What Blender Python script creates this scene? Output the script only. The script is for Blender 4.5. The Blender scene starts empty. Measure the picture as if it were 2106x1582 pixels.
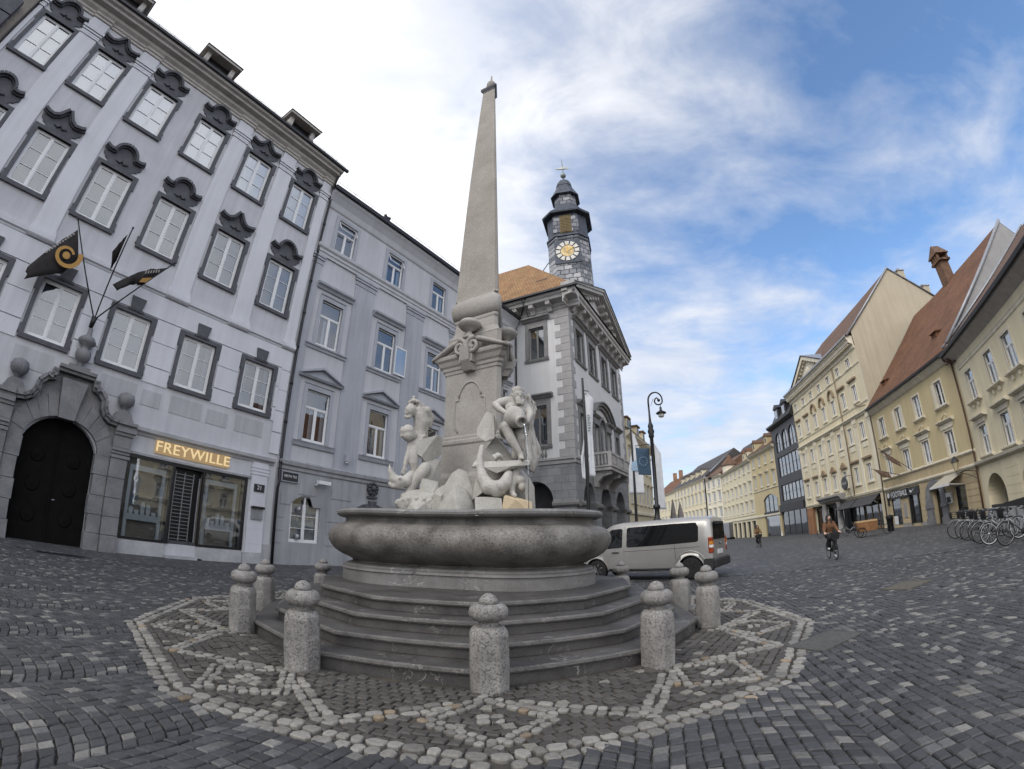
import bpy, bmesh, math, random
import numpy as np
from mathutils import Vector, Matrix
random.seed(7); rng = np.random.default_rng(7)
SC = bpy.context.scene; COL = SC.collection
PI = math.pi; rad = math.radians; sin = math.sin; cos = math.cos

# ------------------------------------------------------------------ materials
def mat_base(name):
    m = bpy.data.materials.new(name); m.use_nodes = True
    nt = m.node_tree; b = nt.nodes['Principled BSDF']
    return m, nt, b
def N(nt, t, **kw):
    n = nt.nodes.new(t)
    for k, v in kw.items():
        if k.startswith('i_'):
            n.inputs[int(k[2:]) if k[2:].isdigit() else k[2:]].default_value = v
        else: setattr(n, k, v)
    return n
def ramp(nt, fac, stops):
    r = nt.nodes.new('ShaderNodeValToRGB'); e = r.color_ramp.elements
    while len(e) < len(stops): e.new(.5)
    for i, (p, c) in enumerate(stops):
        e[i].position = p; e[i].color = (*c, 1) if len(c) == 3 else c
    nt.links.new(fac, r.inputs[0]); return r.outputs[0]
def mix(nt, fac, a, b, mode='MIX'):
    n = nt.nodes.new('ShaderNodeMix'); n.data_type = 'RGBA'; n.blend_type = mode
    for s, v in ((n.inputs[0], fac), (n.inputs[6], a), (n.inputs[7], b)):
        if hasattr(v, 'links') or isinstance(v, bpy.types.NodeSocket): nt.links.new(v, s)
        elif isinstance(v, (int, float)): s.default_value = v
        else: s.default_value = (*v, 1)
    return n.outputs[2]
def noise(nt, vec, scale, detail=4, rough=.55):
    n = nt.nodes.new('ShaderNodeTexNoise'); n.inputs['Scale'].default_value = scale
    n.inputs['Detail'].default_value = detail; n.inputs['Roughness'].default_value = rough
    if vec is not None: nt.links.new(vec, n.inputs['Vector'])
    return n.outputs['Fac']
def ocoord(nt, scale=None):
    tc = nt.nodes.new('ShaderNodeTexCoord')
    if scale is None: return tc.outputs['Object']
    mp = nt.nodes.new('ShaderNodeMapping'); mp.inputs['Scale'].default_value = scale
    nt.links.new(tc.outputs['Object'], mp.inputs[0]); return mp.outputs[0]
def bump(nt, b, h, strength=.3, dist=.02):
    n = nt.nodes.new('ShaderNodeBump'); n.inputs['Strength'].default_value = strength
    n.inputs['Distance'].default_value = dist; nt.links.new(h, n.inputs['Height'])
    nt.links.new(n.outputs[0], b.inputs['Normal']); return n
def sc3(c, k): return tuple(min(1, x*k) for x in c)

def plaster(name, c, var=.10, rough=.9, streak=.10, grain=.25):
    m, nt, b = mat_base(name)
    v = ocoord(nt)
    a = ramp(nt, noise(nt, v, .55, 5), [(.3, sc3(c, 1-var)), (.7, sc3(c, 1+var*.6))])
    st = ramp(nt, noise(nt, ocoord(nt, (1.6, 1.6, .12)), 1.5, 5, .65), [(.32, (1-streak*2,)*3), (.62, (1, 1, 1))])
    col = mix(nt, 1, a, st, 'MULTIPLY')
    fine = ramp(nt, noise(nt, v, 28, 4), [(.3, (.93,)*3), (.7, (1.03,)*3)])
    col = mix(nt, 1, col, fine, 'MULTIPLY')
    nt.links.new(col, b.inputs['Base Color']); b.inputs['Roughness'].default_value = rough
    bump(nt, b, noise(nt, v, 60, 3), grain, .006)
    return m
def stone(name, c1, c2, scale=3, vein=None, rough=.75, bs=.5, pit=.0, speck=None):
    m, nt, b = mat_base(name)
    v = ocoord(nt)
    n1 = noise(nt, v, scale, 8, .62)
    col = ramp(nt, n1, [(.28, c1), (.5, tuple((a+d)/2 for a, d in zip(c1, c2))), (.72, c2)])
    if vein:
        n = nt.nodes.new('ShaderNodeTexNoise'); n.inputs['Scale'].default_value = scale*1.7
        n.inputs['Detail'].default_value = 6; n.inputs['Distortion'].default_value = 1.6
        nt.links.new(v, n.inputs['Vector'])
        f = ramp(nt, n.outputs['Fac'], [(.485, (0, 0, 0)), (.5, (1, 1, 1)), (.512, (0, 0, 0))])
        f2 = ramp(nt, noise(nt, v, scale*.8, 2), [(.5, (0, 0, 0)), (.64, (1, 1, 1))])
        col = mix(nt, mix(nt, 1, f, f2, 'MULTIPLY'), col, vein)
    if speck:
        f = ramp(nt, noise(nt, v, scale*14, 3, .7), [(.60, (0, 0, 0)), (.68, (1, 1, 1))])
        col = mix(nt, f, col, speck)
    g = ramp(nt, noise(nt, v, scale*22, 4), [(.3, (.8,)*3), (.7, (1.08,)*3)])
    col = mix(nt, 1, col, g, 'MULTIPLY')
    nt.links.new(col, b.inputs['Base Color']); b.inputs['Roughness'].default_value = rough
    h = noise(nt, v, scale*9, 8, .7)
    if pit:
        pv = ramp(nt, noise(nt, v, scale*16, 5, .75), [(.34, (0, 0, 0)), (.45, (1, 1, 1))])
        h = mix(nt, pit, h, pv)
    bump(nt, b, h, bs, .02)
    return m
def plain(name, c, rough=.6, metal=0., var=.12, ns=12, bs=.1):
    m, nt, b = mat_base(name)
    v = ocoord(nt)
    col = ramp(nt, noise(nt, v, ns, 5), [(.3, sc3(c, 1-var)), (.7, sc3(c, 1+var))])
    nt.links.new(col, b.inputs['Base Color']); b.inputs['Roughness'].default_value = rough
    b.inputs['Metallic'].default_value = metal
    if bs: bump(nt, b, noise(nt, v, ns*5, 3), bs, .004)
    return m
def glass(name, tint=(.78, .84, .88), refl=.16, rough=.02):
    m = bpy.data.materials.new(name); m.use_nodes = True; nt = m.node_tree; nt.nodes.clear()
    o = N(nt, 'ShaderNodeOutputMaterial'); t = N(nt, 'ShaderNodeBsdfTransparent'); g = N(nt, 'ShaderNodeBsdfGlossy')
    t.inputs[0].default_value = (*tint, 1); g.inputs['Roughness'].default_value = rough
    g.inputs[0].default_value = (.95, .97, 1, 1)
    lw = N(nt, 'ShaderNodeLayerWeight'); lw.inputs[0].default_value = .35
    ma = N(nt, 'ShaderNodeMath', operation='MULTIPLY_ADD'); ma.inputs[1].default_value = .8; ma.inputs[2].default_value = refl
    nt.links.new(lw.outputs['Fresnel'], ma.inputs[0])
    bp = N(nt, 'ShaderNodeBump'); bp.inputs['Strength'].default_value = .06; bp.inputs['Distance'].default_value = .02
    nt.links.new(noise(nt, ocoord(nt), 2.2, 2), bp.inputs['Height']); nt.links.new(bp.outputs[0], g.inputs['Normal'])
    mx = N(nt, 'ShaderNodeMixShader'); nt.links.new(ma.outputs[0], mx.inputs[0])
    nt.links.new(t.outputs[0], mx.inputs[1]); nt.links.new(g.outputs[0], mx.inputs[2]); nt.links.new(mx.outputs[0], o.inputs[0])
    return m
def comb(nt, vec, fx, fz):
    """vector (x*fx[0]+y*fx[1], x*fz[0].. ) built from object coords"""
    s = N(nt, 'ShaderNodeSeparateXYZ'); nt.links.new(vec, s.inputs[0])
    def lin(k):
        acc = None
        for i in range(3):
            if not k[i]: continue
            q = N(nt, 'ShaderNodeMath', operation='MULTIPLY'); q.inputs[1].default_value = k[i]; nt.links.new(s.outputs[i], q.inputs[0])
            if acc is None: acc = q.outputs[0]
            else:
                p = N(nt, 'ShaderNodeMath', operation='ADD'); nt.links.new(acc, p.inputs[0]); nt.links.new(q.outputs[0], p.inputs[1]); acc = p.outputs[0]
        return acc
    c = N(nt, 'ShaderNodeCombineXYZ'); nt.links.new(lin(fx), c.inputs[0]); nt.links.new(lin(fz), c.inputs[1])
    return c.outputs[0]
def bricky(name, cols, mortar, bw, bh, ms=.012, fx=(1, 0, 0), fz=(0, 0, 1), rough=.85, bs=.6, var=.3, offset=.5, wob=.0):
    m, nt, b = mat_base(name)
    v0 = ocoord(nt); v = comb(nt, v0, fx, fz)
    if wob:
        nz = N(nt, 'ShaderNodeTexNoise'); nz.inputs['Scale'].default_value = 3; nt.links.new(v0, nz.inputs['Vector'])
        va = N(nt, 'ShaderNodeVectorMath', operation='SCALE'); va.inputs['Scale'].default_value = wob; nt.links.new(nz.outputs['Color'], va.inputs[0])
        vb = N(nt, 'ShaderNodeVectorMath', operation='ADD'); nt.links.new(v, vb.inputs[0]); nt.links.new(va.outputs[0], vb.inputs[1]); v = vb.outputs[0]
    t = N(nt, 'ShaderNodeTexBrick', offset=offset, squash=1.0)
    t.inputs['Scale'].default_value = 1; t.inputs['Brick Width'].default_value = bw; t.inputs['Row Height'].default_value = bh
    t.inputs['Mortar Size'].default_value = ms; t.inputs['Mortar Smooth'].default_value = .3; t.inputs['Bias'].default_value = 0
    t.inputs['Color1'].default_value = (*cols[0], 1); t.inputs['Color2'].default_value = (*cols[1], 1); t.inputs['Mortar'].default_value = (*mortar, 1)
    nt.links.new(v, t.inputs['Vector'])
    big = ramp(nt, noise(nt, v0, .7, 6, .6), [(.3, (1-var,)*3), (.7, (1+var*.4,)*3)])
    col = mix(nt, 1, t.outputs['Color'], big, 'MULTIPLY')
    fine = ramp(nt, noise(nt, v0, 14, 5), [(.3, (.85,)*3), (.7, (1.08,)*3)])
    col = mix(nt, 1, col, fine, 'MULTIPLY')
    nt.links.new(col, b.inputs['Base Color']); b.inputs['Roughness'].default_value = rough
    inv = N(nt, 'ShaderNodeMath', operation='SUBTRACT'); inv.inputs[0].default_value = 1; nt.links.new(t.outputs['Fac'], inv.inputs[1])
    ad = N(nt, 'ShaderNodeMath', operation='MULTIPLY_ADD'); nt.links.new(noise(nt, v0, 20, 6), ad.inputs[0]); ad.inputs[1].default_value = .35; nt.links.new(inv.outputs[0], ad.inputs[2])
    bump(nt, b, ad.outputs[0], bs, .02)
    return m
def emis(name, c, s):
    m = bpy.data.materials.new(name); m.use_nodes = True; nt = m.node_tree; nt.nodes.clear()
    o = N(nt, 'ShaderNodeOutputMaterial'); e = N(nt, 'ShaderNodeEmission'); e.inputs[0].default_value = (*c, 1); e.inputs[1].default_value = s
    nt.links.new(e.outputs[0], o.inputs[0]); return m
def attrmat(name, rough=.7, bs=.5, ns=25):
    m, nt, b = mat_base(name)
    a = N(nt, 'ShaderNodeAttribute', attribute_name='Col')
    v = ocoord(nt)
    g = ramp(nt, noise(nt, v, ns, 6, .65), [(.3, (.72,)*3), (.7, (1.18,)*3)])
    g2 = ramp(nt, noise(nt, v, .6, 5), [(.3, (.85, .85, .86)), (.7, (1.08, 1.06, 1.03))])
    col = mix(nt, 1, mix(nt, 1, a.outputs['Color'], g, 'MULTIPLY'), g2, 'MULTIPLY')
    nt.links.new(col, b.inputs['Base Color']); b.inputs['Roughness'].default_value = rough
    bump(nt, b, noise(nt, v, ns*2, 6, .7), bs, .006)
    return m

# ------------------------------------------------------------------ mesh builder
class MB:
    def __init__(s): s.v = []; s.f = []; s.m = []; s.sm = []
    def add(s, vs, fs, mat=0, smooth=False):
        o = len(s.v); s.v.extend([tuple(p) for p in vs])
        for f in fs: s.f.append(tuple(i+o for i in f)); s.m.append(mat); s.sm.append(smooth)
        return s
    def quad(s, a, b, c, d, mat=0): return s.add([a, b, c, d], [(0, 1, 2, 3)], mat)
    def box(s, x0, x1, y0, y1, z0, z1, mat=0):
        return s.add([(x0, y0, z0), (x1, y0, z0), (x1, y1, z0), (x0, y1, z0), (x0, y0, z1), (x1, y0, z1), (x1, y1, z1), (x0, y1, z1)],
                     [(0, 3, 2, 1), (4, 5, 6, 7), (0, 1, 5, 4), (1, 2, 6, 5), (2, 3, 7, 6), (3, 0, 4, 7)], mat)
    def _prism(s, A, B, mat, smooth=False):
        n = len(A); fs = [tuple(range(n))[::-1], tuple(range(n, 2*n))]+[(i, (i+1) % n, n+(i+1) % n, n+i) for i in range(n)]
        return s.add(list(A)+list(B), fs, mat, smooth)
    def pxz(s, poly, y0, y1, mat=0): return s._prism([(x, y0, z) for x, z in poly], [(x, y1, z) for x, z in poly], mat)
    def pyz(s, poly, x0, x1, mat=0): return s._prism([(x0, y, z) for y, z in poly], [(x1, y, z) for y, z in poly], mat)
    def pxy(s, poly, z0, z1, mat=0): return s._prism([(x, y, z0) for x, y in poly], [(x, y, z1) for x, y in poly], mat)
    def loft(s, rings, mat=0, cap0=True, cap1=True, smooth=False, closed=True):
        n = len(rings[0]); vs = [p for r in rings for p in r]; fs = []
        for k in range(len(rings)-1):
            for i in range(n if closed else n-1):
                j = (i+1) % n; fs.append((k*n+i, k*n+j, (k+1)*n+j, (k+1)*n+i))
        if cap0: fs.append(tuple(range(n))[::-1])
        if cap1: fs.append(tuple(range((len(rings)-1)*n, len(rings)*n)))
        return s.add(vs, fs, mat, smooth)
    def lathe(s, prof, c=(0, 0, 0), n=16, mat=0, smooth=True, cap0=True, cap1=True, lob=0, lamp=0, sx=1, sy=1, ph=0):
        rings = []
        for r, z in prof:
            ring = []
            for i in range(n):
                a = 2*PI*i/n+ph; rr = r*(1+lamp*(abs(cos(lob*a/2))-.6)) if lob else r
                ring.append((c[0]+rr*cos(a)*sx, c[1]+rr*sin(a)*sy, c[2]+z))
            rings.append(ring)
        return s.loft(rings, mat, cap0, cap1, smooth)
    def tube(s, pts, r, n=8, mat=0, smooth=True, caps=True, flat=1.0):
        P = [Vector(p) for p in pts]; rs = r if isinstance(r, (list, tuple)) else [r]*len(P)
        rings = []; prev = None
        for i, p in enumerate(P):
            t = (P[min(i+1, len(P)-1)]-P[max(i-1, 0)])
            if t.length < 1e-9: t = Vector((0, 0, 1))
            t.normalize()
            if prev is None:
                u = t.cross(Vector((0, 0, 1)));
                if u.length < .05: u = t.cross(Vector((0, 1, 0)))
            else: u = prev-t*prev.dot(t)
            if u.length < 1e-6: u = t.cross(Vector((1, 0, 0)))
            u.normalize(); prev = u; w = t.cross(u)
            rings.append([tuple(p+(u*cos(2*PI*k/n)+w*sin(2*PI*k/n)*flat)*rs[i]) for k in range(n)])
        return s.loft(rings, mat, caps, caps, smooth)
    def sph(s, c, r, n=10, mat=0, sx=1, sy=1, sz=1):
        prof = [(r*sin(PI*i/n) if 0 < i < n else r*.02, -r*cos(PI*i/n)) for i in range(n+1)]
        rings = [[(c[0]+q*cos(2*PI*k/(2*n))*sx, c[1]+q*sin(2*PI*k/(2*n))*sy, c[2]+z*sz) for k in range(2*n)] for q, z in prof]
        return s.loft(rings, mat, True, True, True)
    def xform(s, M, i0=0):
        for i in range(i0, len(s.v)): s.v[i] = tuple(M @ Vector(s.v[i]))
        return s
    def mesh(s, name, mats):
        me = bpy.data.meshes.new(name); me.from_pydata(s.v, [], s.f)
        for m in (mats if isinstance(mats, (list, tuple)) else [mats]): me.materials.append(m)
        me.polygons.foreach_set('material_index', s.m); me.polygons.foreach_set('use_smooth', s.sm); me.update()
        return me
    def build(s, name, mats, parent=None, loc=(0, 0, 0), rz=0):
        return link(name, s.mesh(name, mats), parent, loc, rz)
def link(name, me, parent=None, loc=(0, 0, 0), rz=0):
    o = bpy.data.objects.new(name, me); COL.objects.link(o)
    if parent: o.parent = parent
    o.location = loc; o.rotation_euler = (0, 0, rz); return o
def tag(o, label, cat, group=None, kind=None):
    o['label'] = label; o['category'] = cat
    if group: o['group'] = group
    if kind: o['kind'] = kind
    return o
def thing(name, label, cat, loc=(0, 0, 0), rz=0, group=None):
    o = bpy.data.objects.new(name, None); COL.objects.link(o); o.location = loc; o.rotation_euler = (0, 0, rz)
    o.empty_display_size = .2
    return tag(o, label, cat, group)
def copy_tree(o, parent=None):
    kids = [c for c in o.children]
    c = o.copy(); COL.objects.link(c); c.parent = parent
    for k in kids: copy_tree(k, c)
    return c
def bevel(o, w, seg=2, ang=35):
    m = o.modifiers.new('bevel', 'BEVEL'); m.width = w; m.segments = seg; m.limit_method = 'ANGLE'; m.angle_limit = rad(ang); return o
def text_mesh(txt, size, depth, mat, name, parent, loc, rx=PI/2, ry=0, rz=0, align='CENTER', sx=1.0, spacing=1.0):
    cu = bpy.data.curves.new(name, 'FONT'); cu.body = txt; cu.size = size; cu.extrude = depth; cu.align_x = align; cu.align_y = 'CENTER'
    cu.space_character = spacing
    ob = bpy.data.objects.new(name, cu); COL.objects.link(ob); bpy.context.view_layer.update()
    me = bpy.data.meshes.new_from_object(ob.evaluated_get(bpy.context.evaluated_depsgraph_get()))
    bpy.data.objects.remove(ob); me.materials.clear(); me.materials.append(mat)
    M = Matrix.LocRotScale(Vector((0, 0, 0)), Matrix.Rotation(rz, 3, 'Z') @ Matrix.Rotation(rx, 3, 'X'), Vector((sx, 1, 1)))
    me.transform(M); o = link(name, me, parent, loc); return o
def remesh(mb, name, mats, parent, loc=(0, 0, 0), vox=.02, smooth=3):
    o = mb.build(name, mats, None)
    r = o.modifiers.new('r', 'REMESH'); r.mode = 'VOXEL'; r.voxel_size = vox; r.use_smooth_shade = True
    if smooth:
        sm = o.modifiers.new('s', 'SMOOTH'); sm.factor = .5; sm.iterations = smooth
    bpy.context.view_layer.update()
    me = bpy.data.meshes.new_from_object(o.evaluated_get(bpy.context.evaluated_depsgraph_get())); me.name = name
    me.materials.clear()
    for m in (mats if isinstance(mats, (list, tuple)) else [mats]): me.materials.append(m)
    bpy.data.objects.remove(o)
    for p in me.polygons: p.use_smooth = True
    return link(name, me, parent, loc)
def hull(pts, name, mat, parent, jitter=0, loc=(0, 0, 0)):
    bm = bmesh.new()
    for p in pts: bm.verts.new(Vector(p)+Vector([random.uniform(-jitter, jitter) for _ in range(3)]))
    r = bmesh.ops.convex_hull(bm, input=bm.verts[:])
    dead = [e for e in r['geom_interior']+r['geom_unused'] if isinstance(e, bmesh.types.BMVert)]
    if dead: bmesh.ops.delete(bm, geom=list(set(dead)), context='VERTS')
    bmesh.ops.recalc_face_normals(bm, faces=bm.faces[:])
    me = bpy.data.meshes.new(name); bm.to_mesh(me); bm.free(); me.materials.append(mat)
    return link(name, me, parent, loc)
def arc(cx, cz, rx, rz_, a0, a1, n):
    return [(cx+rx*cos(a0+(a1-a0)*i/n), cz+rz_*sin(a0+(a1-a0)*i/n)) for i in range(n+1)]
# wall with real openings. ops: (xa,xb,za,zb[,rise]) rise>0 = arched top
def wall(mb, x0, x1, z0, z1, ops=(), y=0., d=.45, mat=0, rmat=None, bmat=1, back=True, nseg=12):
    rmat = mat if rmat is None else rmat
    xs = sorted({x0, x1, *[o[0] for o in ops], *[o[1] for o in ops]}); zs = sorted({z0, z1, *[o[2] for o in ops], *[o[3] for o in ops]})
    xs = [x for x in xs if x0-1e-6 <= x <= x1+1e-6]; zs = [z for z in zs if z0-1e-6 <= z <= z1+1e-6]
    for i in range(len(xs)-1):
        k = 0
        while k < len(zs)-1:
            xm = (xs[i]+xs[i+1])/2
            ins = lambda q: any(o[0] < xm < o[1] and o[2] < (zs[q]+zs[q+1])/2 < o[3] for o in ops)
            if ins(k): k += 1; continue
            j = k
            while j+1 < len(zs)-1 and not ins(j+1): j += 1
            mb.quad((xs[i], y, zs[k]), (xs[i+1], y, zs[k]), (xs[i+1], y, zs[j+1]), (xs[i], y, zs[j+1]), mat); k = j+1
    for o in ops:
        xa, xb, za, zb = o[:4]; rise = o[4] if len(o) > 4 else 0; zs_ = zb-rise; Y = y+d
        mb.quad((xa, y, za), (xa, Y, za), (xa, Y, zs_), (xa, y, zs_), rmat)
        mb.quad((xb, y, za), (xb, y, zs_), (xb, Y, zs_), (xb, Y, za), rmat)
        mb.quad((xa, y, za), (xb, y, za), (xb, Y, za), (xa, Y, za), rmat)
        if rise:
            if rise >= (xb-xa)/2*.98: pts = arc((xa+xb)/2, zs_, (xb-xa)/2, rise, PI, 0, nseg)
            else:
                w = (xb-xa)/2; R = (w*w+rise*rise)/(2*rise); al = math.asin(w/R); cz = zb-R
                pts = [((xa+xb)/2+R*sin(-al+2*al*i/nseg), cz+R*cos(-al+2*al*i/nseg)) for i in range(nseg+1)]
            for (xq, zq), (xr, zr) in zip(pts, pts[1:]):
                mb.quad((xq, y, zq), (xr, y, zr), (xr, y, zb), (xq, y, zb), mat)
                mb.quad((xq, y, zq), (xq, Y, zq), (xr, Y, zr), (xr, y, zr), rmat)
            if back: mb.add([(p[0], Y, p[1]) for p in pts]+[(xb, Y, za), (xa, Y, za)], [tuple(range(len(pts)+2))], bmat)
        else:
            mb.quad((xa, y, zb), (xb, y, zb), (xb, Y, zb), (xa, Y, zb), rmat)
            if back: mb.quad((xa, Y, za), (xb, Y, za), (xb, Y, zb), (xa, Y, zb), bmat)
    return mb
def facade(az, flip=False): return PI/2-rad(az)+(PI if flip else 0)
# ------------------------------------------------------------------ shared materials
M = {}
M['lav'] = plaster('lavender_plaster', (.56, .565, .595), .12, streak=.07)
M['lav_light'] = plaster('pale_pilaster_plaster', (.65, .66, .70), .06, streak=.05)
M['lav_dark'] = plaster('grey_panel_plaster', (.47, .47, .495), .08)
M['lav_plinth'] = stone('pale_plinth_stone', (.33, .34, .36), (.52, .52, .53), 1.2, bs=.3)
M['corn'] = plaster('beige_cornice_plaster', (.50, .47, .44), .08)
M['dstone'] = stone('dark_window_stone', (.06, .06, .07), (.115, .118, .136), 2.5, bs=.4, vein=(.15, .15, .16))
M['portal'] = stone('portal_limestone', (.13, .135, .15), (.26, .255, .26), 1.6, bs=.6, pit=.4, speck=(.34, .33, .31))
M['room'] = plain('dark_room_backing', (.03, .03, .034), .9, var=.3, ns=1.5, bs=0)  # dark backing sheets whose colour stands in for unlit rooms
M['white'] = plain('white_window_paint', (.72, .73, .74), .45, var=.06)
M['curt'] = plain('white_curtain_cloth', (.56, .58, .61), .9, var=.12, ns=6)
M['curt_grey'] = plain('grey_blind_cloth', (.14, .16, .185), .9, var=.25, ns=3)
M['glass'] = glass('window_glass')
M['glass_pale'] = glass('sky_reflecting_glass', (.8, .86, .9), .30)
M['slate'] = bricky('dark_slate_roof', ((.05, .045, .045), (.085, .075, .07)), (.02, .02, .02), .22, .26, .015, (1, 0, 0), (0, .6, .6), .7)
M['tile_red'] = bricky('red_clay_roof_tile', ((.235, .105, .05), (.17, .075, .036)), (.06, .03, .02), .17, .19, .016, (1, 0, 0), (0, .6, .8), .85, .8, .35)
M['tile_brown'] = bricky('brown_clay_roof_tile', ((.20, .11, .065), (.15, .085, .05)), (.05, .03, .025), .18, .22, .016, (1, 0, 0), (0, .6, .8), .85, .8, .3)
M['tile_orange'] = bricky('ochre_clay_roof_tile', ((.33, .205, .085), (.27, .125, .055)), (.12, .07, .035), .30, .34, .025, (0, 1, 0), (.7, 0, .7), .85, .7, .3)
M['iron'] = plain('black_painted_iron', (.018, .018, .02), .45, .3, .3)
M['gutter'] = plain('weathered_gutter_metal', (.035, .035, .04), .55, .5, .3)
M['zinc'] = plain('grey_zinc_sheet', (.30, .31, .33), .5, .5, .15, 4)
M['l2'] = plaster('cool_grey_plaster', (.51, .52, .55), .07, streak=.06)
M['l2p'] = plaster('bluish_grey_pilaster_plaster', (.40, .42, .465), .07)
M['l2g'] = plaster('grey_ground_floor_plaster', (.36, .37, .39), .12, streak=.12)
M['groove'] = plain('shadow_joint_plaster', (.15, .155, .17), .95)
M['th_white'] = plaster('off_white_town_hall_plaster', (.60, .60, .605), .05, streak=.05)
M['th_grey'] = stone('grey_quoin_stone', (.29, .285, .285), (.37, .36, .355), 1.5, bs=.25)
M['th_trim'] = stone('grey_brown_trim_stone', (.15, .145, .145), (.24, .235, .23), 1.8, bs=.35)
M['th_corn'] = plaster('light_grey_cornice', (.45, .44, .425), .08)
M['ashlar'] = bricky('grey_ashlar_blocks', ((.23, .235, .245), (.30, .30, .305)), (.10, .10, .11), 1.25, .62, .014, (1, 1, 0), (0, 0, 1), .8, .5, .25)
M['sgraf'] = bricky('painted_tower_blocks', ((.50, .50, .52), (.11, .12, .15)), (.05, .055, .07), .95, .62, .06, (1, 1, 0), (0, 0, 1), .85, .3, .3, wob=.35)
M['tower_dark'] = plain('dark_tower_copper', (.06, .07, .09), .6, .4, .3, 2)
M['r1'] = plaster('ochre_yellow_plaster', (.60, .50, .295), .05, streak=.05)
M['r1d'] = plaster('ochre_ground_plaster', (.54, .44, .275), .08, streak=.08)
M['r2'] = plaster('pale_yellow_plaster', (.80, .71, .50), .06, streak=.05)
M['r3'] = plaster('cream_yellow_plaster', (.72, .645, .46), .05, streak=.05)
M['r3l'] = plaster('light_cream_pilaster', (.80, .74, .59), .05)
M['gable'] = plaster('plain_beige_gable_plaster', (.50, .44, .33), .05, streak=.07)
M['rtrim'] = plaster('cream_trim_plaster', (.74, .68, .54), .06)
M['rshade'] = plaster('brown_hood_trim', (.30, .22, .145), .1)
M['greyst'] = stone('grey_plinth_stone', (.27, .26, .25), (.40, .39, .37), 2, bs=.4)
M['brick'] = bricky('orange_brick', ((.42, .19, .08), (.34, .15, .07)), (.25, .2, .15), .25, .075, .01)
M['rd'] = plain('dark_grey_facade_paint', (.055, .058, .066), .6, var=.15, ns=2)
M['rd2'] = plain('charcoal_facade_metal', (.03, .03, .034), .5, .2, .15)
M['black'] = plain('black_shop_front', (.012, .012, .014), .35, var=.2)
M['shopin'] = plain('shop_interior_beige', (.30, .26, .21), .9, var=.2, ns=2)
M['gold'] = emis('lit_gold_letter', (1, .76, .42), .50)
M['goldback'] = emis('warm_sign_glow_panel', (1, .70, .38), .22)
M['gate'] = stone('black_oak_gate_wood', (.004, .0037, .0037), (.008, .0075, .007), 3, bs=.4)
M['bollard'] = stone('pitted_grey_limestone', (.16, .152, .144), (.34, .325, .31), 3.2, bs=1., pit=.7, speck=(.11, .11, .105), vein=(.45, .43, .40))
M['ob'] = stone('beige_grey_obelisk_stone', (.27, .245, .215), (.385, .355, .32), 1.5, bs=.5, pit=.3, speck=(.46, .44, .41))
M['ped'] = stone('grey_pedestal_stone', (.29, .27, .245), (.40, .38, .355), 1.3, bs=.4, pit=.3)
M['basin'] = stone('dark_grey_basin_marble', (.055, .049, .044), (.25, .235, .215), 2.3, bs=.8, pit=.5, speck=(.27, .26, .24), rough=.6)
M['plinth'] = stone('grey_veined_plinth_marble', (.12, .115, .11), (.23, .225, .22), 1.8, vein=(.45, .44, .42), bs=.4, rough=.6)
M['step'] = stone('worn_dark_step_stone', (.034, .031, .030), (.10, .095, .091), 1.9, vein=(.34, .33, .31), bs=.5, rough=.6, pit=.3)
M['nose'] = stone('worn_step_edge_stone', (.065, .061, .058), (.175, .168, .158), 3.2, vein=(.4, .38, .36), bs=.7, pit=.5, rough=.6)
M['marble'] = stone('white_carved_marble', (.33, .31, .28), (.53, .51, .475), 3.0, bs=.5, rough=.7, pit=.25, speck=(.24, .22, .195))
M['rockm'] = stone('pale_cut_rock_marble', (.32, .305, .275), (.50, .485, .45), 2.4, bs=.5, rough=.7)
M['stain'] = stone('ochre_stained_marble', (.50, .38, .22), (.58, .48, .34), 4, bs=.2)
M['water'] = glass('clear_water', (.85, .9, .92), .2, .05)
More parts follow.
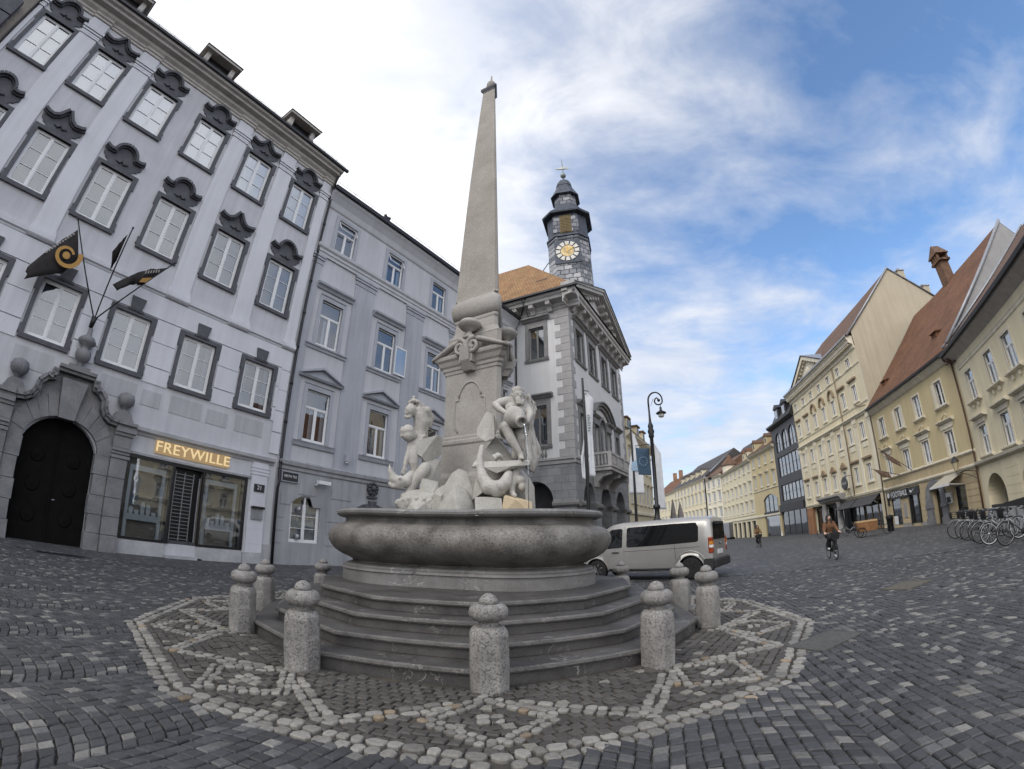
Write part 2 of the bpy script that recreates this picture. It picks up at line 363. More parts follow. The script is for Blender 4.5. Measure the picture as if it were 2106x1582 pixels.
# ------------------------------------------------------------------ windows
PROTO = {}
def win(key, parent, x, y, z, **k):
    """first use builds the window, later uses copy it with its parts"""
    if key not in PROTO:
        PROTO[key] = make_win(parent=parent, **k); o = PROTO[key]
    else: o = copy_tree(PROTO[key], parent)
    o.location = (x, y, z); return o
def make_win(parent, w, h, cols=2, rows=3, transom=None, fw=.07, bw=.028, cm=.09, frame='white', pane='glass', rec=.1, curtain='side', ccol='curt', arch=0, extra=None, name='window', ft=.07, upper_mull=False, dark=None, sash_open=False):
    f = MB(); hw = w/2
    zc = h-arch
    f.box(-hw, -hw+fw, 0, ft, 0, zc); f.box(hw-fw, hw, 0, ft, 0, zc); f.box(-hw+fw, hw-fw, 0, ft, 0, fw)
    if not arch: f.box(-hw+fw, hw-fw, 0, ft, h-fw, h)
    else:
        n = 12
        if arch >= hw*.98: po = arc(0, zc, hw, arch, PI, 0, n)
        else:
            R = (hw*hw+arch*arch)/(2*arch); al = math.asin(min(1, hw/R)); po = [(R*sin(-al+2*al*i/n), h-R+R*cos(-al+2*al*i/n)) for i in range(n+1)]
        for (a, b), (c, d) in zip(po, po[1:]):
            k = 1-fw/max(hw, .3)
            f.pxz([(a, b), (c, d), (c*k, zc+(d-zc)*k-.0), (a*k, zc+(b-zc)*k)], 0, ft)
    top = h-fw if not arch else h-fw*.6
    zt = h*transom if transom else None
    if transom:
        f.box(-hw+fw, hw-fw, -.012, ft, zt-.05, zt+.05)
        f.box(-cm/2, cm/2, -.01, ft, fw, zt-.05)
        if upper_mull: f.box(-cm*.4, cm*.4, 0, ft, zt+.05, top)
        zb = zt-.05
    else:
        if cols == 2: f.box(-cm/2, cm/2, -.012, ft, fw, top)
        zb = top
    # leaf sashes and glazing bars
    leafs = [(-hw+fw, -cm/2), (cm/2, hw-fw)] if cols == 2 else [(-hw+fw, hw-fw)]
    for a, b in leafs:
        zl = zb if not arch else zc; f.box(a, a+.045, .01, ft-.01, fw, zl); f.box(b-.045, b, .01, ft-.01, fw, zl)
        f.box(a+.045, b-.045, .01, ft-.01, fw, fw+.06)
        if not arch: f.box(a+.045, b-.045, .01, ft-.01, zb-.045, zb)
        for r in range(1, rows):
            zz = fw+((zb if not arch else zc)-fw)*r/rows; f.box(a+.045, b-.045, .015, ft-.015, zz-bw/2, zz+bw/2)
    o = f.build(name, M[frame], parent)
    g = MB(); yg = ft*.6
    if arch:
        pts = [(-hw+.02, .02), (hw-.02, .02)]+[(a*.97, zc+(b-zc)*.97) for a, b in po[::-1]]
        g.add([(a, yg, b) for a, b in pts], [tuple(range(len(pts)))])
    else: g.quad((-hw+.02, yg, .02), (hw-.02, yg, .02), (hw-.02, yg, h-.02), (-hw+.02, yg, h-.02))
    g.build('pane', M[pane], o)
    if curtain:
        zc1 = (zt-.02 if (transom and curtain != 'full') else (zc if arch else top))
        def sheet(a, b, z0, z1, n, amp=.025, y=.17):
            c = MB(); vs = []
            for i in range(n+1):
                q = a+(b-a)*i/n; yy = y+amp*sin(i*1.9+a*7)
                vs += [(q, yy, z0), (q, yy, z1)]
            c.add(vs, [(2*i, 2*i+2, 2*i+3, 2*i+1) for i in range(n)], 0, True); c.build('curtain', M[ccol], o)
        if curtain == 'side': sheet(-hw+.03, -hw+.03+w*.2, .03, zc1, 9); sheet(hw-.03-w*.2, hw-.03, .03, zc1, 9)
        elif curtain == 'center': sheet(-w*.19, w*.17, .03, zc1, 12)
        elif curtain in ('full', 'low'): sheet(-hw+.03, hw-.03, .03, zc1 if curtain == 'full' else h*.6, 24)
        elif curtain == 'mid':
            sheet(-w*.20, -w*.04, .03, zc1, 7); sheet(w*.29, w*.45, .03, zc1, 7)
    if extra: extra(o, w, h, rec)
    return o
def surround_boxes(mb, w, h, t, y0, y1, sill=True, bottom=0, mat=0):
    hw = w/2
    mb.box(-hw-t, -hw, y0, y1, -bottom, h, mat); mb.box(hw, hw+t, y0, y1, -bottom, h, mat); mb.box(-hw-t, hw+t, y0, y1, h, h+t, mat)
# ================================================================== left palace (six bays, portal, shop)
L1 = thing('town_palace', 'pale grey four storey palace with dark stone window pediments and an arched portal', 'building', (-13.08, 16.81, 0), facade(29.713))
CX = [-13.85, -10.80, -7.68, -4.55, -1.33, 1.88]
HO = .81
w_ = MB()
ops = []
for x in CX: ops += [(x-HO, x+HO, 17.74, 20.42), (x-HO, x+HO, 12.29, 15.0), (x-HO, x+HO, 7.0, 9.28)]
ops += [(-7.52, -4.66, -.1, 4.5, 1.02), (-3.45, 2.17, .56, 3.8)]
wall(w_, -15.2, 3.74, -.1, 22.3, ops)
w_.quad((-15.2, 0, -.1), (-15.2, 12, -.1), (-15.2, 12, 22.3), (-15.2, 0, 22.3)); w_.quad((3.74, 0, -.1), (3.74, 0, 22.3), (3.74, 12, 22.3), (3.74, 12, -.1))
w_.add([(3.74, .0, 22.3), (3.74, 12, 22.3), (3.74, 12, 30.2)], [(0, 1, 2)]); w_.add([(-15.2, .0, 22.3), (-15.2, 12, 22.3), (-15.2, 12, 30.2)], [(0, 1, 2)])
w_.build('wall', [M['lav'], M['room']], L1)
# pilasters
def pilaster(xa, xb):
    p = MB(); y = -.075
    p.box(xa-.07, xb+.07, -.13, 0, 10.86, 11.0); p.box(xa-.04, xb+.04, -.105, 0, 11.0, 11.12); p.box(xa, xb, y, 0, 11.12, 20.62)
    for k, (z0, z1, e) in enumerate(((20.62, 20.72, .05), (20.76, 20.86, .03), (20.90, 21.0, .07), (21.04, 21.2, .11), (21.2, 21.30, .07))): p.box(xa-e, xb+e, y-e, 0, z0, z1)
    p.box(xa, xb, y, 0, 20.72, 20.76); p.box(xa, xb, y, 0, 20.86, 20.90); p.box(xa, xb, y, 0, 21.0, 21.04)
    p.box(xa, xb, y-.01, 0, 21.30, 21.92)
    p.build('pilaster', M['lav_light'], L1)
for a, b in ((-12.85, -11.9), (-9.75, -8.80), (-3.40, -2.46), (-.16, .78), (2.98, 3.58), (-15.15, -14.95)): pilaster(a, b)
# entablature
c = MB()
prof = [(0, 21.93), (-.07, 21.93), (-.07, 22.08), (-.12, 22.1), (-.14, 22.22), (-.30, 22.34), (-.33, 22.5), (-.62, 22.56), (-.66, 22.68), (-.82, 22.74), (-.86, 22.9), (0, 22.9)]
c.pyz(prof, -15.35, 3.75)
for a, b in ((-12.9, -11.85), (-9.8, -8.75), (-3.45, -2.41), (-.21, .83), (2.93, 3.75)):
    c.pyz([(-.07, 21.94), (-.15, 21.94), (-.15, 22.09), (-.21, 22.11), (-.23, 22.23), (-.30, 22.3), (-.1, 22.3)], a, b)
c.build('cornice', M['corn'], L1)
s_ = MB(); s_.pyz([(0, 10.52), (-.05, 10.52), (-.07, 10.6), (-.15, 10.64), (-.17, 10.82), (0, 10.86)], -15.2, 3.6)
for a, b in ((-12.95, -11.8), (-9.85, -8.70), (-3.5, -2.36), (-.26, .88), (2.9, 3.66)): s_.pyz([(-.1, 10.53), (-.19, 10.6), (-.22, 10.65), (-.22, 10.84), (-.1, 10.87)], a, b)
s_.build('string_course', M['lav_light'], L1)
# rusticated mezzanine storey: blocks between the windows and panels under them
ru = MB()
edges = [-15.2]+[v for x in CX for v in (x-1.05, x+1.05)]+[3.6]
for i in range(0, len(edges), 2):
    a, b = edges[i]+.015, edges[i+1]-.015
    if b-a < .15: continue
    for z0, z1, mt in ((6.75, 7.42, 1), (7.46, 8.47, 0), (8.51, 9.48, 1)): ru.box(a, b, -.035 if mt else -.05, 0, z0, z1, 0)
ru.box(-15.19, 3.59, -.045, 0, 9.52, 10.50, 0)
for i, x in enumerate(CX):
    if i in (2, 3): xa, xb = (x-.95, x+.6) if i == 2 else (x-.6, x+.95)
    else: xa, xb = x-.75, x+.75
    ru.box(xa, xb, -.02, 0, 5.82, 6.55, 1)
for xa, xb in ((-3.35, -2.5), (-.33, .72), (-12.6, -12.0)): ru.box(xa, xb, -.02, 0, 5.82, 6.45, 1)
for q in range(5): ru.box(3.12, 3.64, -.07, 0, 5.2+q*1.06, 5.2+q*1.06+1.01, 0)
ru.build('rusticated_band', [M['lav_light'], M['lav_dark']], L1)
# windows
def l1_extra(kind):
    def fn(o, w, h, rec):
        s = MB(); y0, y1 = -rec-.07, -rec+.12; hw = w/2; t = .17
        s.box(-hw-t, -hw, y0, y1, -.02, h); s.box(hw, hw+t, y0, y1, -.02, h); s.box(-hw-t, hw+t, y0, y1, h, h+t)
        s.box(-hw-t-.03, hw+t+.03, y0-.05, y1, -.19, -.02)
        for sg in (-1, 1):
            s.box(min(sg*(hw+t), sg*(hw+t+.06)), max(sg*(hw+t), sg*(hw+t+.06)), y0, y1, h-.55, h+t)
            s.pxz([(sg*(hw+t), -.02), (sg*(hw+t+.09), -.02), (sg*(hw+t+.05), .16), (sg*(hw+t+.07), .3), (sg*(hw+t), .36)], y0, y1)
        s.build('stone_surround', M['dstone'], o)
        p = MB(); b = h+t; yb = -rec-.06
        if kind in ('seg', 'point'):
            if kind == 'seg': top = [(.52, .60)]+arc(0, .60, .5, .56, 0, PI, 12)+[(-.52, .60)]
            else: top = [(.52, .56), (.27, .72), (0, 1.18), (-.27, .72), (-.52, .56)]
            back = [(-.60, 0), (-.66, .14), (-.80, .19), (-.86, .30), (-.95, .36), (-.98, .50)]
            pl = back+top[::-1]+[(-a, q) for a, q in back[::-1]]
            p.pxz([(a, b+q) for a, q in pl], yb, -rec+.05)
            path = [(-1.02, .70), (-.80, .60)]+top[::-1]+[(.80, .60), (1.02, .70)]
            for (xa, za), (xb, zb) in zip(path, path[1:]):
                dx, dz = xb-xa, zb-za; L = math.hypot(dx, dz) or 1; nx, nz = -dz/L*.13, dx/L*.13
                p.pxz([(xa, b+za), (xb, b+zb), (xb+nx, b+zb+nz), (xa+nx, b+za+nz)], yb-.22, yb+.02)
                p.pxz([(xa-nx*.5, b+za-nz*.5), (xb-nx*.5, b+zb-nz*.5), (xb, b+zb), (xa, b+za)], yb-.10, yb+.01)
            p.tube([(-.3, yb-.02, b+.3), (-.1, yb-.05, b+.22), (0, yb-.05, b+.36), (.1, yb-.05, b+.22), (.3, yb-.02, b+.3)], .045, 6)
            p.build('pediment', M['dstone'], o)
        elif kind == 'key':
            p.pxz([(-.25, b+.02), (.25, b+.02), (.33, b+.56), (-.33, b+.56)], yb-.08, -rec+.05); p.box(-.36, .36, yb-.06, -rec, b-.04, b+.05)
            p.build('keystone', M['dstone'], o)
    return fn
KP = ['seg', 'point', 'seg', 'seg', 'point', 'seg']
for i, x in enumerate(CX):
    k = KP[i]
    win('l1w'+k, L1, x, .1, 17.74, w=1.62, h=2.68, rows=3, pane='glass_pale', curtain='full', ccol='curt', extra=l1_extra(k), fw=.09, bw=.035)
    win('l1m'+k, L1, x, .1, 12.29, w=1.62, h=2.71, rows=3, curtain='full', ccol='curt_grey', extra=l1_extra(k), fw=.09)
    win('l1f'+('a' if i < 4 else 'b'), L1, x, .1, 7.0, w=1.62, h=2.28, rows=3, curtain='full' if i < 4 else 'side', ccol='curt_grey', extra=l1_extra('key'), fw=.09)
# roof, gutter, dormers
r_ = MB(); r_.quad((-15.3, -.9, 22.93), (3.75, -.9, 22.93), (3.75, 12, 31.0), (-15.3, 12, 31.0)); r_.quad((-15.3, -.9, 22.93), (-15.3, 12, 31), (-15.3, 12, 22.95), (-15.3, 0, 22.93))
roof1 = r_.build('roof', M['slate'], L1)
g_ = MB(); g_.box(-15.35, 4.0, -1.0, -.84, 22.88, 23.05); g_.tube([(-15.3, -.8, 23.35), (3.9, -.8, 23.35)], .012, 5)
for k in range(20): g_.tube([(-15+k, -.7, 23.05), (-15+k, -.82, 23.36)], .012, 4)
g_.build('gutter', M['gutter'], L1)
for xc in (-12.25, -6.05, .3):
    d = MB()
    d.box(xc-1.0, xc-.72, -.15, 3, 23.4, 24.75, 0); d.box(xc+.72, xc+1.0, -.15, 3, 23.4, 24.75, 0); d.box(xc-.72, xc+.72, 0.15, .2, 23.6, 24.75, 1)
    d.box(xc-1.22, xc+1.22, -.45, 3.2, 24.75, 24.92, 0)
    d.add([(xc-1.28, -.52, 24.93), (xc+1.28, -.52, 24.93), (xc+1.28, 3.2, 24.93), (xc-1.28, 3.2, 24.93), (xc-.9, .5, 25.45), (xc+.9, .5, 25.45), (xc+.9, 3.2, 25.45), (xc-.9, 3.2, 25.45)],
          [(0, 1, 5, 4), (1, 2, 6, 5), (3, 0, 4, 7), (4, 5, 6, 7), (0, 3, 2, 1)], 2)
    d.build('dormer', [M['corn'], M['black'], M['slate']], roof1)
dp = MB(); dp.tube([(3.62, -.75, 22.85), (3.72, -.3, 22.3), (3.78, -.14, 21.5), (3.78, -.14, 4.2), (3.74, -.26, 3.9), (3.74, -.16, 3.6), (3.74, -.16, 0)], .075, 8)
for k in range(9): dp.tube([(3.78, -.14, 4.8+k*2), (3.78, -.14, 4.95+k*2)], .095, 8)
dp.build('drainpipe', M['iron'], L1)
# portal
po = thing('stone_portal', 'grey limestone portal with swan neck gable and dark arched gate in the pale palace', 'portal', (0, 0, 0)); po.parent = None
po.location = (-13.08, 16.81, 0); po.rotation_euler = (0, 0, facade(29.713))
X0 = -6.09
m = MB()
# jambs with blocks, arch ring, piers
for sg in (-1, 1):
    for k, (z0, z1) in enumerate(((0, .62), (.64, 1.3), (1.32, 2.0), (2.02, 2.75), (2.77, 3.48))):
        e = .0 if k % 2 else .05
        xa, xb = sorted((X0+sg*(1.43-e), X0+sg*1.95)); m.box(xa, xb, -.22, .25, z0, z1-.0)
        xa, xb = sorted((X0+sg*1.97, X0+sg*2.62)); m.box(xa, xb, -.36-(.06 if k == 0 else 0), .1, z0, z1)
    for z0, z1, e in ((3.5, 3.62, .05), (3.66, 3.76, .02), (3.78, 3.9, .08), (3.92, 4.35, .0), (4.37, 4.5, .06), (4.5, 4.66, .14)):
        xa, xb = sorted((X0+sg*1.95, X0+sg*(2.64+e))); m.box(xa, xb, -.36-e, .05, z0, z1)
a_in = arc(X0, 3.48, 1.43, 1.02, PI, 0, 14); a_out = arc(X0, 3.48, 2.0, 1.85, PI, 0, 14)
for k in range(14):
    g = .012
    (xa, za), (xb, zb), (xc, zc), (xd, zd) = a_in[k], a_in[k+1], a_out[k+1], a_out[k]
    m.pxz([(xa, za), (xb, zb), (xc-.01, zc), (xd+.01, zd)], -.2-(.03 if k % 2 else 0), .2)
m.pxz([(X0-.3, 4.42), (X0+.3, 4.42), (X0+.5, 5.85), (X0-.5, 5.85)], -.42, .1)
m.pxz([(X0-2.0, 3.5)]+a_out+[(X0+2.0, 3.5), (X0+2.0, 4.5), (X0+1.3, 4.9), (X0+.8, 5.8), (X0-.8, 5.8), (X0-1.3, 4.9), (X0-2.0, 4.5)][0:0], -.1, 0) if False else None
bk = [(X0-2.0, 4.45)]+[(x, z) for x, z in a_out if z > 4.5]+[(X0+2.0, 4.45), (X0+2.0, 4.6), (X0+1.45, 4.75), (X0+1.15, 5.05), (X0+1.05, 5.5), (X0+.72, 5.75), (X0+.7, 6.0), (X0-.7, 6.0), (X0-.72, 5.75), (X0-1.05, 5.5), (X0-1.15, 5.05), (X0-1.45, 4.75), (X0-2.0, 4.6)]
for (xa, za), (xb, zb) in zip(a_out, a_out[1:]):
    def topz(x):
        q = abs(x-X0)
        return 6.0 if q < .7 else (5.75-(q-.7)*.7 if q < 1.05 else (5.5-(q-1.05)*4.2 if q < 1.2 else max(4.62, 4.87-(q-1.2)*.5)))
    xs = [xa+(xb-xa)*t for t in (0, .33, .66, 1)]
    for p, q in zip(xs, xs[1:]):
        zp = za+(zb-za)*(p-xa)/(xb-xa); zq = za+(zb-za)*(q-xa)/(xb-xa)
        if topz(p) > zp-.05: m.pxz([(p, zp-.02), (q, zq-.02), (q, topz(q)), (p, topz(p))], -.13, .02)
m.build('stone_frame', M['portal'], po)
co = MB()
half = [(2.72, 4.66), (1.95, 4.66), (1.62, 4.70), (1.35, 4.86), (1.2, 5.12), (1.16, 5.42), (.98, 5.62), (.74, 5.7), (.70, 5.98), (.70, 6.06)]
path = [(X0-a, z) for a, z in half]+[(X0+a, z) for a, z in half[::-1]]
for (xa, za), (xb, zb) in zip(path, path[1:]):
    dx, dz = xb-xa, zb-za; L = math.hypot(dx, dz) or 1
    for off, th, yy in ((0, .12, -.44), (.12, .12, -.56)):
        nx, nz = -dz/L, dx/L
        ex, ez = dx/L*.03, dz/L*.03
        co.pxz([(xa-ex+nx*off, za-ez+nz*off), (xb+ex+nx*off, zb+ez+nz*off), (xb+ex+nx*(off+th), zb+ez+nz*(off+th)), (xa-ex+nx*(off+th), za-ez+nz*(off+th))], yy, -.02)
co.build('gable_moulding', M['portal'], po)
fin = MB(); fin.box(X0-.42, X0+.42, -.5, -.05, 6.28, 6.42)
fin.lathe([(.16, 6.42), (.10, 6.5), (.09, 6.58), (.24, 6.66), (.31, 6.85), (.28, 7.05), (.15, 7.12), (.15, 7.2), (.33, 7.34), (.36, 7.45), (.26, 7.58), (.1, 7.66), (.08, 7.95), (.03, 8.0)], (X0, -.32, 0), 20, lob=8, lamp=.1)
fin.build('urn_finial', M['portal'], po)
for sg in (-1, 1):
    u = MB(); xc = X0+sg*2.12
    u.box(xc-.42, xc+.42, -.5, -.05, 4.91, 5.0); u.pxz([(xc-.38, 5.0), (xc+.38, 5.0), (xc+.3, 5.2), (xc+.16, 5.32), (xc-.16, 5.32), (xc-.3, 5.2)], -.48, -.05)
    u.lathe([(.12, 5.32), (.1, 5.42), (.22, 5.48), (.33, 5.62), (.345, 5.78), (.28, 5.95), (.1, 6.03)], (xc, -.3, 0), 24, lob=10, lamp=.07)
    u.build('ball_finial', M['portal'], po)
gt = MB(); gt.add([(x, .4, z) for x, z in arc(X0, 3.48, 1.43, 1.02, 0, PI, 16)]+[(X0-1.43, .4, 0), (X0+1.43, .4, 0)], [tuple(range(19))])
gt.box(X0-.03, X0+.03, .34, .4, 0, 4.4)
for sg in (-1, 1):
    for z in (1.0, 2.1, 3.1): gt.lathe([(.28, 0), (.3, .03), (.22, .05), (.12, .06), (.1, .1), (.02, .11)], (0, 0, 0), 16)
    for z in (1.0, 2.1, 3.1):
        pass
n0 = len(gt.v)
gt.build('gate', M['gate'], po); M['gate'].node_tree.nodes['Principled BSDF'].inputs['Specular IOR Level'].default_value = .1
for sg in (-1, 1):
    for z in (.9, 2.0, 3.05):
        q = MB(); q.lathe([(.26, 0), (.27, .015), (.22, .02), (.12, .02), (.08, .035), (.02, .04)], n=18); q.xform(Matrix.Translation((X0+sg*.7, .4, z)) @ Matrix.Rotation(PI/2, 4, 'X'))
        q.build('gate_rosette', M['gate'], po)
gh = MB(); gh.tube([(X0+.1, .3, 1.55), (X0+.22, .3, 1.56)], .02, 6); gh.build('gate_handle', M['zinc'], po)
# shop front
sh = thing('jewellery_shop', 'black framed jewellery shop front with two showcases and a grille door', 'shop front', (-13.08, 16.81, 0), facade(29.713))
f = MB()
f.box(-3.47, -1.28, -.04, .06, .56, .66); f.box(-.02, 2.18, -.04, .06, .56, .66); f.box(-3.47, 2.18, -.04, .06, 3.70, 3.82)
for x in (-3.47, -1.42, -.03, 2.08): f.box(x, x+.10, -.05, .08, .66, 3.70)
f.build('frame', M['black'], sh)
gl = MB(); gl.quad((-3.37, .02, .66), (-1.42, .02, .66), (-1.42, .02, 3.7), (-3.37, .02, 3.7)); gl.quad((.07, .02, .66), (2.08, .02, .66), (2.08, .02, 3.7), (.07, .02, 3.7))
gl.build('display_glass', M['glass'], sh)
bx = MB()
for xa, xb in ((-3.37, -1.42), (.07, 2.08)):
    bx.quad((xa, .44, .6), (xb, .44, .6), (xb, .44, 3.75), (xa, .44, 3.75)); bx.box(xa, xb, .05, .44, .58, .62)
bx.build('display_back', M['shopin'], sh)
for xa in (-3.2, .2):
    dd = MB(); W = 1.55
    dd.box(xa, xa+.14, .1, .2, .66, 3.45); dd.box(xa+W-.14, xa+W, .1, .2, .66, 3.45); dd.box(xa+.14, xa+W-.14, .1, .2, 3.25, 3.45)
    dd.build('display_frame', M['white'], sh)
    tb = MB(); tb.box(xa+.12, xa+W-.1, .12, .42, 1.32, 1.56)
    tb.build('display_table', M['white'], sh)
    je = MB()
    for q in range(5):
        x = xa+.3+q*.24; hh = [.28, .16, .5, .42, .14][q]
        je.loft([[(x-.07, .2, 1.56), (x+.07, .2, 1.56), (x+.07, .34, 1.56), (x-.07, .34, 1.56)], [(x-.1, .22, 1.56+hh*.7), (x+.1, .22, 1.56+hh*.7), (x+.1, .3, 1.56+hh*.7), (x-.1, .3, 1.56+hh*.7)], [(x-.05, .24, 1.56+hh), (x+.05, .24, 1.56+hh), (x+.05, .28, 1.56+hh), (x-.05, .28, 1.56+hh)]])
    je.build('jewellery_bust', M['white'], sh)
    if xa < -1:
        sk = MB(); sk.pxz([(xa+.25, 1.9), (xa+.62, 1.9), (xa+.55, 2.5), (xa+.6, 3.0), (xa+.35, 3.1), (xa+.3, 2.6)], .36, .4); sk.build('blue_scarf', plain('blue_display_cloth', (.10, .16, .24), .8), sh)
do = MB()
for k in range(19): do.box(-1.2, -.35, .2, .23, .78+k*.148, .80+k*.148)
for x in (-1.2, -.78, -.37): do.box(x, x+.025, .19, .24, .72, 3.55)
do.build('door_grille', M['zinc'], sh)
db = MB(); db.box(-1.32, -.05, .4, .43, 0, 3.7, 0); db.build('door_panel', M['black'], sh)
dk = MB(); dk.box(-1.30, -.3, .2, .3, .05, .70); dk.box(-.3, -.05, .05, .35, 0, .7); dk.build('door_base', M['rd'], sh)
op_ = MB(); op_.box(-.16, -.12, .02, .06, .7, 3.4); op_.build('door_post', M['zinc'], sh)
ss = MB(); ss.box(-1.42, -.02, -.32, .02, -.02, .12); ss.build('door_step', M['lav_plinth'], sh)
for q_ in ((-3.47, -1.42, -.05, .02, -.1, .54), (-.02, 2.18, -.05, .02, -.1, .54), (2.2, 3.2, -.10, .02, -.1, .5), (3.22, 3.72, -.03, .02, -.1, .9)): pb = MB(); pb.box(*q_); pb.build('plinth', M['lav_plinth'], L1)
fa = MB(); fa.pyz([(0, 3.84), (-.10, 3.84), (-.12, 3.93), (-.05, 3.95), (0, 3.95)], -3.45, 2.3); fa.pyz([(0, 4.62), (-.06, 4.62), (-.1, 4.7), (-.22, 4.78), (-.24, 4.92), (0, 4.97)], -3.4, 3.45)
fa.build('shop_cornice', M['lav_plinth'], L1)
pp = MB(); pp.box(2.33, 3.18, -.09, 0, .5, 4.62)
for z in (4.05, 4.2, 4.35): pp.box(2.29, 3.22, -.12, 0, z, z+.09)
for z in (.9, 1.6, 2.4): pp.box(2.32, 3.19, -.1, 0, z, z+.02)
pp.build('shop_pilaster', M['lav_light'], L1)
si = thing('shop_sign', 'lit golden shop name sign above the black shop front', 'sign', (0, 0, 0)); si.location = (-13.08, 16.81, 0); si.rotation_euler = (0, 0, facade(29.713))
q = MB(); q.box(-2.36, 1.1, -.07, -.04, 4.06, 4.6); q.build('sign_panel', M['goldback'], si)
text_mesh('FREYWILLE', .60, .03, M['gold'], 'letters', si, (-.62, -.11, 4.33), sx=1.12, spacing=1.06)
np_ = thing('house_number_plate', 'dark house number plate 21 on the pale pilaster right of the shop', 'sign', (-13.08, 16.81, 0), facade(29.713))
q = MB(); q.box(2.5, 3.05, -.13, -.10, 3.27, 3.62); q.build('plate', M['rd2'], np_)
text_mesh('21', .26, .006, M['white'], 'number', np_, (2.78, -.135, 3.46))
mb_ = thing('wall_mailbox', 'small grey mailbox with dark lid on the pilaster below the number plate', 'mailbox', (-13.08, 16.81, 0), facade(29.713))
q = MB(); q.box(2.47, 3.06, -.16, -.1, 2.0, 2.5); q.build('box', M['zinc'], mb_)
q = MB(); q.pxz([(2.42, 2.5), (3.12, 2.5), (3.08, 2.6), (2.46, 2.6)], -.26, -.1); q.build('lid', M['black'], mb_)
# flags above the portal
M['flagk'] = plain('black_flag_cloth', (.022, .018, .018), .85, var=.3, ns=3); M['flago'] = plain('ochre_flag_print', (.42, .24, .07), .85, ns=8); M['flagw'] = plain('pale_flag_lettering', (.3, .28, .26), .85)
bh = MB(); bh.tube([(X0-.05, -.32, 7.98), (X0-.02, -.42, 8.42)], [.09, .13], 8); bh.build('flag_bracket', M['iron'], po)
def flag(tip, cloth, label, swirl=None, name='flag'):
    t = thing(name, label, 'flag', (-13.08, 16.81, 0), facade(29.713), 'flags above the stone portal')
    base = Vector((X0-.02, -.42, 8.3)); tip = Vector(tip)
    p = MB(); p.tube([base, tip], .028, 6); p.sph(tip, .05, 4); p.build('pole', M['iron'], t)
    c = MB(); rows = [[Vector(q) for q in r] for r in cloth]; nu = 14
    vs = []; nv = len(rows)
    for r in rows:
        for i in range(nu+1):
            f_ = i/nu*(len(r)-1); k = min(int(f_), len(r)-2); q = r[k].lerp(r[k+1], f_-k)
            vs.append(q+Vector((0, .05*sin(i*1.1)+.03*sin(i*2.3), .02*sin(i*1.7))))
    c.add(vs, [(a*(nu+1)+b, a*(nu+1)+b+1, (a+1)*(nu+1)+b+1, (a+1)*(nu+1)+b) for a in range(nv-1) for b in range(nu)], 0, True)
    cl = c.build('cloth', M['flagk'], t); so = cl.modifiers.new('thick', 'SOLIDIFY'); so.thickness = .012
    return t, cl
t, cl = flag((-8.22, -1.0, 11.55), [[(-8.05, -.96, 11.18), (-8.6, -.95, 10.2), (-9.2, -.92, 9.05)], [(-7.85, -.88, 10.8), (-8.4, -.92, 9.85), (-9.2, -.95, 8.85)], [(-7.66, -.8, 10.4), (-8.15, -.86, 9.55), (-9.1, -.95, 8.78)], [(-7.47, -.74, 10.02), (-7.95, -.8, 9.36), (-9.14, -.98, 8.55)]], 'black flag with large ochre swirl flying left from the portal bracket')
sw = MB(); cx, cz = -8.02, 10.02
rg = []
for i in range(25):
    a = rad(30+i*15); r0 = .20+.010*i; wd = .10+.004*i
    rg.append(((cx+cos(a)*(r0), -1.02, cz+sin(a)*r0*.95), (cx+cos(a)*(r0+wd), -1.02, cz+sin(a)*(r0+wd)*.95)))
sw.add([p for r in rg for p in r], [(2*i, 2*i+1, 2*i+3, 2*i+2) for i in range(24)])
sw.lathe([(.14, 0), (.15, .01)], (0, 0, 0), 14, smooth=False); n = len(sw.v)
for i in range(n-28, n): x, y, z = sw.v[i]; sw.v[i] = (cx+x-.02, -1.02-z, cz+y-.03)
sw.build('swirl_print', M['flago'], cl)
q = MB()
for k in range(11):
    f_ = k/11; x, z = -8.12-.72*f_, 10.93-1.22*f_; q.quad((x-.03, -1.03, z-.09), (x+.04, -1.03, z-.05), (x+.02, -1.03, z+.02), (x-.05, -1.03, z-.02))
q.build('flag_lettering', M['flagw'], cl)
flag((-6.15, -1.95, 11.76), [[(-6.24, -1.85, 11.45), (-6.36, -1.75, 11.1), (-6.5, -1.7, 10.62)], [(-6.22, -1.6, 10.9), (-6.28, -1.55, 10.7), (-6.36, -1.5, 10.35)], [(-6.2, -1.4, 10.45), (-6.24, -1.38, 10.3), (-6.27, -1.35, 10.05)]], 'limp dark flag on the steep middle pole of the portal bracket')
t, cl = flag((-3.85, -1.2, 11.6), [[(-4.1, -1.12, 11.28), (-5.0, -1.05, 10.75), (-5.95, -1.0, 9.72)], [(-4.45, -1.0, 10.75), (-5.1, -1.0, 10.35), (-5.75, -1.0, 9.6)], [(-4.8, -.9, 10.22), (-5.2, -.95, 10.05), (-5.7, -1.0, 9.55)]], 'black and ochre flag drooping from the pole leaning right over the shop')
q = MB(); q.add([(-4.52, -1.1, 10.62), (-4.72, -1.08, 10.3), (-5.0, -1.12, 10.18), (-4.92, -1.14, 10.4)], [(0, 1, 2, 3)]); q.build('ochre_print', M['flago'], cl)
q = MB()
for k in range(6): x, z = -4.35-.1*k, 11.02-.06*k; q.quad((x, -1.17, z-.1), (x-.05, -1.17, z-.13), (x-.05, -1.17, z), (x, -1.17, z+.03))
q.build('flag_lettering', M['flagw'], cl)

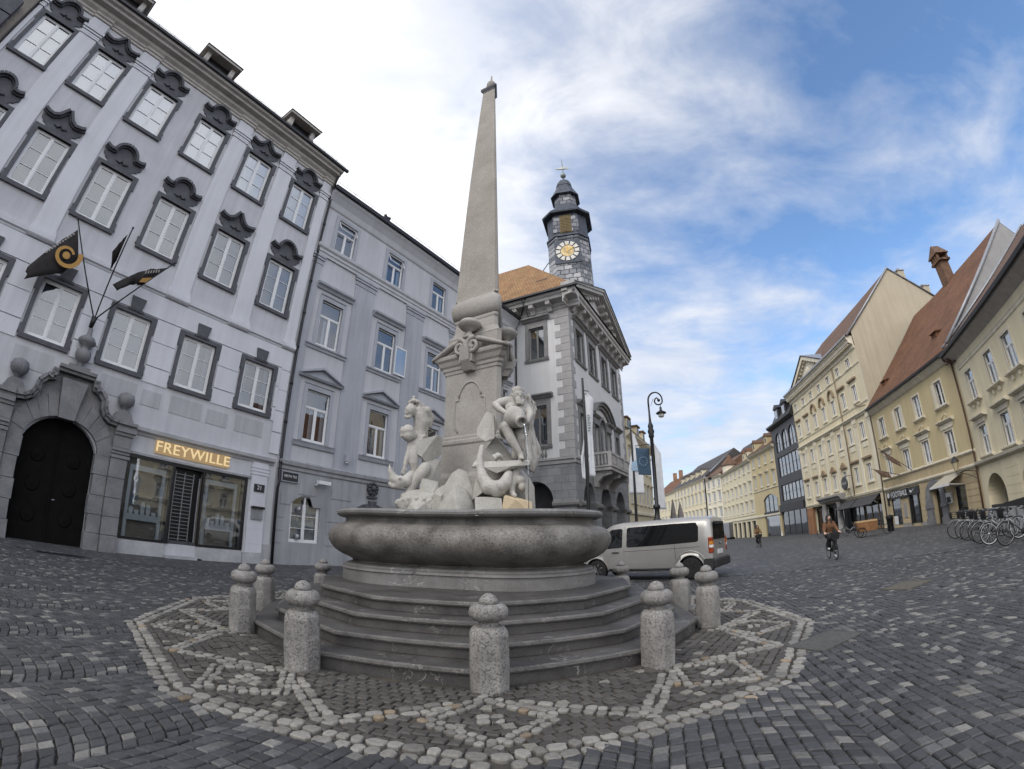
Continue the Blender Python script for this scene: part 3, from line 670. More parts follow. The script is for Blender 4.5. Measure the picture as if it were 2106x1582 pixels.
# ================================================================== second house on the left
L2 = thing('grey_townhouse', 'cool grey townhouse with flat pilasters and white sash windows behind the obelisk', 'building', (-11.22, 20.06, 0), facade(32.396))
C2 = [1.87, 6.2, 10.78, 15.2, 19.4]
ops = []
for x in C2: ops += [(x-.74, x+.74, 17.72, 19.95), (x-.74, x+.74, 11.5, 14.22), (x-.74, x+.74, 6.2, 8.92)]
ops += [(.91, 2.66, 1.1, 3.42, .42), (4.95, 7.2, -.1, 3.2, .75), (9.9, 11.7, 1.1, 3.42, .42), (14.3, 16.1, 1.1, 3.42, .42)]
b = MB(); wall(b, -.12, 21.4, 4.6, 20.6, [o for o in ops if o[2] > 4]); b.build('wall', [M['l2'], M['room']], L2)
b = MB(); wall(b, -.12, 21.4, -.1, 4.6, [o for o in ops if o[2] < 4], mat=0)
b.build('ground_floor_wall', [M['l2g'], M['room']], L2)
b = MB()
for z in (1.6, 2.21, 2.83): 
    for xa, xb in ((0, .5), (3.05, 4.4), (7.75, 9.4), (12.2, 13.8)): b.box(xa+.02, xb, -.03, 0, z-.57, z-.02)
for xa, xb in ((1.25, 2.3), (3.3, 4.6), (7.5, 9.3), (12, 14)): b.box(xa+.05 if xa < 2 else xa, xb, -.03, 0, 3.48, 4.0)
for xa in (.3, 2.75, 4.75, 7.35): 
    sg = 1 if xa in (.3, 4.75) else -1
    b.pxz([(xa, 2.9), (xa+sg*.55, 2.9), (xa+sg*.75, 3.35), (xa+sg*.6, 3.42), (xa, 3.42)], -.03, 0)
b.build('rustication', M['l2g'], L2)
for xa, xb in ((-.02, .6), (3.22, 4.82), (7.74, 9.36), (12.25, 13.9), (16.7, 18.2)):
    b = MB(); b.box(xa, xb, -.05, 0, 5.08, 16.25)
    for z0, z1, e in ((16.25, 16.35, .04), (16.38, 16.5, .02), (16.53, 16.66, .08), (16.69, 16.86, .12)): b.box(xa-e, xb+e, -.05-e, 0, z0, z1)
    b.build('pilaster', M['l2p'], L2)
b = MB(); b.pyz([(0, 16.86), (-.1, 16.86), (-.1, 17.05), (-.16, 17.08), (-.16, 17.25), (-.26, 17.35), (-.28, 17.52), (-.06, 17.62), (0, 17.66)], -.02, 21.4); b.build('moulding', M['l2'], L2); b = MB()
b.pyz([(0, 4.55), (-.08, 4.6), (-.1, 4.75), (-.2, 4.82), (-.24, 5.0), (-.05, 5.1), (0, 5.1)], -.02, 21.4); b.build('moulding', M['l2g'], L2); b = MB()
b.pyz([(0, 20.35), (-.1, 20.45), (-.2, 20.8), (-.42, 21.15), (-.55, 21.3), (-.55, 21.55), (0, 21.55)], -.02, 21.4)
b.build('eaves_cove', M['l2'], L2)
b = MB(); b.box(-.1, 21.5, -.74, -.56, 21.45, 21.72); b.build('gutter', M['gutter'], L2)
b = MB(); b.quad((-.05, -.7, 21.7), (21.5, -.7, 21.7), (21.5, 8, 28), (-.05, 8, 28)); rf2 = b.build('roof', M['slate'], L2)
b = MB(); b.tube([(0, -.6, 22.05), (21.4, -.6, 22.05)], .013, 5)
for k in range(15): b.tube([(k*1.45, -.55, 21.7), (k*1.45, -.62, 22.06)], .013, 4)
b.pxz([(4.1, 21.8), (4.6, 21.8), (4.7, 22.2), (4.35, 22.1), (4.2, 22.25)], -.6, -.4)
b.build('snow_guard', M['gutter'], rf2)
def l2x(kind):
    def fn(o, w, h, rec):
        y0 = -rec-.05; hw = w/2; s = MB()
        surround_boxes(s, w, h, .22, y0, -rec+.06)
        if kind == 'top': surround_boxes(s, w+.44, h+.22, .05, y0+.02, -rec+.03)
        s.build('window_surround', M['l2p'], o)
        p = MB()
        if kind == 'hood':
            p.pyz([(-rec, h+.55), (y0-.05, h+.58), (y0-.12, h+.7), (y0-.26, h+.78), (y0-.28, h+.9), (-rec, h+.97)], -hw-.60, hw+.60)
            p.box(-hw-.18, hw+.18, y0-.01, -rec, h+.3, h+.4)
            p.build('hood', M['l2p'], o)
        if kind == 'ped':
            X = hw+.70; z0 = h+.56
            p.pyz([(-rec, z0), (y0-.12, z0), (y0-.2, z0+.1), (-rec, z0+.14)], -X, X)
            for sg in (-1, 1): p.pxz([(sg*X, z0+.12), (0, z0+.66), (0, z0+.80), (sg*X, z0+.22)], y0-.2, -rec)
            p.pxz([(-X+.15, z0+.13), (X-.15, z0+.13), (0, z0+.62)], y0+.0, -rec); p.box(-hw-.22, hw+.22, y0-.01, -rec, h+.3, h+.38)
            p.build('pediment', M['l2p'], o)
        s = MB()
        if kind == 'hood': s.pyz([(-rec, -.34), (y0-.02, -.34), (y0-.06, -.22), (y0-.14, -.16), (y0-.14, -.08), (-rec, -.06)], -hw-.66, hw+.66)
        elif kind == 'ped': s.pyz([(-rec, -.32), (y0-.04, -.32), (y0-.1, -.16), (y0-.16, -.08), (-rec, -.04)], -hw-.54, hw+.56)
        if kind != 'top': s.build('sill', M['l2p'], o)
    return fn
def open_sash(o, w, h, rec):
    hw = w/2
def tilt(o, w, h, rec):
    l2x('top')(o, w, h, rec)
    s = MB(); hw = w/2; z0, z1 = h*.66, h-.05
    pts = [(-hw+.08, 0, z0), (hw-.08, 0, z0), (hw-.08, 0, z1), (-hw+.08, 0, z1)]
    for (a, b_) in ((0, 1), (1, 2), (2, 3), (3, 0)): s.tube([pts[a], pts[b_]], .035, 4, smooth=False)
    s.xform(Matrix.Translation((0, -.02, z0)) @ Matrix.Rotation(rad(24), 4, 'X') @ Matrix.Translation((0, 0, -z0))) if False else s.xform(Matrix.Translation((0, -.04, z1)) @ Matrix.Rotation(rad(-26), 4, 'X') @ Matrix.Translation((0, 0, -z1)))
    s.build('tilted_transom', M['white'], o)
for i, x in enumerate(C2):
    kk = dict(w=1.48, h=2.23, rows=1, transom=.66, curtain=None if i == 0 else 'side')
    if i < 2: win('l2t%d' % i, L2, x, .1, 17.72, extra=tilt, dark=1, **kk)
    else: win('l2t', L2, x, .1, 17.72, extra=l2x('top'), **kk)
    win('l2h%d' % (0 if i in (0,) else 1 if i == 1 else 2), L2, x, .1, 11.5, w=1.48, h=2.72, rows=1, transom=.66, curtain='center' if i == 0 else (None if i == 1 else 'side'), extra=l2x('hood'))
    win('l2p', L2, x, .1, 6.2, w=1.48, h=2.72, rows=1, transom=.66, curtain='mid', extra=l2x('ped'))
sa = MB(); sa.box(6.98, 7.05, -.12, -.07, 11.6, 13.5); sa.box(7.9, 7.97, -.12, -.07, 11.6, 13.5); sa.box(7.05, 7.9, -.12, -.07, 11.6, 11.7); sa.box(7.05, 7.9, -.12, -.07, 13.4, 13.5)
so_ = sa.build('open_sash', M['white'], L2); sa = MB(); sa.quad((7.05, -.095, 11.7), (7.9, -.095, 11.7), (7.9, -.095, 13.4), (7.05, -.095, 13.4)); sa.build('pane', M['glass_pale'], so_)
win('l2arch', L2, 1.785, .12, 1.1, w=1.75, h=2.32, rows=3, arch=.42, curtain='full', ccol='curt', fw=.1); win('l2arch', L2, 10.8, .12, 1.1); win('l2arch', L2, 15.2, .12, 1.1)
for z in (1.4, 2.75):
    v = MB(); v.lathe([(.13, -.1), (.15, 0), (.13, .08)], n=14); v.xform(Matrix.Translation((1.42, .05, z-.02)) @ Matrix.Rotation(PI/2, 4, 'Y')); v.build('ventilation_pipe', M['zinc'], L2)
dr = MB(); wall(dr, 4.95, 7.2, -.1, 3.2, [], y=.3); dr.build('door_leaf', [M['rd'], M['room']], L2)
da = MB()
for k in range(11):
    a0, a1 = PI-PI*k/11, PI-PI*(k+1)/11
    P_ = lambda a, r: (6.08+r*1.15*cos(a), 2.45+r*.78*sin(a)); da.pxz([P_(a0, 1.0), P_(a1+.02, 1.0), P_(a1+.02, 1.32), P_(a0, 1.32)], -.12, .05)
da.pxz([(5.9, 3.2), (6.26, 3.2), (6.33, 3.62), (5.83, 3.62)], -.2, .02)
da.build('door_arch', M['dstone'], L2)
fl_ = MB()
for k in range(7): a = PI*k/6; fl_.tube([(6.08, .2, 2.45), (6.08+1.08*cos(a), .2, 2.45+.7*sin(a))], .025, 5)
fl_.build('fanlight_bars', M['white'], L2)
cr = thing('stone_crest', 'small dark carved coat of arms above the arched door of the grey townhouse', 'crest', (-11.22, 20.06, 0), facade(32.396))
q = MB(); q.box(5.7, 6.4, -.14, -.04, 3.78, 3.9); q.pxz([(5.78, 4.0), (6.34, 4.0), (6.45, 4.3), (6.38, 4.6), (6.05, 4.72), (5.72, 4.6), (5.66, 4.3)], -.16, -.04); q.box(5.95, 6.15, -.15, -.04, 3.9, 4.02)
for k in range(9): a = 2*PI*k/9; q.sph((6.05+.3*cos(a), -.16, 4.35+.28*sin(a)), .09, 5)
q.sph((6.05, -.18, 4.35), .16, 6); q.build('carving', M['rd'], cr)
st = thing('street_name_sign', 'dark street name plate reading Mestni trg beside the downpipe', 'sign', (-11.22, 20.06, 0), facade(32.396))
q = MB(); q.box(.2, 1.18, -.10, -.03, 3.98, 4.5); q.build('rim', M['l2p'], st); q = MB(); q.box(.25, 1.13, -.115, -.1, 4.03, 4.45); q.build('plate', M['rd2'], st)
text_mesh('MESTNI TRG', .17, .004, M['white'], 'letters', st, (.69, -.118, 4.25), sx=.78)
cm_ = thing('security_camera', 'white surveillance camera on a bracket above the arched window', 'camera', (-11.22, 20.06, 0), facade(32.396))
q = MB(); q.tube([(2.2, 0, 4.02), (2.25, -.3, 4.1)], .04, 6); q.build('bracket', M['white'], cm_); q = MB(); q.box(2.2, 2.95, -.42, -.2, 4.1, 4.28); q.build('housing', M['white'], cm_)
lb = thing('wall_lamp_box', 'small grey box lamp on the pilaster between the ground and first floor windows', 'lamp', (-11.22, 20.06, 0), facade(32.396))
q = MB(); q.box(3.9, 4.16, -.3, -.05, 5.55, 5.95); q.build('housing', M['l2p'], lb); q = MB(); q.box(3.94, 4.12, -.26, -.1, 5.48, 5.55); q.build('lens', M['white'], lb)

# ================================================================== neighbour at the far left
L0 = thing('brown_corner_house', 'dark brown stone house at the far left edge beyond the pale palace', 'building', (-13.08, 16.81, 0), facade(29.713))
M['brownw'] = stone('brown_weathered_wall', (.16, .14, .125), (.27, .24, .21), .8, bs=.4)
b = MB(); b.box(-30, -15.25, -.25, 6, -.1, 27); b.build('wall', M['brownw'], L0)
b = MB()
for k in range(18): b.box(-16.6-(.5 if k % 2 else 0), -15.55, -.62, -.4, k*1.1, k*1.1+1.02)
b.build('quoins', M['dstone'], L0)
b = MB(); b.pyz([(-.2, 22.6), (-.5, 22.9), (-.9, 23.2), (-1.1, 23.9), (-.2, 24.1)], -30, -15.4); b.build('cornice', M['corn'], L0)
b = MB(); b.quad((-30, -1.15, 24.0), (-15.4, -1.15, 24.0), (-15.4, 7, 30), (-30, 7, 30)); b.build('roof', M['slate'], L0)
b = MB(); b.tube([(-17.6, -1.2, 21.2), (-17.5, -.75, 20.2), (-17.5, -.65, 0)], .09, 8); b.build('drainpipe', M['iron'], L0)
# ================================================================== town hall
TH = thing('town_hall', 'white town hall with grey quoins, arcade, balcony and pediment', 'building', (5.03, 35.79, 0), facade(28.312))
W_ = 17.07; D_ = 5.6
BX = [2.55, 6.15, 10.15, 13.85]
# front (street) face, local y=0
b = MB()
ops = [(x-1.0, x+1.0, 17.2, 20.4) for x in BX]+[(1.55, 2.75, 8.9, 12.3), (5.15, 6.5, 8.4, 12.1), (6.75, 8.75, 8.4, 13.0, 1.0), (9.0, 10.35, 8.4, 12.1), (12.55, 14.1, 8.9, 12.3)]
wall(b, 0, W_, 7.85, 22.0, ops, d=.5)
# side (square) face, local x=0, y 0..D_: build as facade then rotate
n0 = len(b.v); wall(b, -D_, 0, 7.85, 22.0, [(-3.92, -2.42, 17.3, 20.4), (-3.95, -2.36, 9.45, 12.9), ], d=.5)
R90 = Matrix.Rotation(-PI/2, 4, 'Z')
b.xform(R90, n0)
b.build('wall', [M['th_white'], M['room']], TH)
b = MB(); wall(b, 0, W_, -.1, 7.85, [(1.75, 4.85, -.2, 6.45, 1.55), (6.5, 9.9, -.2, 6.45, 1.7), (11.6, 15.2, -.2, 6.45, 1.8)], d=1.3, nseg=16)
n0 = len(b.v); wall(b, -D_, 0, -.1, 7.85, [(-5.3, -2.0, -.2, 6.45, 1.65)], d=1.3, nseg=16); b.xform(R90, n0)
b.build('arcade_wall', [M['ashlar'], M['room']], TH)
# impost mouldings and plinth band
b = MB()
for xa, xb in ((-.12, 1.75), (4.85, 6.5), (9.9, 11.6), (15.2, W_)):
    b.pyz([(.5, 4.25), (-.10, 4.25), (-.26, 4.38), (-.28, 4.55), (-.2, 4.72), (.5, 4.78)], xa, xb)
n0 = len(b.v); b.pyz([(.5, 4.25), (-.10, 4.25), (-.26, 4.38), (-.28, 4.55), (-.2, 4.72), (.5, 4.78)], -2.0, .28); b.xform(R90, n0)
b.build('impost_moulding', M['th_trim'], TH)
b = MB(); pr = [(0, 7.7), (-.1, 7.75), (-.12, 8.0), (-.22, 8.08), (-.22, 8.25), (0, 8.3)]; b.pyz(pr, -.22, W_)
n0 = len(b.v); b.pyz(pr, -D_, .0); b.xform(R90, n0); b.build('string_course', M['th_grey'], TH)
# quoins
b = MB(); nq = 19; q0, q1 = 8.3, 20.9; h = (q1-q0)/nq
for k in range(nq):
    z0, z1 = q0+k*h+.012, q0+(k+1)*h-.012; L = .78 if k % 2 == 0 else 1.32; L2_ = 1.32 if k % 2 == 0 else .8
    b.box(-.05, L*.75, -.05, L2_, z0, z1)
    b.box(W_-L*.75, W_+.05, -.05, .5, z0, z1)
b.box(-.06, 1.0, -.06, 1.95, 20.92, 21.7); b.build('quoins', M['th_grey'], TH)
# windows
def thx(kind):
    def fn(o, w, h, rec):
        s = MB(); y0 = -rec-.08; surround_boxes(s, w, h, .36, y0, -rec+.1); s.pyz([(-rec, -.3), (y0-.05, -.3), (y0-.12, -.12), (-rec, 0)], -w/2-.42, w/2+.42)
        s.build('window_surround', M['th_trim'], o)
        p = MB(); p.box(-w/2-.36, w/2+.36, y0, -rec, h+.36, h+.62)
        p.pyz([(-rec, h+.62), (y0-.1, h+.62), (y0-.25, h+.78), (y0-.42, h+.86), (y0-.42, h+.98), (-rec, h+1.02)], -w/2-.62, w/2+.62)
        p.build('cornice_hood', M['th_trim'], o)
    return fn
for x in BX: win('thu', TH, x, .22, 17.2, w=2.0, h=3.2, rows=3, curtain=None, rec=.22, frame='th_trim', extra=thx('u'))
for x in (2.15, 13.3): win('thl', TH, x, .22, 8.9, w=1.2 if x < 3 else 1.5, h=3.4, rows=3, curtain=None, rec=.22, frame='th_trim', extra=thx('u'))
def sidewin(key, yc, z, **k):
    o = win(key, TH, 0, 0, z, **k); o.location = (.22, yc, z); o.rotation_euler = (0, 0, -PI/2); return o
def amber_blind(o, w, h, rec):  # plain amber sheet across the top of the window
    thx('u')(o, w, h, rec)
    q = MB(); q.quad((-w/2+.05, .16, h*.72), (w/2-.05, .16, h*.72), (w/2-.05, .16, h*.95), (-w/2+.05, .16, h*.95)); q.build('blind', plain('amber_window_blind', (.42, .26, .10), .9), o)
sidewin('ths', 3.17, 17.3, w=1.5, h=3.1, rows=1, curtain=None, rec=.22, frame='th_trim', extra=amber_blind)
sidewin('ths2', 3.155, 9.45, w=1.59, h=3.45, rows=1, curtain=None, rec=.22, frame='th_trim', extra=amber_blind)
b = MB()
for k in range(5): b.lathe([(.07, 8.35), (.13, 8.55), (.06, 8.85), (.09, 9.1)], (-.02, 2.55+k*.3, 0), 10)
b.box(-.12, .1, 2.3, 4.0, 9.12, 9.3); b.build('sill_balustrade', M['th_trim'], TH)
# three light balcony window
b = MB()
for xa, xb in ((4.95, 5.12), (6.52, 6.74), (8.76, 8.98), (10.38, 10.55)): b.box(xa, xb, -.18, .2, 8.3, 12.2)
b.box(4.8, 6.75, -.22, .1, 12.12, 12.75); b.box(8.75, 10.7, -.22, .1, 12.12, 12.75)
n = 14; ai = arc(7.75, 12.0, 1.0, 1.0, PI, 0, n); ao = arc(7.75, 12.0, 1.28, 1.28, PI, 0, n)
for k in range(n): b.pxz([ai[k], ai[k+1], ao[k+1], ao[k]], -.22, .1)
w2 = 3.15; rise = 1.5
for r0, r1, yy in ((0, .22, -.45), (.22, .36, -.62), (-.3, 0, -.24)):
    R = (w2*w2+rise*rise)/(2*rise); al = math.asin(w2/R); cz = 12.85+rise-R
    for k in range(16):
        a0 = -al+2*al*k/16; a1 = -al+2*al*(k+1)/16
        P_ = lambda a, r: (7.75+(R+r)*sin(a), cz+(R+r)*cos(a)); b.pxz([P_(a0, r0), P_(a1, r0), P_(a1, r1), P_(a0, r1)], yy, .02)
b.pyz([(0, 12.72), (-.3, 12.75), (-.5, 12.9), (-.5, 13.0), (0, 13.02)], 4.4, 6.5); b.pyz([(0, 12.72), (-.3, 12.75), (-.5, 12.9), (-.5, 13.0), (0, 13.02)], 9.0, 11.1)
b.build('balcony_window_frame', M['th_trim'], TH)
b = MB(); b.quad((5.12, .2, 8.4), (10.38, .2, 8.4), (10.38, .2, 12.1), (5.12, .2, 12.1))
b.build('pane', M['glass'], TH)
# balcony
ba = MB(); ba.box(4.2, 11.3, -1.75, 0, 7.55, 7.85); ba.box(4.1, 11.4, -1.85, 0, 7.85, 7.98)
for x in (4.9, 7.75, 10.6): ba.pyz([(0, 6.2), (0, 7.55), (-1.6, 7.55), (-1.5, 7.2), (-.8, 7.05), (-.35, 6.6), (-.3, 6.2)], x-.28, x+.28)
bal = ba.build('balcony', M['th_corn'], TH)
ra = MB(); ra.box(4.2, 11.3, -1.78, -1.5, 9.0, 9.2); ra.box(4.2, 4.48, -1.5, 0, 9.0, 9.2); ra.box(11.02, 11.3, -1.5, 0, 9.0, 9.2)
for x in (4.2, 6.4, 8.75, 11.0): ra.box(x, x+.32, -1.79, -1.48, 7.98, 9.0)
for k in range(20):
    x = 4.75+k*.33
    if any(abs(x-p-.16) < .22 for p in (4.2, 6.4, 8.75, 11.0)): continue
    ra.lathe([(.07, 7.98), (.13, 8.25), (.06, 8.65), (.10, 9.0)], (x, -1.64, 0), 8)
for k in range(4): ra.lathe([(.07, 7.98), (.13, 8.25), (.06, 8.65), (.10, 9.0)], (4.34, -1.25+k*.33, 0), 8)
ra.build('balustrade', M['th_corn'], bal)
# cornice, brackets, pediment
cp = [(0, 21.75), (-.08, 21.75), (-.08, 22.0), (-.2, 22.1), (-.22, 22.3), (-.42, 22.4), (-.95, 22.45), (-1.0, 22.7), (-1.15, 22.8), (-1.2, 23.05), (0, 23.05)]
b = MB(); b.pyz(cp, -1.2, W_+1.2); n0 = len(b.v); b.pyz(cp, -D_-.4, 1.19); b.xform(R90, n0)
b.build('cornice', M['th_corn'], TH)
for k in range(10):
    b = MB(); x = .7+k*1.74; b.pyz([(0, 21.55), (-.3, 21.6), (-.5, 21.95), (-.85, 22.1), (-.9, 22.43), (0, 22.43)], x-.22, x+.22); b.build('bracket', M['th_corn'], TH)
for y in (1.6, 3.3, 5.0):
    b = MB(); b.pyz([(0, 21.55), (-.3, 21.6), (-.5, 21.95), (-.85, 22.1), (-.9, 22.43), (0, 22.43)], -.22, .22); b.xform(Matrix.Translation((0, y, 0)) @ R90); b.build('bracket', M['th_corn'], TH)
AX, AZ = 8.55, 27.55
b = MB(); b.add([(-.4, -.02, 23.05), (W_+.4, -.02, 23.05), (AX, -.02, AZ-.3)], [(0, 1, 2)], 0); b.build('tympanum', M['th_white'], TH)
b = MB()
for (xa, za, xb, zb) in ((-1.35, 23.05, AX, AZ), (W_+1.35, 23.05, AX, AZ)):
    for z0, z1, yy in ((-.62, -.35, -.55), (-.35, .0, -1.15), (0, .3, -1.3)):
        b.pxz([(xa, za+z0+.3), (xb, zb+z0), (xb, zb+z1), (xa, za+z1+.3)], yy, .0)
b.build('raking_cornice', M['th_corn'], TH)
for sgn in (0, 1):
    for k in range(8):
        f_ = (k+.9)/9; xa = .2 if sgn == 0 else W_-.2; x = xa+(AX-xa)*f_; z = 23.1+(AZ-23.1)*f_-.55
        q = MB(); q.box(x-.2, x+.2, -.85, 0, z-.25, z+.12); q.build('pediment_bracket', M['th_corn'], TH)
b = MB()
for x, z, r in ((AX, 24.4, .8), (AX-1.6, 23.9, .5), (AX+1.6, 23.9, .5)): b.sph((x, -.1, z), r, 7, sy=.35)
b.build('tympanum_relief', M['th_white'], TH)
# roofs
b = MB(); ez = 23.1
b.add([(-1.35, -1.35, ez), (5, 6.2, 31.4), (5, 24, 31.4), (-1.35, 24, ez)], [(0, 1, 2, 3)], 0)
b.build('main_roof', M['tile_orange'], TH)
b = MB(); b.add([(-1.35, -1.35, ez), (5, 6.2, 31.4), (AX, 9, 31.4), (18.5, -1.35, ez)], [(0, 1, 2, 3)], 0)
b.add([(18.5, -1.35, ez), (AX, 9, 31.4), (AX, 24, 31.4), (18.5, 24, ez)], [(0, 1, 2, 3)], 0)
b.add([(-1.45, -1.42, 23.42), (AX, -1.42, AZ+.36), (AX, 4.0, AZ+.36)], [(0, 1, 2)], 0); b.add([(W_+1.45, -1.42, 23.42), (AX, -1.42, AZ+.36), (AX, 4.0, AZ+.36)], [(0, 1, 2)], 0)
b.build('pediment_roof', M['slate'], TH)
b = MB(); b.box(-1.5, -1.2, -1.5, 6.2, 23.02, 23.2)
for q_ in (3.6, ): b.tube([(-1.25, q_, 23.0), (-.3, q_+.9, 22.0), (-.14, 5.2, 21.3), (-.14, 5.2, 8.2)], .07, 6)
b.tube([(-.14, 5.5, 21.0), (-.14, 5.5, 0)], .09, 6)
b.tube([(-1.4, 4.0, 23.05), (-.35, 3.8, 21.6), (-.25, 3.7, 21.4)], .06, 6)
b.build('gutter', M['gutter'], TH)
b = MB(); b.box(-.0, .9, 2.2, 3.4, 24.6, 25.6); b.xform(Matrix.Translation((.75, 0, .35))); b.build('roof_hatch', M['slate'], TH)
b = MB(); b.tube([(5, 4.8, 29.6), (6.2, 4.2, 31.8)], .05, 5); b.build('lightning_rod', M['iron'], TH)
# clock tower (stands on the hall roof)
CT = thing('clock_tower', 'dark grey clock tower with painted block walls and white clock face above the town hall', 'tower', (7.31, 46.4, 0), facade(-75.5)+PI)
def octo(w, ch, z): h = w/2; return [(-h+ch, -h, z), (h-ch, -h, z), (h, -h+ch, z), (h, h-ch, z), (h-ch, h, z), (-h+ch, h, z), (-h, h-ch, z), (-h, -h+ch, z)]
b = MB(); b.loft([octo(5.0, 1.15, 22), octo(5.0, 1.15, 36.4)]); b.build('shaft', M['sgraf'], CT)
b = MB()
for z, w in ((36.4, 5.3), (35.9, 5.15)): b.loft([octo(w, 1.2, z), octo(w, 1.2, z+.22)])
b.build('belt_moulding', M['tower_dark'], CT)
b = MB(); b.loft([octo(4.9, 1.15, 36.6), octo(4.9, 1.15, 40.2)]); b.build('belfry', M['tower_dark'], CT)
b = MB()
for x in (-1.15, 1.15): b.box(x-.42, x+.42, -2.5, -2.4, 37.0, 39.6)
b.build('belfry_panel', M['sgraf'], CT)
sv = MB(); wall(sv, -.72, .72, 36.9, 39.7, [], y=-2.5); sv.pxz([(-.66, 37.0), (.66, 37.0), (.66, 39.0)]+arc(0, 39.0, .66, .6, 0, PI, 8)[1:], -2.56, -2.4)
for k in range(9): sv.box(-.6, .6, -2.6, -2.55, 37.15+k*.24, 37.22+k*.24)
sv.box(-.05, .05, -2.63, -2.5, 37.0, 39.6)
sv.build('louvred_shutter', plain('brown_louvre_wood', (.16, .12, .055), .8), CT)
b = MB(); b.loft([octo(6.0, 1.3, 40.0), octo(6.1, 1.3, 40.2), octo(6.0, 1.3, 40.35), octo(4.2, 1.0, 41.4), octo(3.4, .85, 42.3)])
b.build('belfry_roof', M['tower_dark'], CT)
b = MB(); b.loft([octo(2.9, .7, 42.3), octo(2.7, .65, 44.6)]); b.build('lantern', M['sgraf'], CT)
b = MB(); b.loft([octo(3.7, .85, 44.3), octo(3.5, .85, 44.6), octo(2.4, .6, 45.9), octo(2.0, .5, 46.6)]); b.loft([octo(2.1, .5, 46.6), octo(1.8, .45, 47.3), octo(1.3, .3, 47.8)]); b.build('lantern_roof', M['tower_dark'], CT)
b = MB(); b.tube([(0, 0, 47.7), (0, 0, 52.6)], [.12, .05], 6); b.sph((0, 0, 49.2), .42, 6)
b.build('spire_rod', plain('verdigris_metal', (.22, .25, .24), .5, .4), CT)
b = MB(); b.loft([[(-1.0, -.04, 50.7), (-1.0, .04, 50.7), (-1.0, .04, 50.75), (-1.0, -.04, 50.75)], [(0, -.1, 50.5), (0, .1, 50.5), (0, .1, 51), (0, -.1, 51)], [(.5, -.05, 50.5), (.5, .05, 50.5), (.5, .05, 50.7), (.5, -.05, 50.7)], [(.9, -.02, 50.4), (.9, .02, 50.4), (.9, .02, 50.95), (.9, -.02, 50.95)]])
b.add([(-.1, 0, 50.9), (.25, 0, 50.9), (.6, .1, 51.5)], [(0, 1, 2)]); b.build('bird_weathervane', plain('pale_vane_metal', (.4, .42, .4), .5, .3), CT)
ck = MB(); ck.box(-1.55, 1.55, -2.62, -2.45, 32.3, 35.6, 0); ck.build('clock_panel', M['tower_dark'], CT)
ckx = Matrix.Translation((0, -2.64, 34.0)) @ Matrix.Rotation(PI/2, 4, 'X')
ck = MB(); n = 24
for k in range(n):
    if k % 2 == 0: a0, a1 = 2*PI*(k-.72)/n, 2*PI*(k+.72)/n; ck.pxy([(.88*cos(a0), .88*sin(a0)), (1.42*cos(a0), 1.42*sin(a0)), (1.42*cos(a1), 1.42*sin(a1)), (.88*cos(a1), .88*sin(a1))], 0, .05)
ck.xform(ckx); cf = ck.build('clock_face', plain('white_clock_numerals', (.66, .64, .58), .7), CT)
ck = MB(); ck.lathe([(.8, 0), (.8, .03), (.02, .04)], n=24, smooth=False); ck.xform(ckx); ck.build('dial', plain('gilded_clock_dial', (.50, .38, .19), .5, .2, .5, 2), cf)
ck = MB(); ck.pxy([(-.06, -.2), (.06, -.2), (.03, .95), (-.03, .95)], .05, .08); ck.xform(Matrix.Rotation(rad(-60), 4, 'Z')); n1 = len(ck.v); ck.pxy([(-.05, -.2), (.05, -.2), (.02, 1.2), (-.02, 1.2)], .08, .1); ck.xform(ckx); ck.build('clock_hands', M['gold'] if False else plain('gold_clock_hand', (.55, .36, .10), .4, .6), cf)

# ================================================================== house beyond the hall
N1 = thing('cream_row_house', 'cream house with dormered roof beyond the town hall on the left of the street', 'building', (5.03+17.2*sin(rad(28.312)), 35.79+17.2*cos(rad(28.312)), 0), facade(28.312))
C3 = [1.6+k*2.3 for k in range(6)]
b = MB(); ops = [(x-.6, x+.6, z, z+h) for x in C3 for z, h in ((9.9, 2.2), (5.6, 2.5))]+[(1, 3.4, -.1, 3.4), (5, 8, -.1, 3.4), (9.5, 12.5, -.1, 3.4)]
wall(b, 0, 14.6, -.1, 13.6, ops, d=.4); b.quad((14.6, 0, -.1), (14.6, 8, -.1), (14.6, 8, 13.6), (14.6, 0, 13.6)); b.quad((0, 0, -.1), (0, 0, 13.6), (0, 8, 13.6), (0, 8, -.1)); b.build('wall', [M['r3'], M['room']], N1)
def hood(o, w, h, rec):
    p = MB(); p.pyz([(-rec, h+.2), (-rec-.2, h+.3), (-rec-.25, h+.45), (-rec, h+.5)], -w/2-.25, w/2+.25); p.pyz([(-rec, -.15), (-rec-.15, -.12), (-rec-.15, 0), (-rec, 0)], -w/2-.15, w/2+.15)
    p.build('trim', M['rtrim'], o)
for x in C3:
    win('n1a', N1, x, .08, 9.9, w=1.2, h=2.2, rows=2, curtain=None, rec=.08, extra=hood); win('n1b', N1, x, .08, 5.6, w=1.2, h=2.5, rows=2, curtain=None, rec=.08, extra=hood)
b = MB(); b.pyz([(0, 13.2), (-.3, 13.4), (-.7, 13.7), (-.7, 14.0), (0, 14.0)], -.1, 14.8); b.pyz([(0, 4.2), (-.2, 4.3), (-.2, 4.6), (0, 4.7)], 0, 14.6); b.build('cornice', M['r3l'], N1)
b = MB(); b.quad((-.1, -.8, 13.95), (14.9, -.8, 13.95), (14.9, 5.5, 19), (-.1, 5.5, 19)); rfn = b.build('roof', M['tile_brown'], N1)
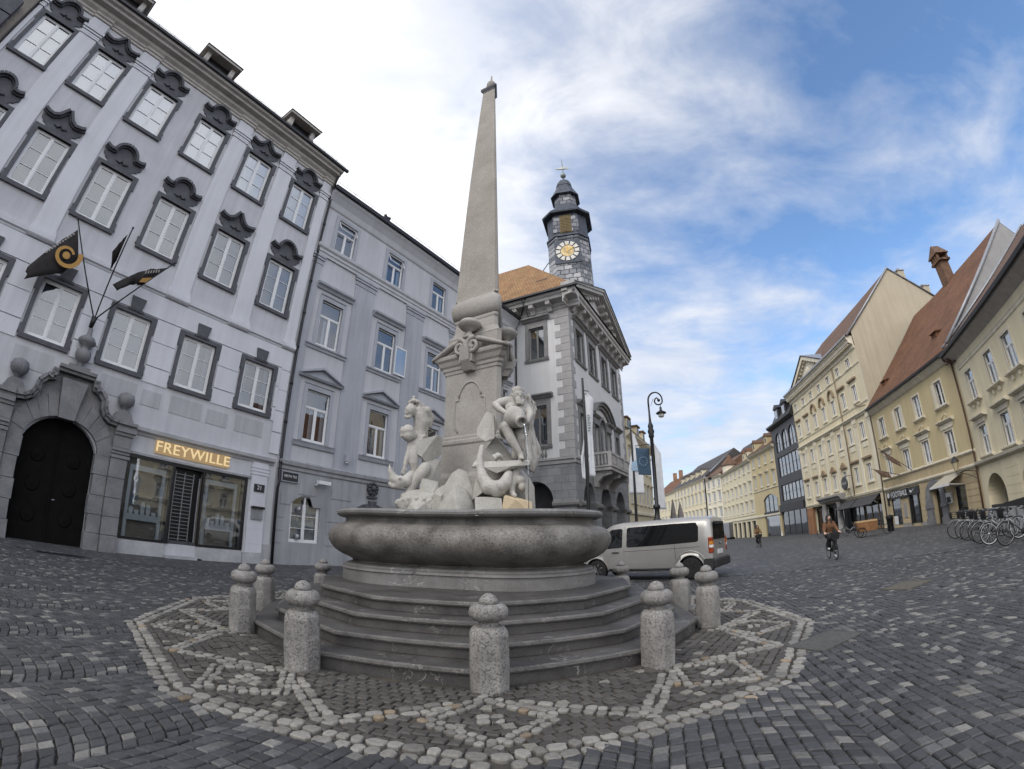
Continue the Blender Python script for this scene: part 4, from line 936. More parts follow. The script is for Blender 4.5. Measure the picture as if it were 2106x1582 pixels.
for x in (3.2, 8.5, 12.3):
    b = MB(); b.box(x-.7, x+.7, .3, 3, 14.6, 16.2, 0); b.box(x-.9, x+.9, 0.1, 3.4, 16.2, 16.4, 1); b.box(x-.45, x+.45, .26, .3, 14.9, 16.0, 2); b.build('dormer', [M['r3'], M['tile_brown'], M['black']], rfn)
# ================================================================== right side of the square
def frame_right(P, az): return dict(loc=(P[0], P[1], 0), rz=facade(az, True))
A_, B_ = (31.78, 31.97), (27.40, 19.00)
# ---- low ochre house with steep red roof; local x runs from the far corner (0) to the near corner (13.7)
R1 = thing('ochre_house', 'ochre yellow two storey house with steep red tiled roof and sports shop', 'building', **frame_right(A_, 18.664))
X1 = [1.62, 4.85, 7.95, 11.2]
b = MB(); ops = [(x-.5, x+.5, 7.6, 9.25) for x in X1]+[(x-.5, x+.5, 4.3, 5.9) for x in X1]
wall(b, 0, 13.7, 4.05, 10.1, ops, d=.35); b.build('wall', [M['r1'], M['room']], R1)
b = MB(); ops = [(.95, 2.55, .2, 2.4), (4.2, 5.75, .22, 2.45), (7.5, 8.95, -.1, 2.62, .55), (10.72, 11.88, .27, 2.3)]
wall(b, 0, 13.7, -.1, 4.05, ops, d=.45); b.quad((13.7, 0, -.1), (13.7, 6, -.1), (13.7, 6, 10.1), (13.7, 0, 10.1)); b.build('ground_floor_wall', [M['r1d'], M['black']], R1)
def r1x(kind):
    def fn(o, w, h, rec):
        s = MB(); surround_boxes(s, w, h, .13, -rec-.03, -rec+.05); s.build('window_surround', M['rtrim'], o)
        s = MB()
        if kind == 'u': s.pyz([(-rec, -.2), (-rec-.1, -.16), (-rec-.2, -.08), (-rec-.2, -.02), (-rec, 0)], -w/2-.35, w/2+.35)
        else:
            s.pyz([(-rec, h+.5), (-rec-.15, h+.55), (-rec-.3, h+.68), (-rec-.3, h+.75), (-rec, h+.78)], -w/2-.5, w/2+.5); s.pxz([(-w/2-.2, h+.15), (w/2+.2, h+.15), (w/2+.4, h+.5), (-w/2-.4, h+.5)], -rec-.08, -rec)
            for q in (-.3, .3): s.tube([(q-.2, -rec-.03, h+.85), (q, -rec-.05, h+1.0), (q*.3, -rec-.04, h+1.15)], .04, 5)
        s.build('sill' if kind == 'u' else 'hood', M['rshade'] if False else M['rtrim'], o)
    return fn
for i, x in enumerate(X1):
    win('r1u%d' % (i % 2), R1, x, .1, 7.6, w=1.0, h=1.65, rows=2, curtain=None if i % 2 else 'side', extra=r1x('u')); win('r1l', R1, x, .1, 4.3, w=1.0, h=1.6, rows=2, curtain='side', extra=r1x('l'))
for x in (4.15, 5.48, 1.05, 10.65):
    s = MB(); s.box(x-.22, x+.22, -.08, -.02, 7.6, 9.2); s.build('shutter', M['rtrim'], R1)
b = MB(); b.pyz([(0, 4.02), (-.05, 4.05), (-.12, 4.12), (-.12, 4.2), (0, 4.26)], 0, 13.7); b.pyz([(0, 3.1), (-.06, 3.12), (-.14, 3.25), (-.14, 3.35), (0, 3.4)], 0, 13.7)
b.pyz([(0, 9.85), (-.12, 9.95), (-.3, 10.2), (-.38, 10.3), (-.38, 10.45), (0, 10.5)], -.1, 13.8); b.build('cornice', M['rtrim'], R1)
b = MB()
for k in range(7): b.box(.05, .9, -.03, 0, .3+k*.4, .67+k*.4); b.box(2.6, 4.1, -.03, 0, .3+k*.4, .67+k*.4); b.box(5.85, 6.8, -.03, 0, .3+k*.4, .67+k*.4); b.box(9.7, 10.6, -.03, 0, .3+k*.4, .67+k*.4); b.box(12, 13.6, -.03, 0, .3+k*.4, .67+k*.4)
b.build('rustication', M['r1d'], R1)
b = MB(); b.box(0, .9, -.07, 0, -.1, .26); b.box(2.6, 4.1, -.07, 0, -.1, .26); b.box(5.8, 6.8, -.07, 0, -.1, .26); b.box(9.6, 13.6, -.07, 0, -.1, .27); b.build('plinth', M['greyst'], R1)
b = MB(); b.box(-.1, 13.7, -.56, -.4, 10.4, 10.56); b.build('gutter', M['gutter'], R1)
b = MB(); b.tube([(13.55, -.45, 10.4), (13.58, -.1, 9.7), (13.58, -.08, 3.4), (13.58, -.12, 2.9), (13.58, -.08, 0)], .06, 6); b.tube([(13.1, -.2, 9.75), (14.3, -.2, 9.6)], .05, 5); b.sph((13.4, -.3, 10.1), .25, 5); b.sph((13.75, -.35, 9.85), .2, 5); b.build('drainpipe', plain('brown_copper_pipe', (.09, .05, .035), .6), R1)
b = MB(); b.add([(0, -.5, 10.5), (13.75, -.5, 10.5), (13.75, 9.0, 19.9), (0, 7.4, 19.0), (3.3, 8.1, 19.3)], [(0, 1, 2, 4, 3)]); b.add([(0, 7.4, 19.0), (3.3, 8.1, 19.3), (13.75, 9, 19.9), (13.75, 17, 11), (0, 17, 11)], [(0, 1, 2, 3, 4)])
rf = b.build('roof', M['tile_red'], R1)
b = MB(); b.add([(13.76, .15, 11.2), (13.76, 9.0, 19.85), (13.76, 14, 14), (13.76, .15, 9)], [(0, 1, 2, 3)]); b.build('gable_wall', M['th_grey'], R1)
b = MB(); b.tube([(13.78, -.1, 11.0), (13.78, 4, 15.05), (13.78, 9.0, 20.0)], .14, 5); b.build('verge', M['zinc'], rf)
for x, y in ((2.1, .9), (10.4, 1.6)):
    z = 10.5+(y+.5)*.99; b = MB(); b.box(x-.35, x+.35, y-.1, y+.8, z, z+.45); b.pyz([(y-.25, z+.42), (y-.2, z+.5), (y+1.1, z+.62), (y+1.1, z+.5)], x-.45, x+.45); b.build('roof_vent', M['tile_red'], rf)
b = MB(); cx, cy = 6.0, 8.2; b.box(cx-.5, cx+.5, cy-.45, cy+.45, 18.6, 21.2)
for k in range(4):
    for s_ in (-1, 1): b.box(cx-.6+k*.35, cx-.45+k*.35, cy+s_*.5-.1, cy+s_*.5+.1, 21.2, 21.8)
b.loft([[(cx-.8, cy-.7, 21.8), (cx+.8, cy-.7, 21.8), (cx+.8, cy+.7, 21.8), (cx-.8, cy+.7, 21.8)], [(cx-.05, cy-.4, 22.9), (cx+.05, cy-.4, 22.9), (cx+.05, cy+.4, 22.9), (cx-.05, cy+.4, 22.9)]]); b.box(cx-.75, cx+.75, cy-.62, cy+.62, 21.1, 21.3)
b.build('chimney', M['tile_brown'], rf)
# shop openings
b = MB(); b.box(.35, 6.0, -.12, .02, 2.42, 3.0); b.box(4.2, 4.35, -.12, 0, .22, 2.42); b.box(5.6, 5.75, -.12, 0, .22, 2.42); b.box(.4, .62, -.12, 0, 1.9, 2.42); sg_ = b.build('shop_fascia', M['black'], R1)
fs = thing('sports_shop_sign', 'black shop sign with white FOOTBALL lettering on the ochre house', 'sign', **frame_right(A_, 18.664))
b = MB(); b.box(1.1, 4.2, -.17, -.12, 2.36, 3.02); b.build('board', M['black'], fs)
text_mesh('FOOTBALL', .62, .005, M['white'], 'letters', fs, (2.75, -.18, 2.68), sx=.95)
b = MB(); b.pxz([(4.55, 2.75), (4.75, 2.55), (5.5, 2.92), (4.85, 2.68), (4.7, 2.78)], -.15, -.13); b.build('tick_mark', M['white'], fs)
b = MB(); b.lathe([(.22, 0), (.22, .02)], n=10, smooth=False); b.xform(Matrix.Translation((.75, -.14, 2.72)) @ Matrix.Rotation(PI/2, 4, 'X')); b.build('ball_emblem', M['white'], fs)
def shop_glass(x0, x1, z0, z1, nm):
    b = MB(); b.box(x0, x0+.07, .02, .1, z0, z1); b.box(x1-.07, x1, .02, .1, z0, z1); b.box(x0+.07, x1-.07, .02, .1, z1-.07, z1); b.box(x0+.07, x1-.07, .02, .1, z0, z0+.07); o = b.build(nm, M['black'], R1)
    b = MB(); b.quad((x0, .06, z0), (x1, .06, z0), (x1, .06, z1), (x0, .06, z1)); b.build('pane', M['glass'], o)
    b = MB()
    for k in range(4): b.box(x0+.15, x1-.15, .15, .35, z0+.25+k*.5, z0+.5+k*.5)
    b.build('shelf_goods', plain('mixed_goods', (.35, .34, .36), .8, var=.7, ns=6), o); return o
shop_glass(.95, 2.55, .2, 2.4, 'shop_door'); shop_glass(4.35, 5.6, .22, 2.42, 'shop_window'); shop_glass(10.72, 11.88, .27, 2.3, 'shop_window')
b = MB(); b.box(1.1, 1.8, -.03, -.01, .25, .95); b.build('door_poster', M['white'], R1); b = MB(); b.box(3.1, 3.6, -.07, -.03, .75, 1.9); b.build('wall_poster', M['th_grey'], R1)
b = MB()
for sg in (-1, 1):
    xa, xb = sorted((8.22+sg*.72, 8.22+sg*1.4)); b.box(xa, xb, -.16, .1, -.1, 2.05); b.box(xa-.05, xb+.05, -.22, .1, 1.15, 1.4); b.box(xa-.04, xb+.04, -.24, .1, -.1, .45)
n = 10; ai = arc(8.22, 2.05, .72, .58, PI, 0, n); ao = arc(8.22, 2.05, 1.3, 1.05, PI, 0, n)
for k in range(n): b.pxz([ai[k], ai[k+1], ao[k+1], ao[k]], -.16, .1)
b.build('stone_doorway', M['portal'], R1)
aw = thing('shop_awning', 'beige sloping awning over the shop window of the ochre house', 'awning', **frame_right(A_, 18.664))
b = MB(); b.add([(9.75, -.1, 3.1), (12.0, -.1, 3.1), (12.0, -1.35, 2.5), (9.75, -1.35, 2.5)], [(0, 1, 2, 3)]); c_ = b.build('cloth', plain('beige_awning_canvas', (.42, .385, .31), .9, var=.2), aw); so = c_.modifiers.new('t', 'SOLIDIFY'); so.thickness = .02
b = MB(); b.box(9.72, 12.03, -1.38, -1.3, 2.4, 2.52); b.tube([(9.8, -1.3, 2.5), (9.8, 0, 2.3)], .025, 5); b.tube([(11.95, -1.3, 2.5), (11.95, 0, 2.3)], .025, 5); b.build('frame', M['white'], aw)
nb = thing('notice_board', 'small white framed notice board beside the stone doorway of the ochre house', 'notice board', **frame_right(A_, 18.664))
b = MB(); b.box(9.6, 10.25, -.14, -.02, 1.3, 2.0); b.build('frame', M['white'], nb); b = MB(); b.box(9.68, 10.17, -.15, -.14, 1.35, 1.72); b.build('panel', M['black'], nb)
wl = thing('wall_lantern', 'old beige lantern on an iron bracket at the near corner of the ochre house', 'lamp', **frame_right(A_, 18.664))
b = MB(); b.tube([(13.5, -.1, 2.9), (12.7, -.35, 3.1), (12.1, -.6, 3.0), (12.1, -.6, 3.2)], .03, 5); b.tube([(13.4, -.1, 2.5), (12.9, -.25, 2.8), (12.4, -.5, 3.0)], .02, 5); b.build('bracket', M['iron'], wl)
b = MB(); b.lathe([(.12, 3.2), (.24, 3.75)], (12.1, -.6, 0), 6, smooth=False); b.build('glass', plain('cream_lamp_glass', (.5, .43, .28), .4), wl); b = MB(); b.lathe([(.3, 3.75), (.2, 3.9), (.04, 4.1)], (12.1, -.6, 0), 6, smooth=False); b.build('cap', M['iron'], wl)
for tip, lab, rest in (((1.2, -1.6, 5.15), 'rolled brown flag on the lower pole of the ochre house', (3.3, -1.3, 4.6)), ((3.4, -1.7, 6.5), 'striped dark flag on the tall pole of the ochre house', (5.4, -1.3, 4.75))):
    t = thing('flag', lab, 'flag', group='flags on the ochre house', **frame_right(A_, 18.664)); base = Vector((rest[0]+.2, -.05, 4.1)); tp = Vector(tip)
    b = MB(); b.tube([base, tp], .025, 5); b.build('pole', M['iron'], t)
    b = MB(); p0 = tp.lerp(base, .08); p1 = tp.lerp(base, .6); b.add([p0, p1, p1+Vector((.55, -.1, -.5)), p0.lerp(p1, .5)+Vector((.3, -.1, -.55))], [(0, 1, 2, 3)]); c_ = b.build('cloth', plain('brown_flag_cloth', (.10, .06, .04), .9, var=.5, ns=5), t); so = c_.modifiers.new('t', 'SOLIDIFY'); so.thickness = .012

# ---- pale yellow house at the right edge
R2 = thing('pale_yellow_house', 'pale yellow house with white windows and arched passage at the right edge', 'building', **frame_right(B_, 32.8))
X2 = [1.88, 5.05, 7.6, 10.4, 13.2]
b = MB(); ops = [(x-.52, x+.52, 6.8, 8.55) for x in X2]+[(x-.52, x+.52, 3.6, 5.25) for x in X2]
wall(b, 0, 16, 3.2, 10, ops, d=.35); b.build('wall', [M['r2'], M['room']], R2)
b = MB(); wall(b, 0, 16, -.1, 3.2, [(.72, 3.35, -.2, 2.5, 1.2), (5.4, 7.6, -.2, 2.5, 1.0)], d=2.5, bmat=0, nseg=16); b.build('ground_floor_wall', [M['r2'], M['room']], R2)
def r2x(kind):
    def fn(o, w, h, rec):
        s = MB(); surround_boxes(s, w, h, .16, -rec-.04, -rec+.05); s.build('window_surround', M['rtrim'], o)
        s = MB(); s.pyz([(-rec, -.2), (-rec-.12, -.16), (-rec-.24, -.08), (-rec-.24, -.02), (-rec, 0)], -w/2-.45, w/2+.45)
        for q in (-.4, .4): s.box(q-.1, q+.1, -rec-.12, -rec, -.42, -.2)
        s.build('sill', M['rtrim'], o)
        if kind == 'l':
            s = MB(); s.pyz([(-rec, h+.42), (-rec-.15, h+.45), (-rec-.32, h+.55), (-rec-.32, h+.62), (-rec, h+.65)], -w/2-.5, w/2+.5); s.pxz([(-w/2-.16, h+.16), (w/2+.16, h+.16), (w/2+.35, h+.42), (-w/2-.35, h+.42)], -rec-.1, -rec); s.build('hood', M['rtrim'], o)
    return fn
for x in X2:
    win('r2u', R2, x, .08, 6.8, w=1.04, h=1.75, rows=1, transom=.66, curtain='full', ccol='curt', rec=.08, pane='glass_pale', extra=r2x('u')); win('r2l', R2, x, .08, 3.6, w=1.04, h=1.65, rows=1, transom=.66, curtain='full', ccol='curt', rec=.08, pane='glass_pale', extra=r2x('l'))
b = MB(); b.pyz([(0, 3.12), (-.1, 3.15), (-.22, 3.25), (-.25, 3.4), (0, 3.45)], 0, 16); b.pyz([(0, 8.95), (-.04, 8.97), (-.06, 9.05), (-.03, 9.1), (-.06, 9.2), (0, 9.22)], .6, 16)
b.build('band', M['rtrim'], R2)
b = MB(); b.pyz([(0, 9.6), (-.15, 9.75), (-.4, 9.95), (-.55, 10.05), (-.55, 10.2), (0, 10.25)], -.2, 16); b.build('cornice', M['corn'], R2)
b = MB(); b.box(-.2, 16, -.76, -.57, 10.15, 10.34); b.build('gutter', M['gutter'], R2)
b = MB(); b.quad((-.1, -.7, 10.3), (16, -.7, 10.3), (16, 9, 18), (-.1, 9, 18)); rf = b.build('roof', M['tile_brown'], R2)
b = MB(); b.tube([(-.05, -.4, 10.75), (-.05, 4.6, 14.6), (-.05, 9, 18.1)], .1, 5); b.build('verge', M['zinc'], rf)
b = MB(); b.box(2.55, 3.2, .3, .4, .85, 1.6); b.build('passage_sign', M['black'], R2)
b = MB()
for k in range(6): b.box(3.5, 5.3, -.015, 0, .3+k*.45, .72+k*.45); b.box(7.7, 16, -.015, 0, .3+k*.45, .72+k*.45)
b.build('rustication', M['r2'], R2)
b = MB(); b.box(3.4, 5.35, -.05, 0, -.1, .28); b.box(0, .7, -.05, 0, -.1, .28); b.build('plinth', M['greyst'], R2)

# ---- tall cream house with pediment; local x: 0 = near corner, negative = far
R3 = thing('tall_cream_house', 'tall cream four storey house with pediment and blank beige gable', 'building', **frame_right(A_, 13.2))
XS = [-2.15, -4.7, -7.2, -9.75, -12.25, -14.75, -17.4]
b = MB(); ops = []
for x in XS: ops += [(x-.42, x+.42, 15.3, 16.15), (x-.42, x+.42, 11.9, 13.45), (x-.42, x+.42, 8.3, 9.85), (x-.42, x+.42, 4.4, 6.0)]
wall(b, -18.65, 0, 3.3, 16.7, ops, d=.3); b.quad((-18.65, 0, 3.3), (-18.65, 0, 16.7), (-18.65, 9, 16.7), (-18.65, 9, 3.3)); b.build('wall', [M['r3'], M['room']], R3)
b = MB(); b.add([(0.01, 0, -.1), (0.01, 12.5, -.1), (0.01, 12.5, 20.6), (0.01, 11.6, 21.5), (0.01, 6.6, 24.76), (0.01, 0, 18.4)], [(0, 1, 2, 3, 4, 5)]); b.build('gable_wall', M['gable'], R3)
b = MB()
for x in (-.6, -3.4, -5.95, -8.5, -11.0, -13.5, -16.1, -18.3): b.box(x-.28, x+.28, -.1, 0, 3.5, 10.15); b.box(x-.36, x+.36, -.16, 0, 10.0, 10.4); b.box(x-.33, x+.33, -.14, 0, 9.75, 9.85)
b.build('giant_pilasters', M['r3l'], R3)
def r3x(kind):
    def fn(o, w, h, rec):
        s = MB(); surround_boxes(s, w, h, .12, -rec-.04, -rec+.04); s.box(-w/2-.2, w/2+.2, -rec-.12, -rec, -.14, 0); s.build('window_surround', M['r3l'], o)
        s = MB(); y = -rec
        if kind == 'bar': s.box(-w/2-.4, w/2+.4, y-.22, y, h+.5, h+.68)
        elif kind == 'arch':
            for (xa, za), (xb, zb) in zip(arc(0, h+.35, .55, .75, PI, 0, 8), arc(0, h+.35, .55, .75, PI, 0, 8)[1:]): s.pxz([(xa, za), (xb, zb), (xb*1.28, h+.35+(zb-h-.35)*1.22), (xa*1.28, h+.35+(za-h-.35)*1.22)], y-.2, y)
            s.box(-.75, -.45, y-.2, y, h+.25, h+.4); s.box(.45, .75, y-.2, y, h+.25, h+.4)
        elif kind == 'tri':
            s.pxz([(-.75, h+.35), (.75, h+.35), (0, h+.95)], y-.22, y)
        elif kind == 'small': return
        s.build('hood', M['rshade'], o)
        s = MB()
        if kind in ('plainp',): s.box(-w/2-.1, w/2+.1, y-.05, y, -.75, -.25); s.build('apron', M['r3l'], o)
    return fn
for i, x in enumerate(XS):
    win('r3s', R3, x, .08, 15.3, w=.84, h=.85, rows=1, curtain=None, rec=.08, fw=.05, cm=.07, extra=r3x('small'))
    k = 'arch' if i in (2, 3, 4) else 'bar'
    win('r3t'+k, R3, x, .08, 11.9, w=.84, h=1.55, rows=2, curtain='side', rec=.08, fw=.06, cm=.07, extra=r3x(k))
    win('r3a', R3, x, .08, 8.3, w=.84, h=1.55, rows=2, curtain='side', rec=.08, fw=.06, cm=.07, extra=r3x('plainp'))
    k = 'tri' if i in (2, 3, 4) else 'bar'
    win('r3b'+k, R3, x, .08, 4.4, w=.84, h=1.6, rows=2, curtain='side', rec=.08, fw=.06, cm=.07, extra=r3x(k))
b = MB()
b.pyz([(0, 16.5), (-.1, 16.55), (-.15, 16.9), (-.55, 17.1), (-.6, 17.35), (-.75, 17.5), (-.8, 17.7), (0, 17.75)], -18.9, -.1)
b.pyz([(0, 10.42), (-.12, 10.45), (-.2, 10.6), (-.3, 10.66), (-.3, 10.75), (0, 10.8)], -18.65, 0); b.pyz([(0, 11.4), (-.06, 11.42), (-.1, 11.55), (0, 11.6)], -18.65, 0); b.pyz([(0, 15.05), (-.06, 15.08), (-.08, 15.2), (0, 15.22)], -18.65, 0)
b.pyz([(0, 3.25), (-.1, 3.3), (-.15, 3.5), (0, 3.55)], -18.65, 0)
for k in range(60): b.box(-18.8+k*.31, -18.65+k*.31, -.5, -.1, 16.92, 17.1)
b.build('cornice', M['r3l'], R3)
b = MB()
for x0, x1, z0, z1 in ((-16.4, -11.3, 17.75, 20.3), (-6.1, -11.3, 17.75, 20.3)): b.pxz([(x0, z0), (x1, z1), (x1, z1-.45), (x0+(.9 if x0 < x1 else -.9), z0)], -.6, 0)
b.pxz([(-15.5, 17.76), (-7.0, 17.76), (-11.3, 19.9)], -.12, .1)
for k in range(8):
    f_ = (k+.5)/8
    for s_ in (-1, 1): x = -11.3+s_*4.4*(1-f_); z = 17.75+2.2*f_; b.box(x-.12, x+.12, -.4, 0, z-.35, z-.05)
b.sph((-11.3, -.12, 18.5), .5, 6, sy=.3); b.build('pediment', M['r3l'], R3)
b = MB(); b.add([(-16.6, -.75, 17.8), (-11.3, -.75, 20.42), (-11.3, 3.4, 20.42)], [(0, 1, 2)]); b.add([(-5.9, -.75, 17.8), (-11.3, -.75, 20.42), (-11.3, 3.4, 20.42)], [(0, 1, 2)]); b.build('pediment_roof', M['zinc'], R3)
b = MB(); b.quad((-18.9, -.8, 17.7), (.1, -.8, 17.7), (.1, 6.6, 24.8), (-18.9, 6.6, 24.8)); b.quad((-18.9, 6.6, 24.8), (.1, 6.6, 24.8), (.1, 12.5, 20.5), (-18.9, 12.5, 20.5)); rf = b.build('roof', M['tile_brown'], R3)
b = MB(); b.tube([(.05, -.6, 17.75), (.05, 6.6, 24.85), (.05, 12, 21)], .13, 5); b.box(-18.9, 0, -.9, -.76, 17.62, 17.8); b.build('verge', M['zinc'], rf)
for y, z, w in ((8.3, 23.7, .45), (10.9, 21.8, .8)): b = MB(); b.box(-w*2, -.02, y-.4, y+.4, z-.6, z+.85, 0); b.box(-w*2-.1, .06, y-.5, y+.5, z+.85, z+.95, 1); b.box(-w, -w*.5, y-.15, y+.15, z+.95, z+1.25, 1); b.build('chimney', [M['gable'], M['zinc']], rf)
b = MB(); b.tube([(-5.6, -.12, 16.5), (-5.6, -.12, 3.4)], .06, 6); b.build('drainpipe', M['rshade'], R3)
b = MB(); b.tube([(-.1, -.14, 10.2), (-.1, -.14, 0)], .06, 6); b.tube([(-2.3, -.2, 11.6), (-1.6, -.2, 11.2), (-.2, -.3, 11.0)], .05, 5); b.build('drainpipe', plain('dark_brown_pipe', (.09, .06, .045), .6), R3)
# shops under the cream house
b = MB(); wall(b, -18.65, 0, -.1, 3.3, [(-17.0, -.9, -.2, 3.15)], d=1.3, mat=0, bmat=1); b.build('ground_floor_wall', [M['r3'], M['black']], R3)
b = MB(); b.box(-18.62, -16.9, -.04, .3, -.1, 3.1); b.build('brick_pier', M['brick'], R3)
for x in (-12.7, -9.0): b = MB(); b.lathe([(.42, -.1), (.42, .25), (.36, .35), (.34, 1.6), (.3, 3.0), (.4, 3.15)], (x, -.25, 0), 14); b.build('column', M['th_grey'], R3)
b = MB(); b.pyz([(0, 3.3), (-.6, 3.35), (-.75, 3.6), (-.95, 3.75), (-.95, 3.95), (0, 4.0)], -13.3, -7.7); b.build('door_canopy', M['th_grey'], R3)
for xa, xb, nm in ((-16.7, -13.4, 'shop_window'), (-12.0, -9.6, 'shop_door'), (-8.3, -5.2, 'shop_window'), (-4.9, -1.2, 'shop_window')):
    b = MB()
    for k in range(4): x = xa+(xb-xa)*k/3; b.box(x-.06, x+.06, .5, .6, 0, 2.9)
    b.box(xa, xb, .5, .6, 2.6, 2.9); b.box(xa, xb, .5, .6, 0, .3); o = b.build(nm, M['rshade'] if xa > -6 else M['black'], R3)
    b = MB(); b.quad((xa, .55, .3), (xb, .55, .3), (xb, .55, 2.6), (xa, .55, 2.6)); b.build('pane', M['glass'], o)
for k, (xa, xb) in enumerate(((-8.4, -5.3), (-5.1, -1.0))):
    t = thing('folded_awning', ('dark grey half rolled awning left of the drainpipe on the cream house shops', 'black shop awning at the near end of the cream house')[k], 'awning', group='awnings of the cream house', **frame_right(A_, 13.2))
    b = MB(); b.add([(xa, -.05, 3.1), (xb, -.05, 3.1), (xb, -1.1, 2.3), (xa, -1.1, 2.3)], [(0, 1, 2, 3)]); c_ = b.build('cloth', plain('charcoal_awning_cloth', (.055, .055, .06), .9, var=.3), t); so = c_.modifiers.new('t', 'SOLIDIFY'); so.thickness = .02
    b = MB(); b.tube([(xa, -1.1, 2.3), (xb, -1.1, 2.3)], .04, 6); b.tube([(xa, -1.1, 2.3), (xa, 0, 2.2)], .025, 5); b.tube([(xb, -1.1, 2.3), (xb, 0, 2.2)], .025, 5); b.build('frame', M['iron'], t)
rs = thing('round_bar_sign', 'round black hanging sign on the cream house above the shops', 'sign', **frame_right(A_, 13.2))
b = MB(); b.lathe([(.62, -.06), (.66, 0), (.62, .06)], n=20, smooth=False); b.xform(Matrix.Translation((-5.9, -.9, 4.75)) @ Matrix.Rotation(PI/2, 4, 'X')); b.build('disc', M['black'], rs); b = MB(); b.box(-6.45, -5.35, -.99, -.97, 4.62, 4.88); b.build('letter_band', plain('grey_sign_lettering', (.25, .24, .23), .8, var=.6, ns=14), rs); b = MB(); b.tube([(-5.9, -.9, 5.4), (-5.9, 0, 5.5)], .03, 5); b.tube([(-5.35, -.95, 4.1), (-5.35, -.1, 2.4)], .02, 5); b.build('bracket', M['iron'], rs)

# ---- dark glass fronted house
Rd = thing('dark_grey_house', 'narrow dark grey house with big studio windows between two yellow houses', 'building', **frame_right((36.02, 50.08), 11.5))
b = MB(); ops = [(-8.9, -.3, .1, 4.0), (-8.0, -.4, 4.7, 7.0), (-8.0, -.4, 8.1, 10.9)]+[(x-1.15, x+1.15, 11.6, 14.3, 1.1) for x in (-1.7, -4.2, -6.7)]
wall(b, -9.2, 0, -.1, 15.3, ops, d=.4); b.quad((-9.2, 0, 0), (-9.2, 0, 15.3), (-9.2, 8, 15.3), (-9.2, 8, 0)); b.build('wall', [M['rd'], M['room']], Rd)
for x in (-1.7, -4.2, -6.7): win('rda', Rd, x, .1, 11.6, w=2.3, h=2.7, rows=2, arch=1.1, curtain=None, frame='rd2', pane='glass_pale')
for z, h in ((4.7, 2.3), (8.1, 2.8)):
    for k in range(3): win('rdw%d' % int(z), Rd, -6.73+k*2.53, .1, z, w=2.5, h=h, rows=2, curtain=None, frame='rd2', pane='glass_pale')
b = MB()
for k in range(5): b.box(-8.8+k*2.05, -8.65+k*2.05, .1, .2, .1, 4.0)
b.box(-8.9, -.3, -.3, .1, 3.3, 4.3); o = b.build('shop_front', M['rd2'], Rd); b = MB(); b.quad((-8.8, .15, .1), (-.4, .15, .1), (-.4, .15, 3.3), (-8.8, .15, 3.3)); b.build('pane', M['glass'], o)
b = MB(); b.pyz([(0, 15.1), (-.3, 15.2), (-.6, 15.45), (-.6, 15.7), (0, 15.7)], -9.4, .1); b.build('cornice', M['rd2'], Rd)
b = MB(); b.pyz([(-.5, 15.7), (.6, 17.6), (6, 18.2), (6, 15.7)], -6.9, .1); b.pyz([(-.5, 15.7), (2, 17), (6, 17), (6, 15.7)], -9.3, -6.9); rf = b.build('mansard_roof', M['rd2'], Rd)
for x in (-2.2, -5.0): b = MB(); b.box(x-.7, x+.7, -.35, 1.5, 15.8, 17.4, 0); b.box(x-.45, x+.45, -.4, -.35, 16.0, 17.1, 1); b.pxz([(x-.9, 17.4), (x+.9, 17.4), (x, 18.0)], -.5, 1.5, 0); b.build('dormer', [M['rd2'], M['glass_pale']], rf)

# ---- further houses of the right row
def row_house(name, label, P, az, W, H, floors, cols, wallm, roofm, ridge, ground='open', trims='rtrim', dorm=(), key='y', ww=.8, fl_trim=True, ridge_d=6):
    t = thing(name, label, 'building', **frame_right(P, az))
    xs = [-(k+.5)*W/cols for k in range(cols)]
    b = MB(); ops = [(x-ww/2, x+ww/2, z, z+h) for x in xs for z, h in floors]
    if ground == 'open': ops += [(-(k+.86)*W/cols*1.0, -(k+.14)*W/cols, -.2, 2.7) for k in range(cols)]
    elif ground == 'big': ops += [(-6.3, -.9, .0, 6.3, .8)]
    wall(b, -W, 0, -.1, H, [o for o in ops if not (ground == 'big' and o[2] < 6 and o[2] > .1)], d=.3)
    b.quad((0, 0, 0), (0, 9, 0), (0, 9, H), (0, 0, H)); b.quad((-W, 0, 0), (-W, 0, H), (-W, 9, H), (-W, 9, 0)); b.build('wall', [wallm, M['room']], t)
    for j, (z, h) in enumerate(floors):
        for x in xs:
            if ground == 'big' and z < 6: continue
            win('%s%d' % (key, j), t, x, .06, z, w=ww, h=h, rows=2, curtain='side', rec=.06, fw=.06, cm=.07, extra=hood if fl_trim else None)
    b = MB(); b.pyz([(0, H-.35), (-.2, H-.25), (-.5, H), (-.5, H+.2), (0, H+.2)], -W-.1, .1); b.pyz([(0, 3.0), (-.15, 3.1), (-.15, 3.35), (0, 3.4)], -W, 0)
    for z, h in floors[:1]: b.pyz([(0, z-.6), (-.1, z-.55), (-.1, z-.4), (0, z-.38)], -W, 0)
    b.build('cornice', M[trims], t)
    b = MB(); b.quad((-W-.1, -.6, H+.15), (.1, -.6, H+.15), (.1, ridge_d, ridge), (-W-.1, ridge_d, ridge)); b.quad((.05, -.4, H+.15), (.05, 2*ridge_d, H+.15), (.05, ridge_d, ridge), (.05, ridge_d, ridge)); rf = b.build('roof', roofm, t)
    for x, y in dorm:
        z = H+.15+(y+.6)*(ridge-H-.15)/(ridge_d+.6); b = MB(); b.box(x-.55, x+.55, y, y+2, z-.2, z+1.2, 0); b.pxz([(x-.7, z+1.2), (x+.7, z+1.2), (x, z+1.8)], y-.1, y+2.2, 1); b.box(x-.22, x+.22, y-.03, y, z+.3, z+.95, 2); b.build('dormer', [wallm, roofm, M['black']], rf)
    return t, rf
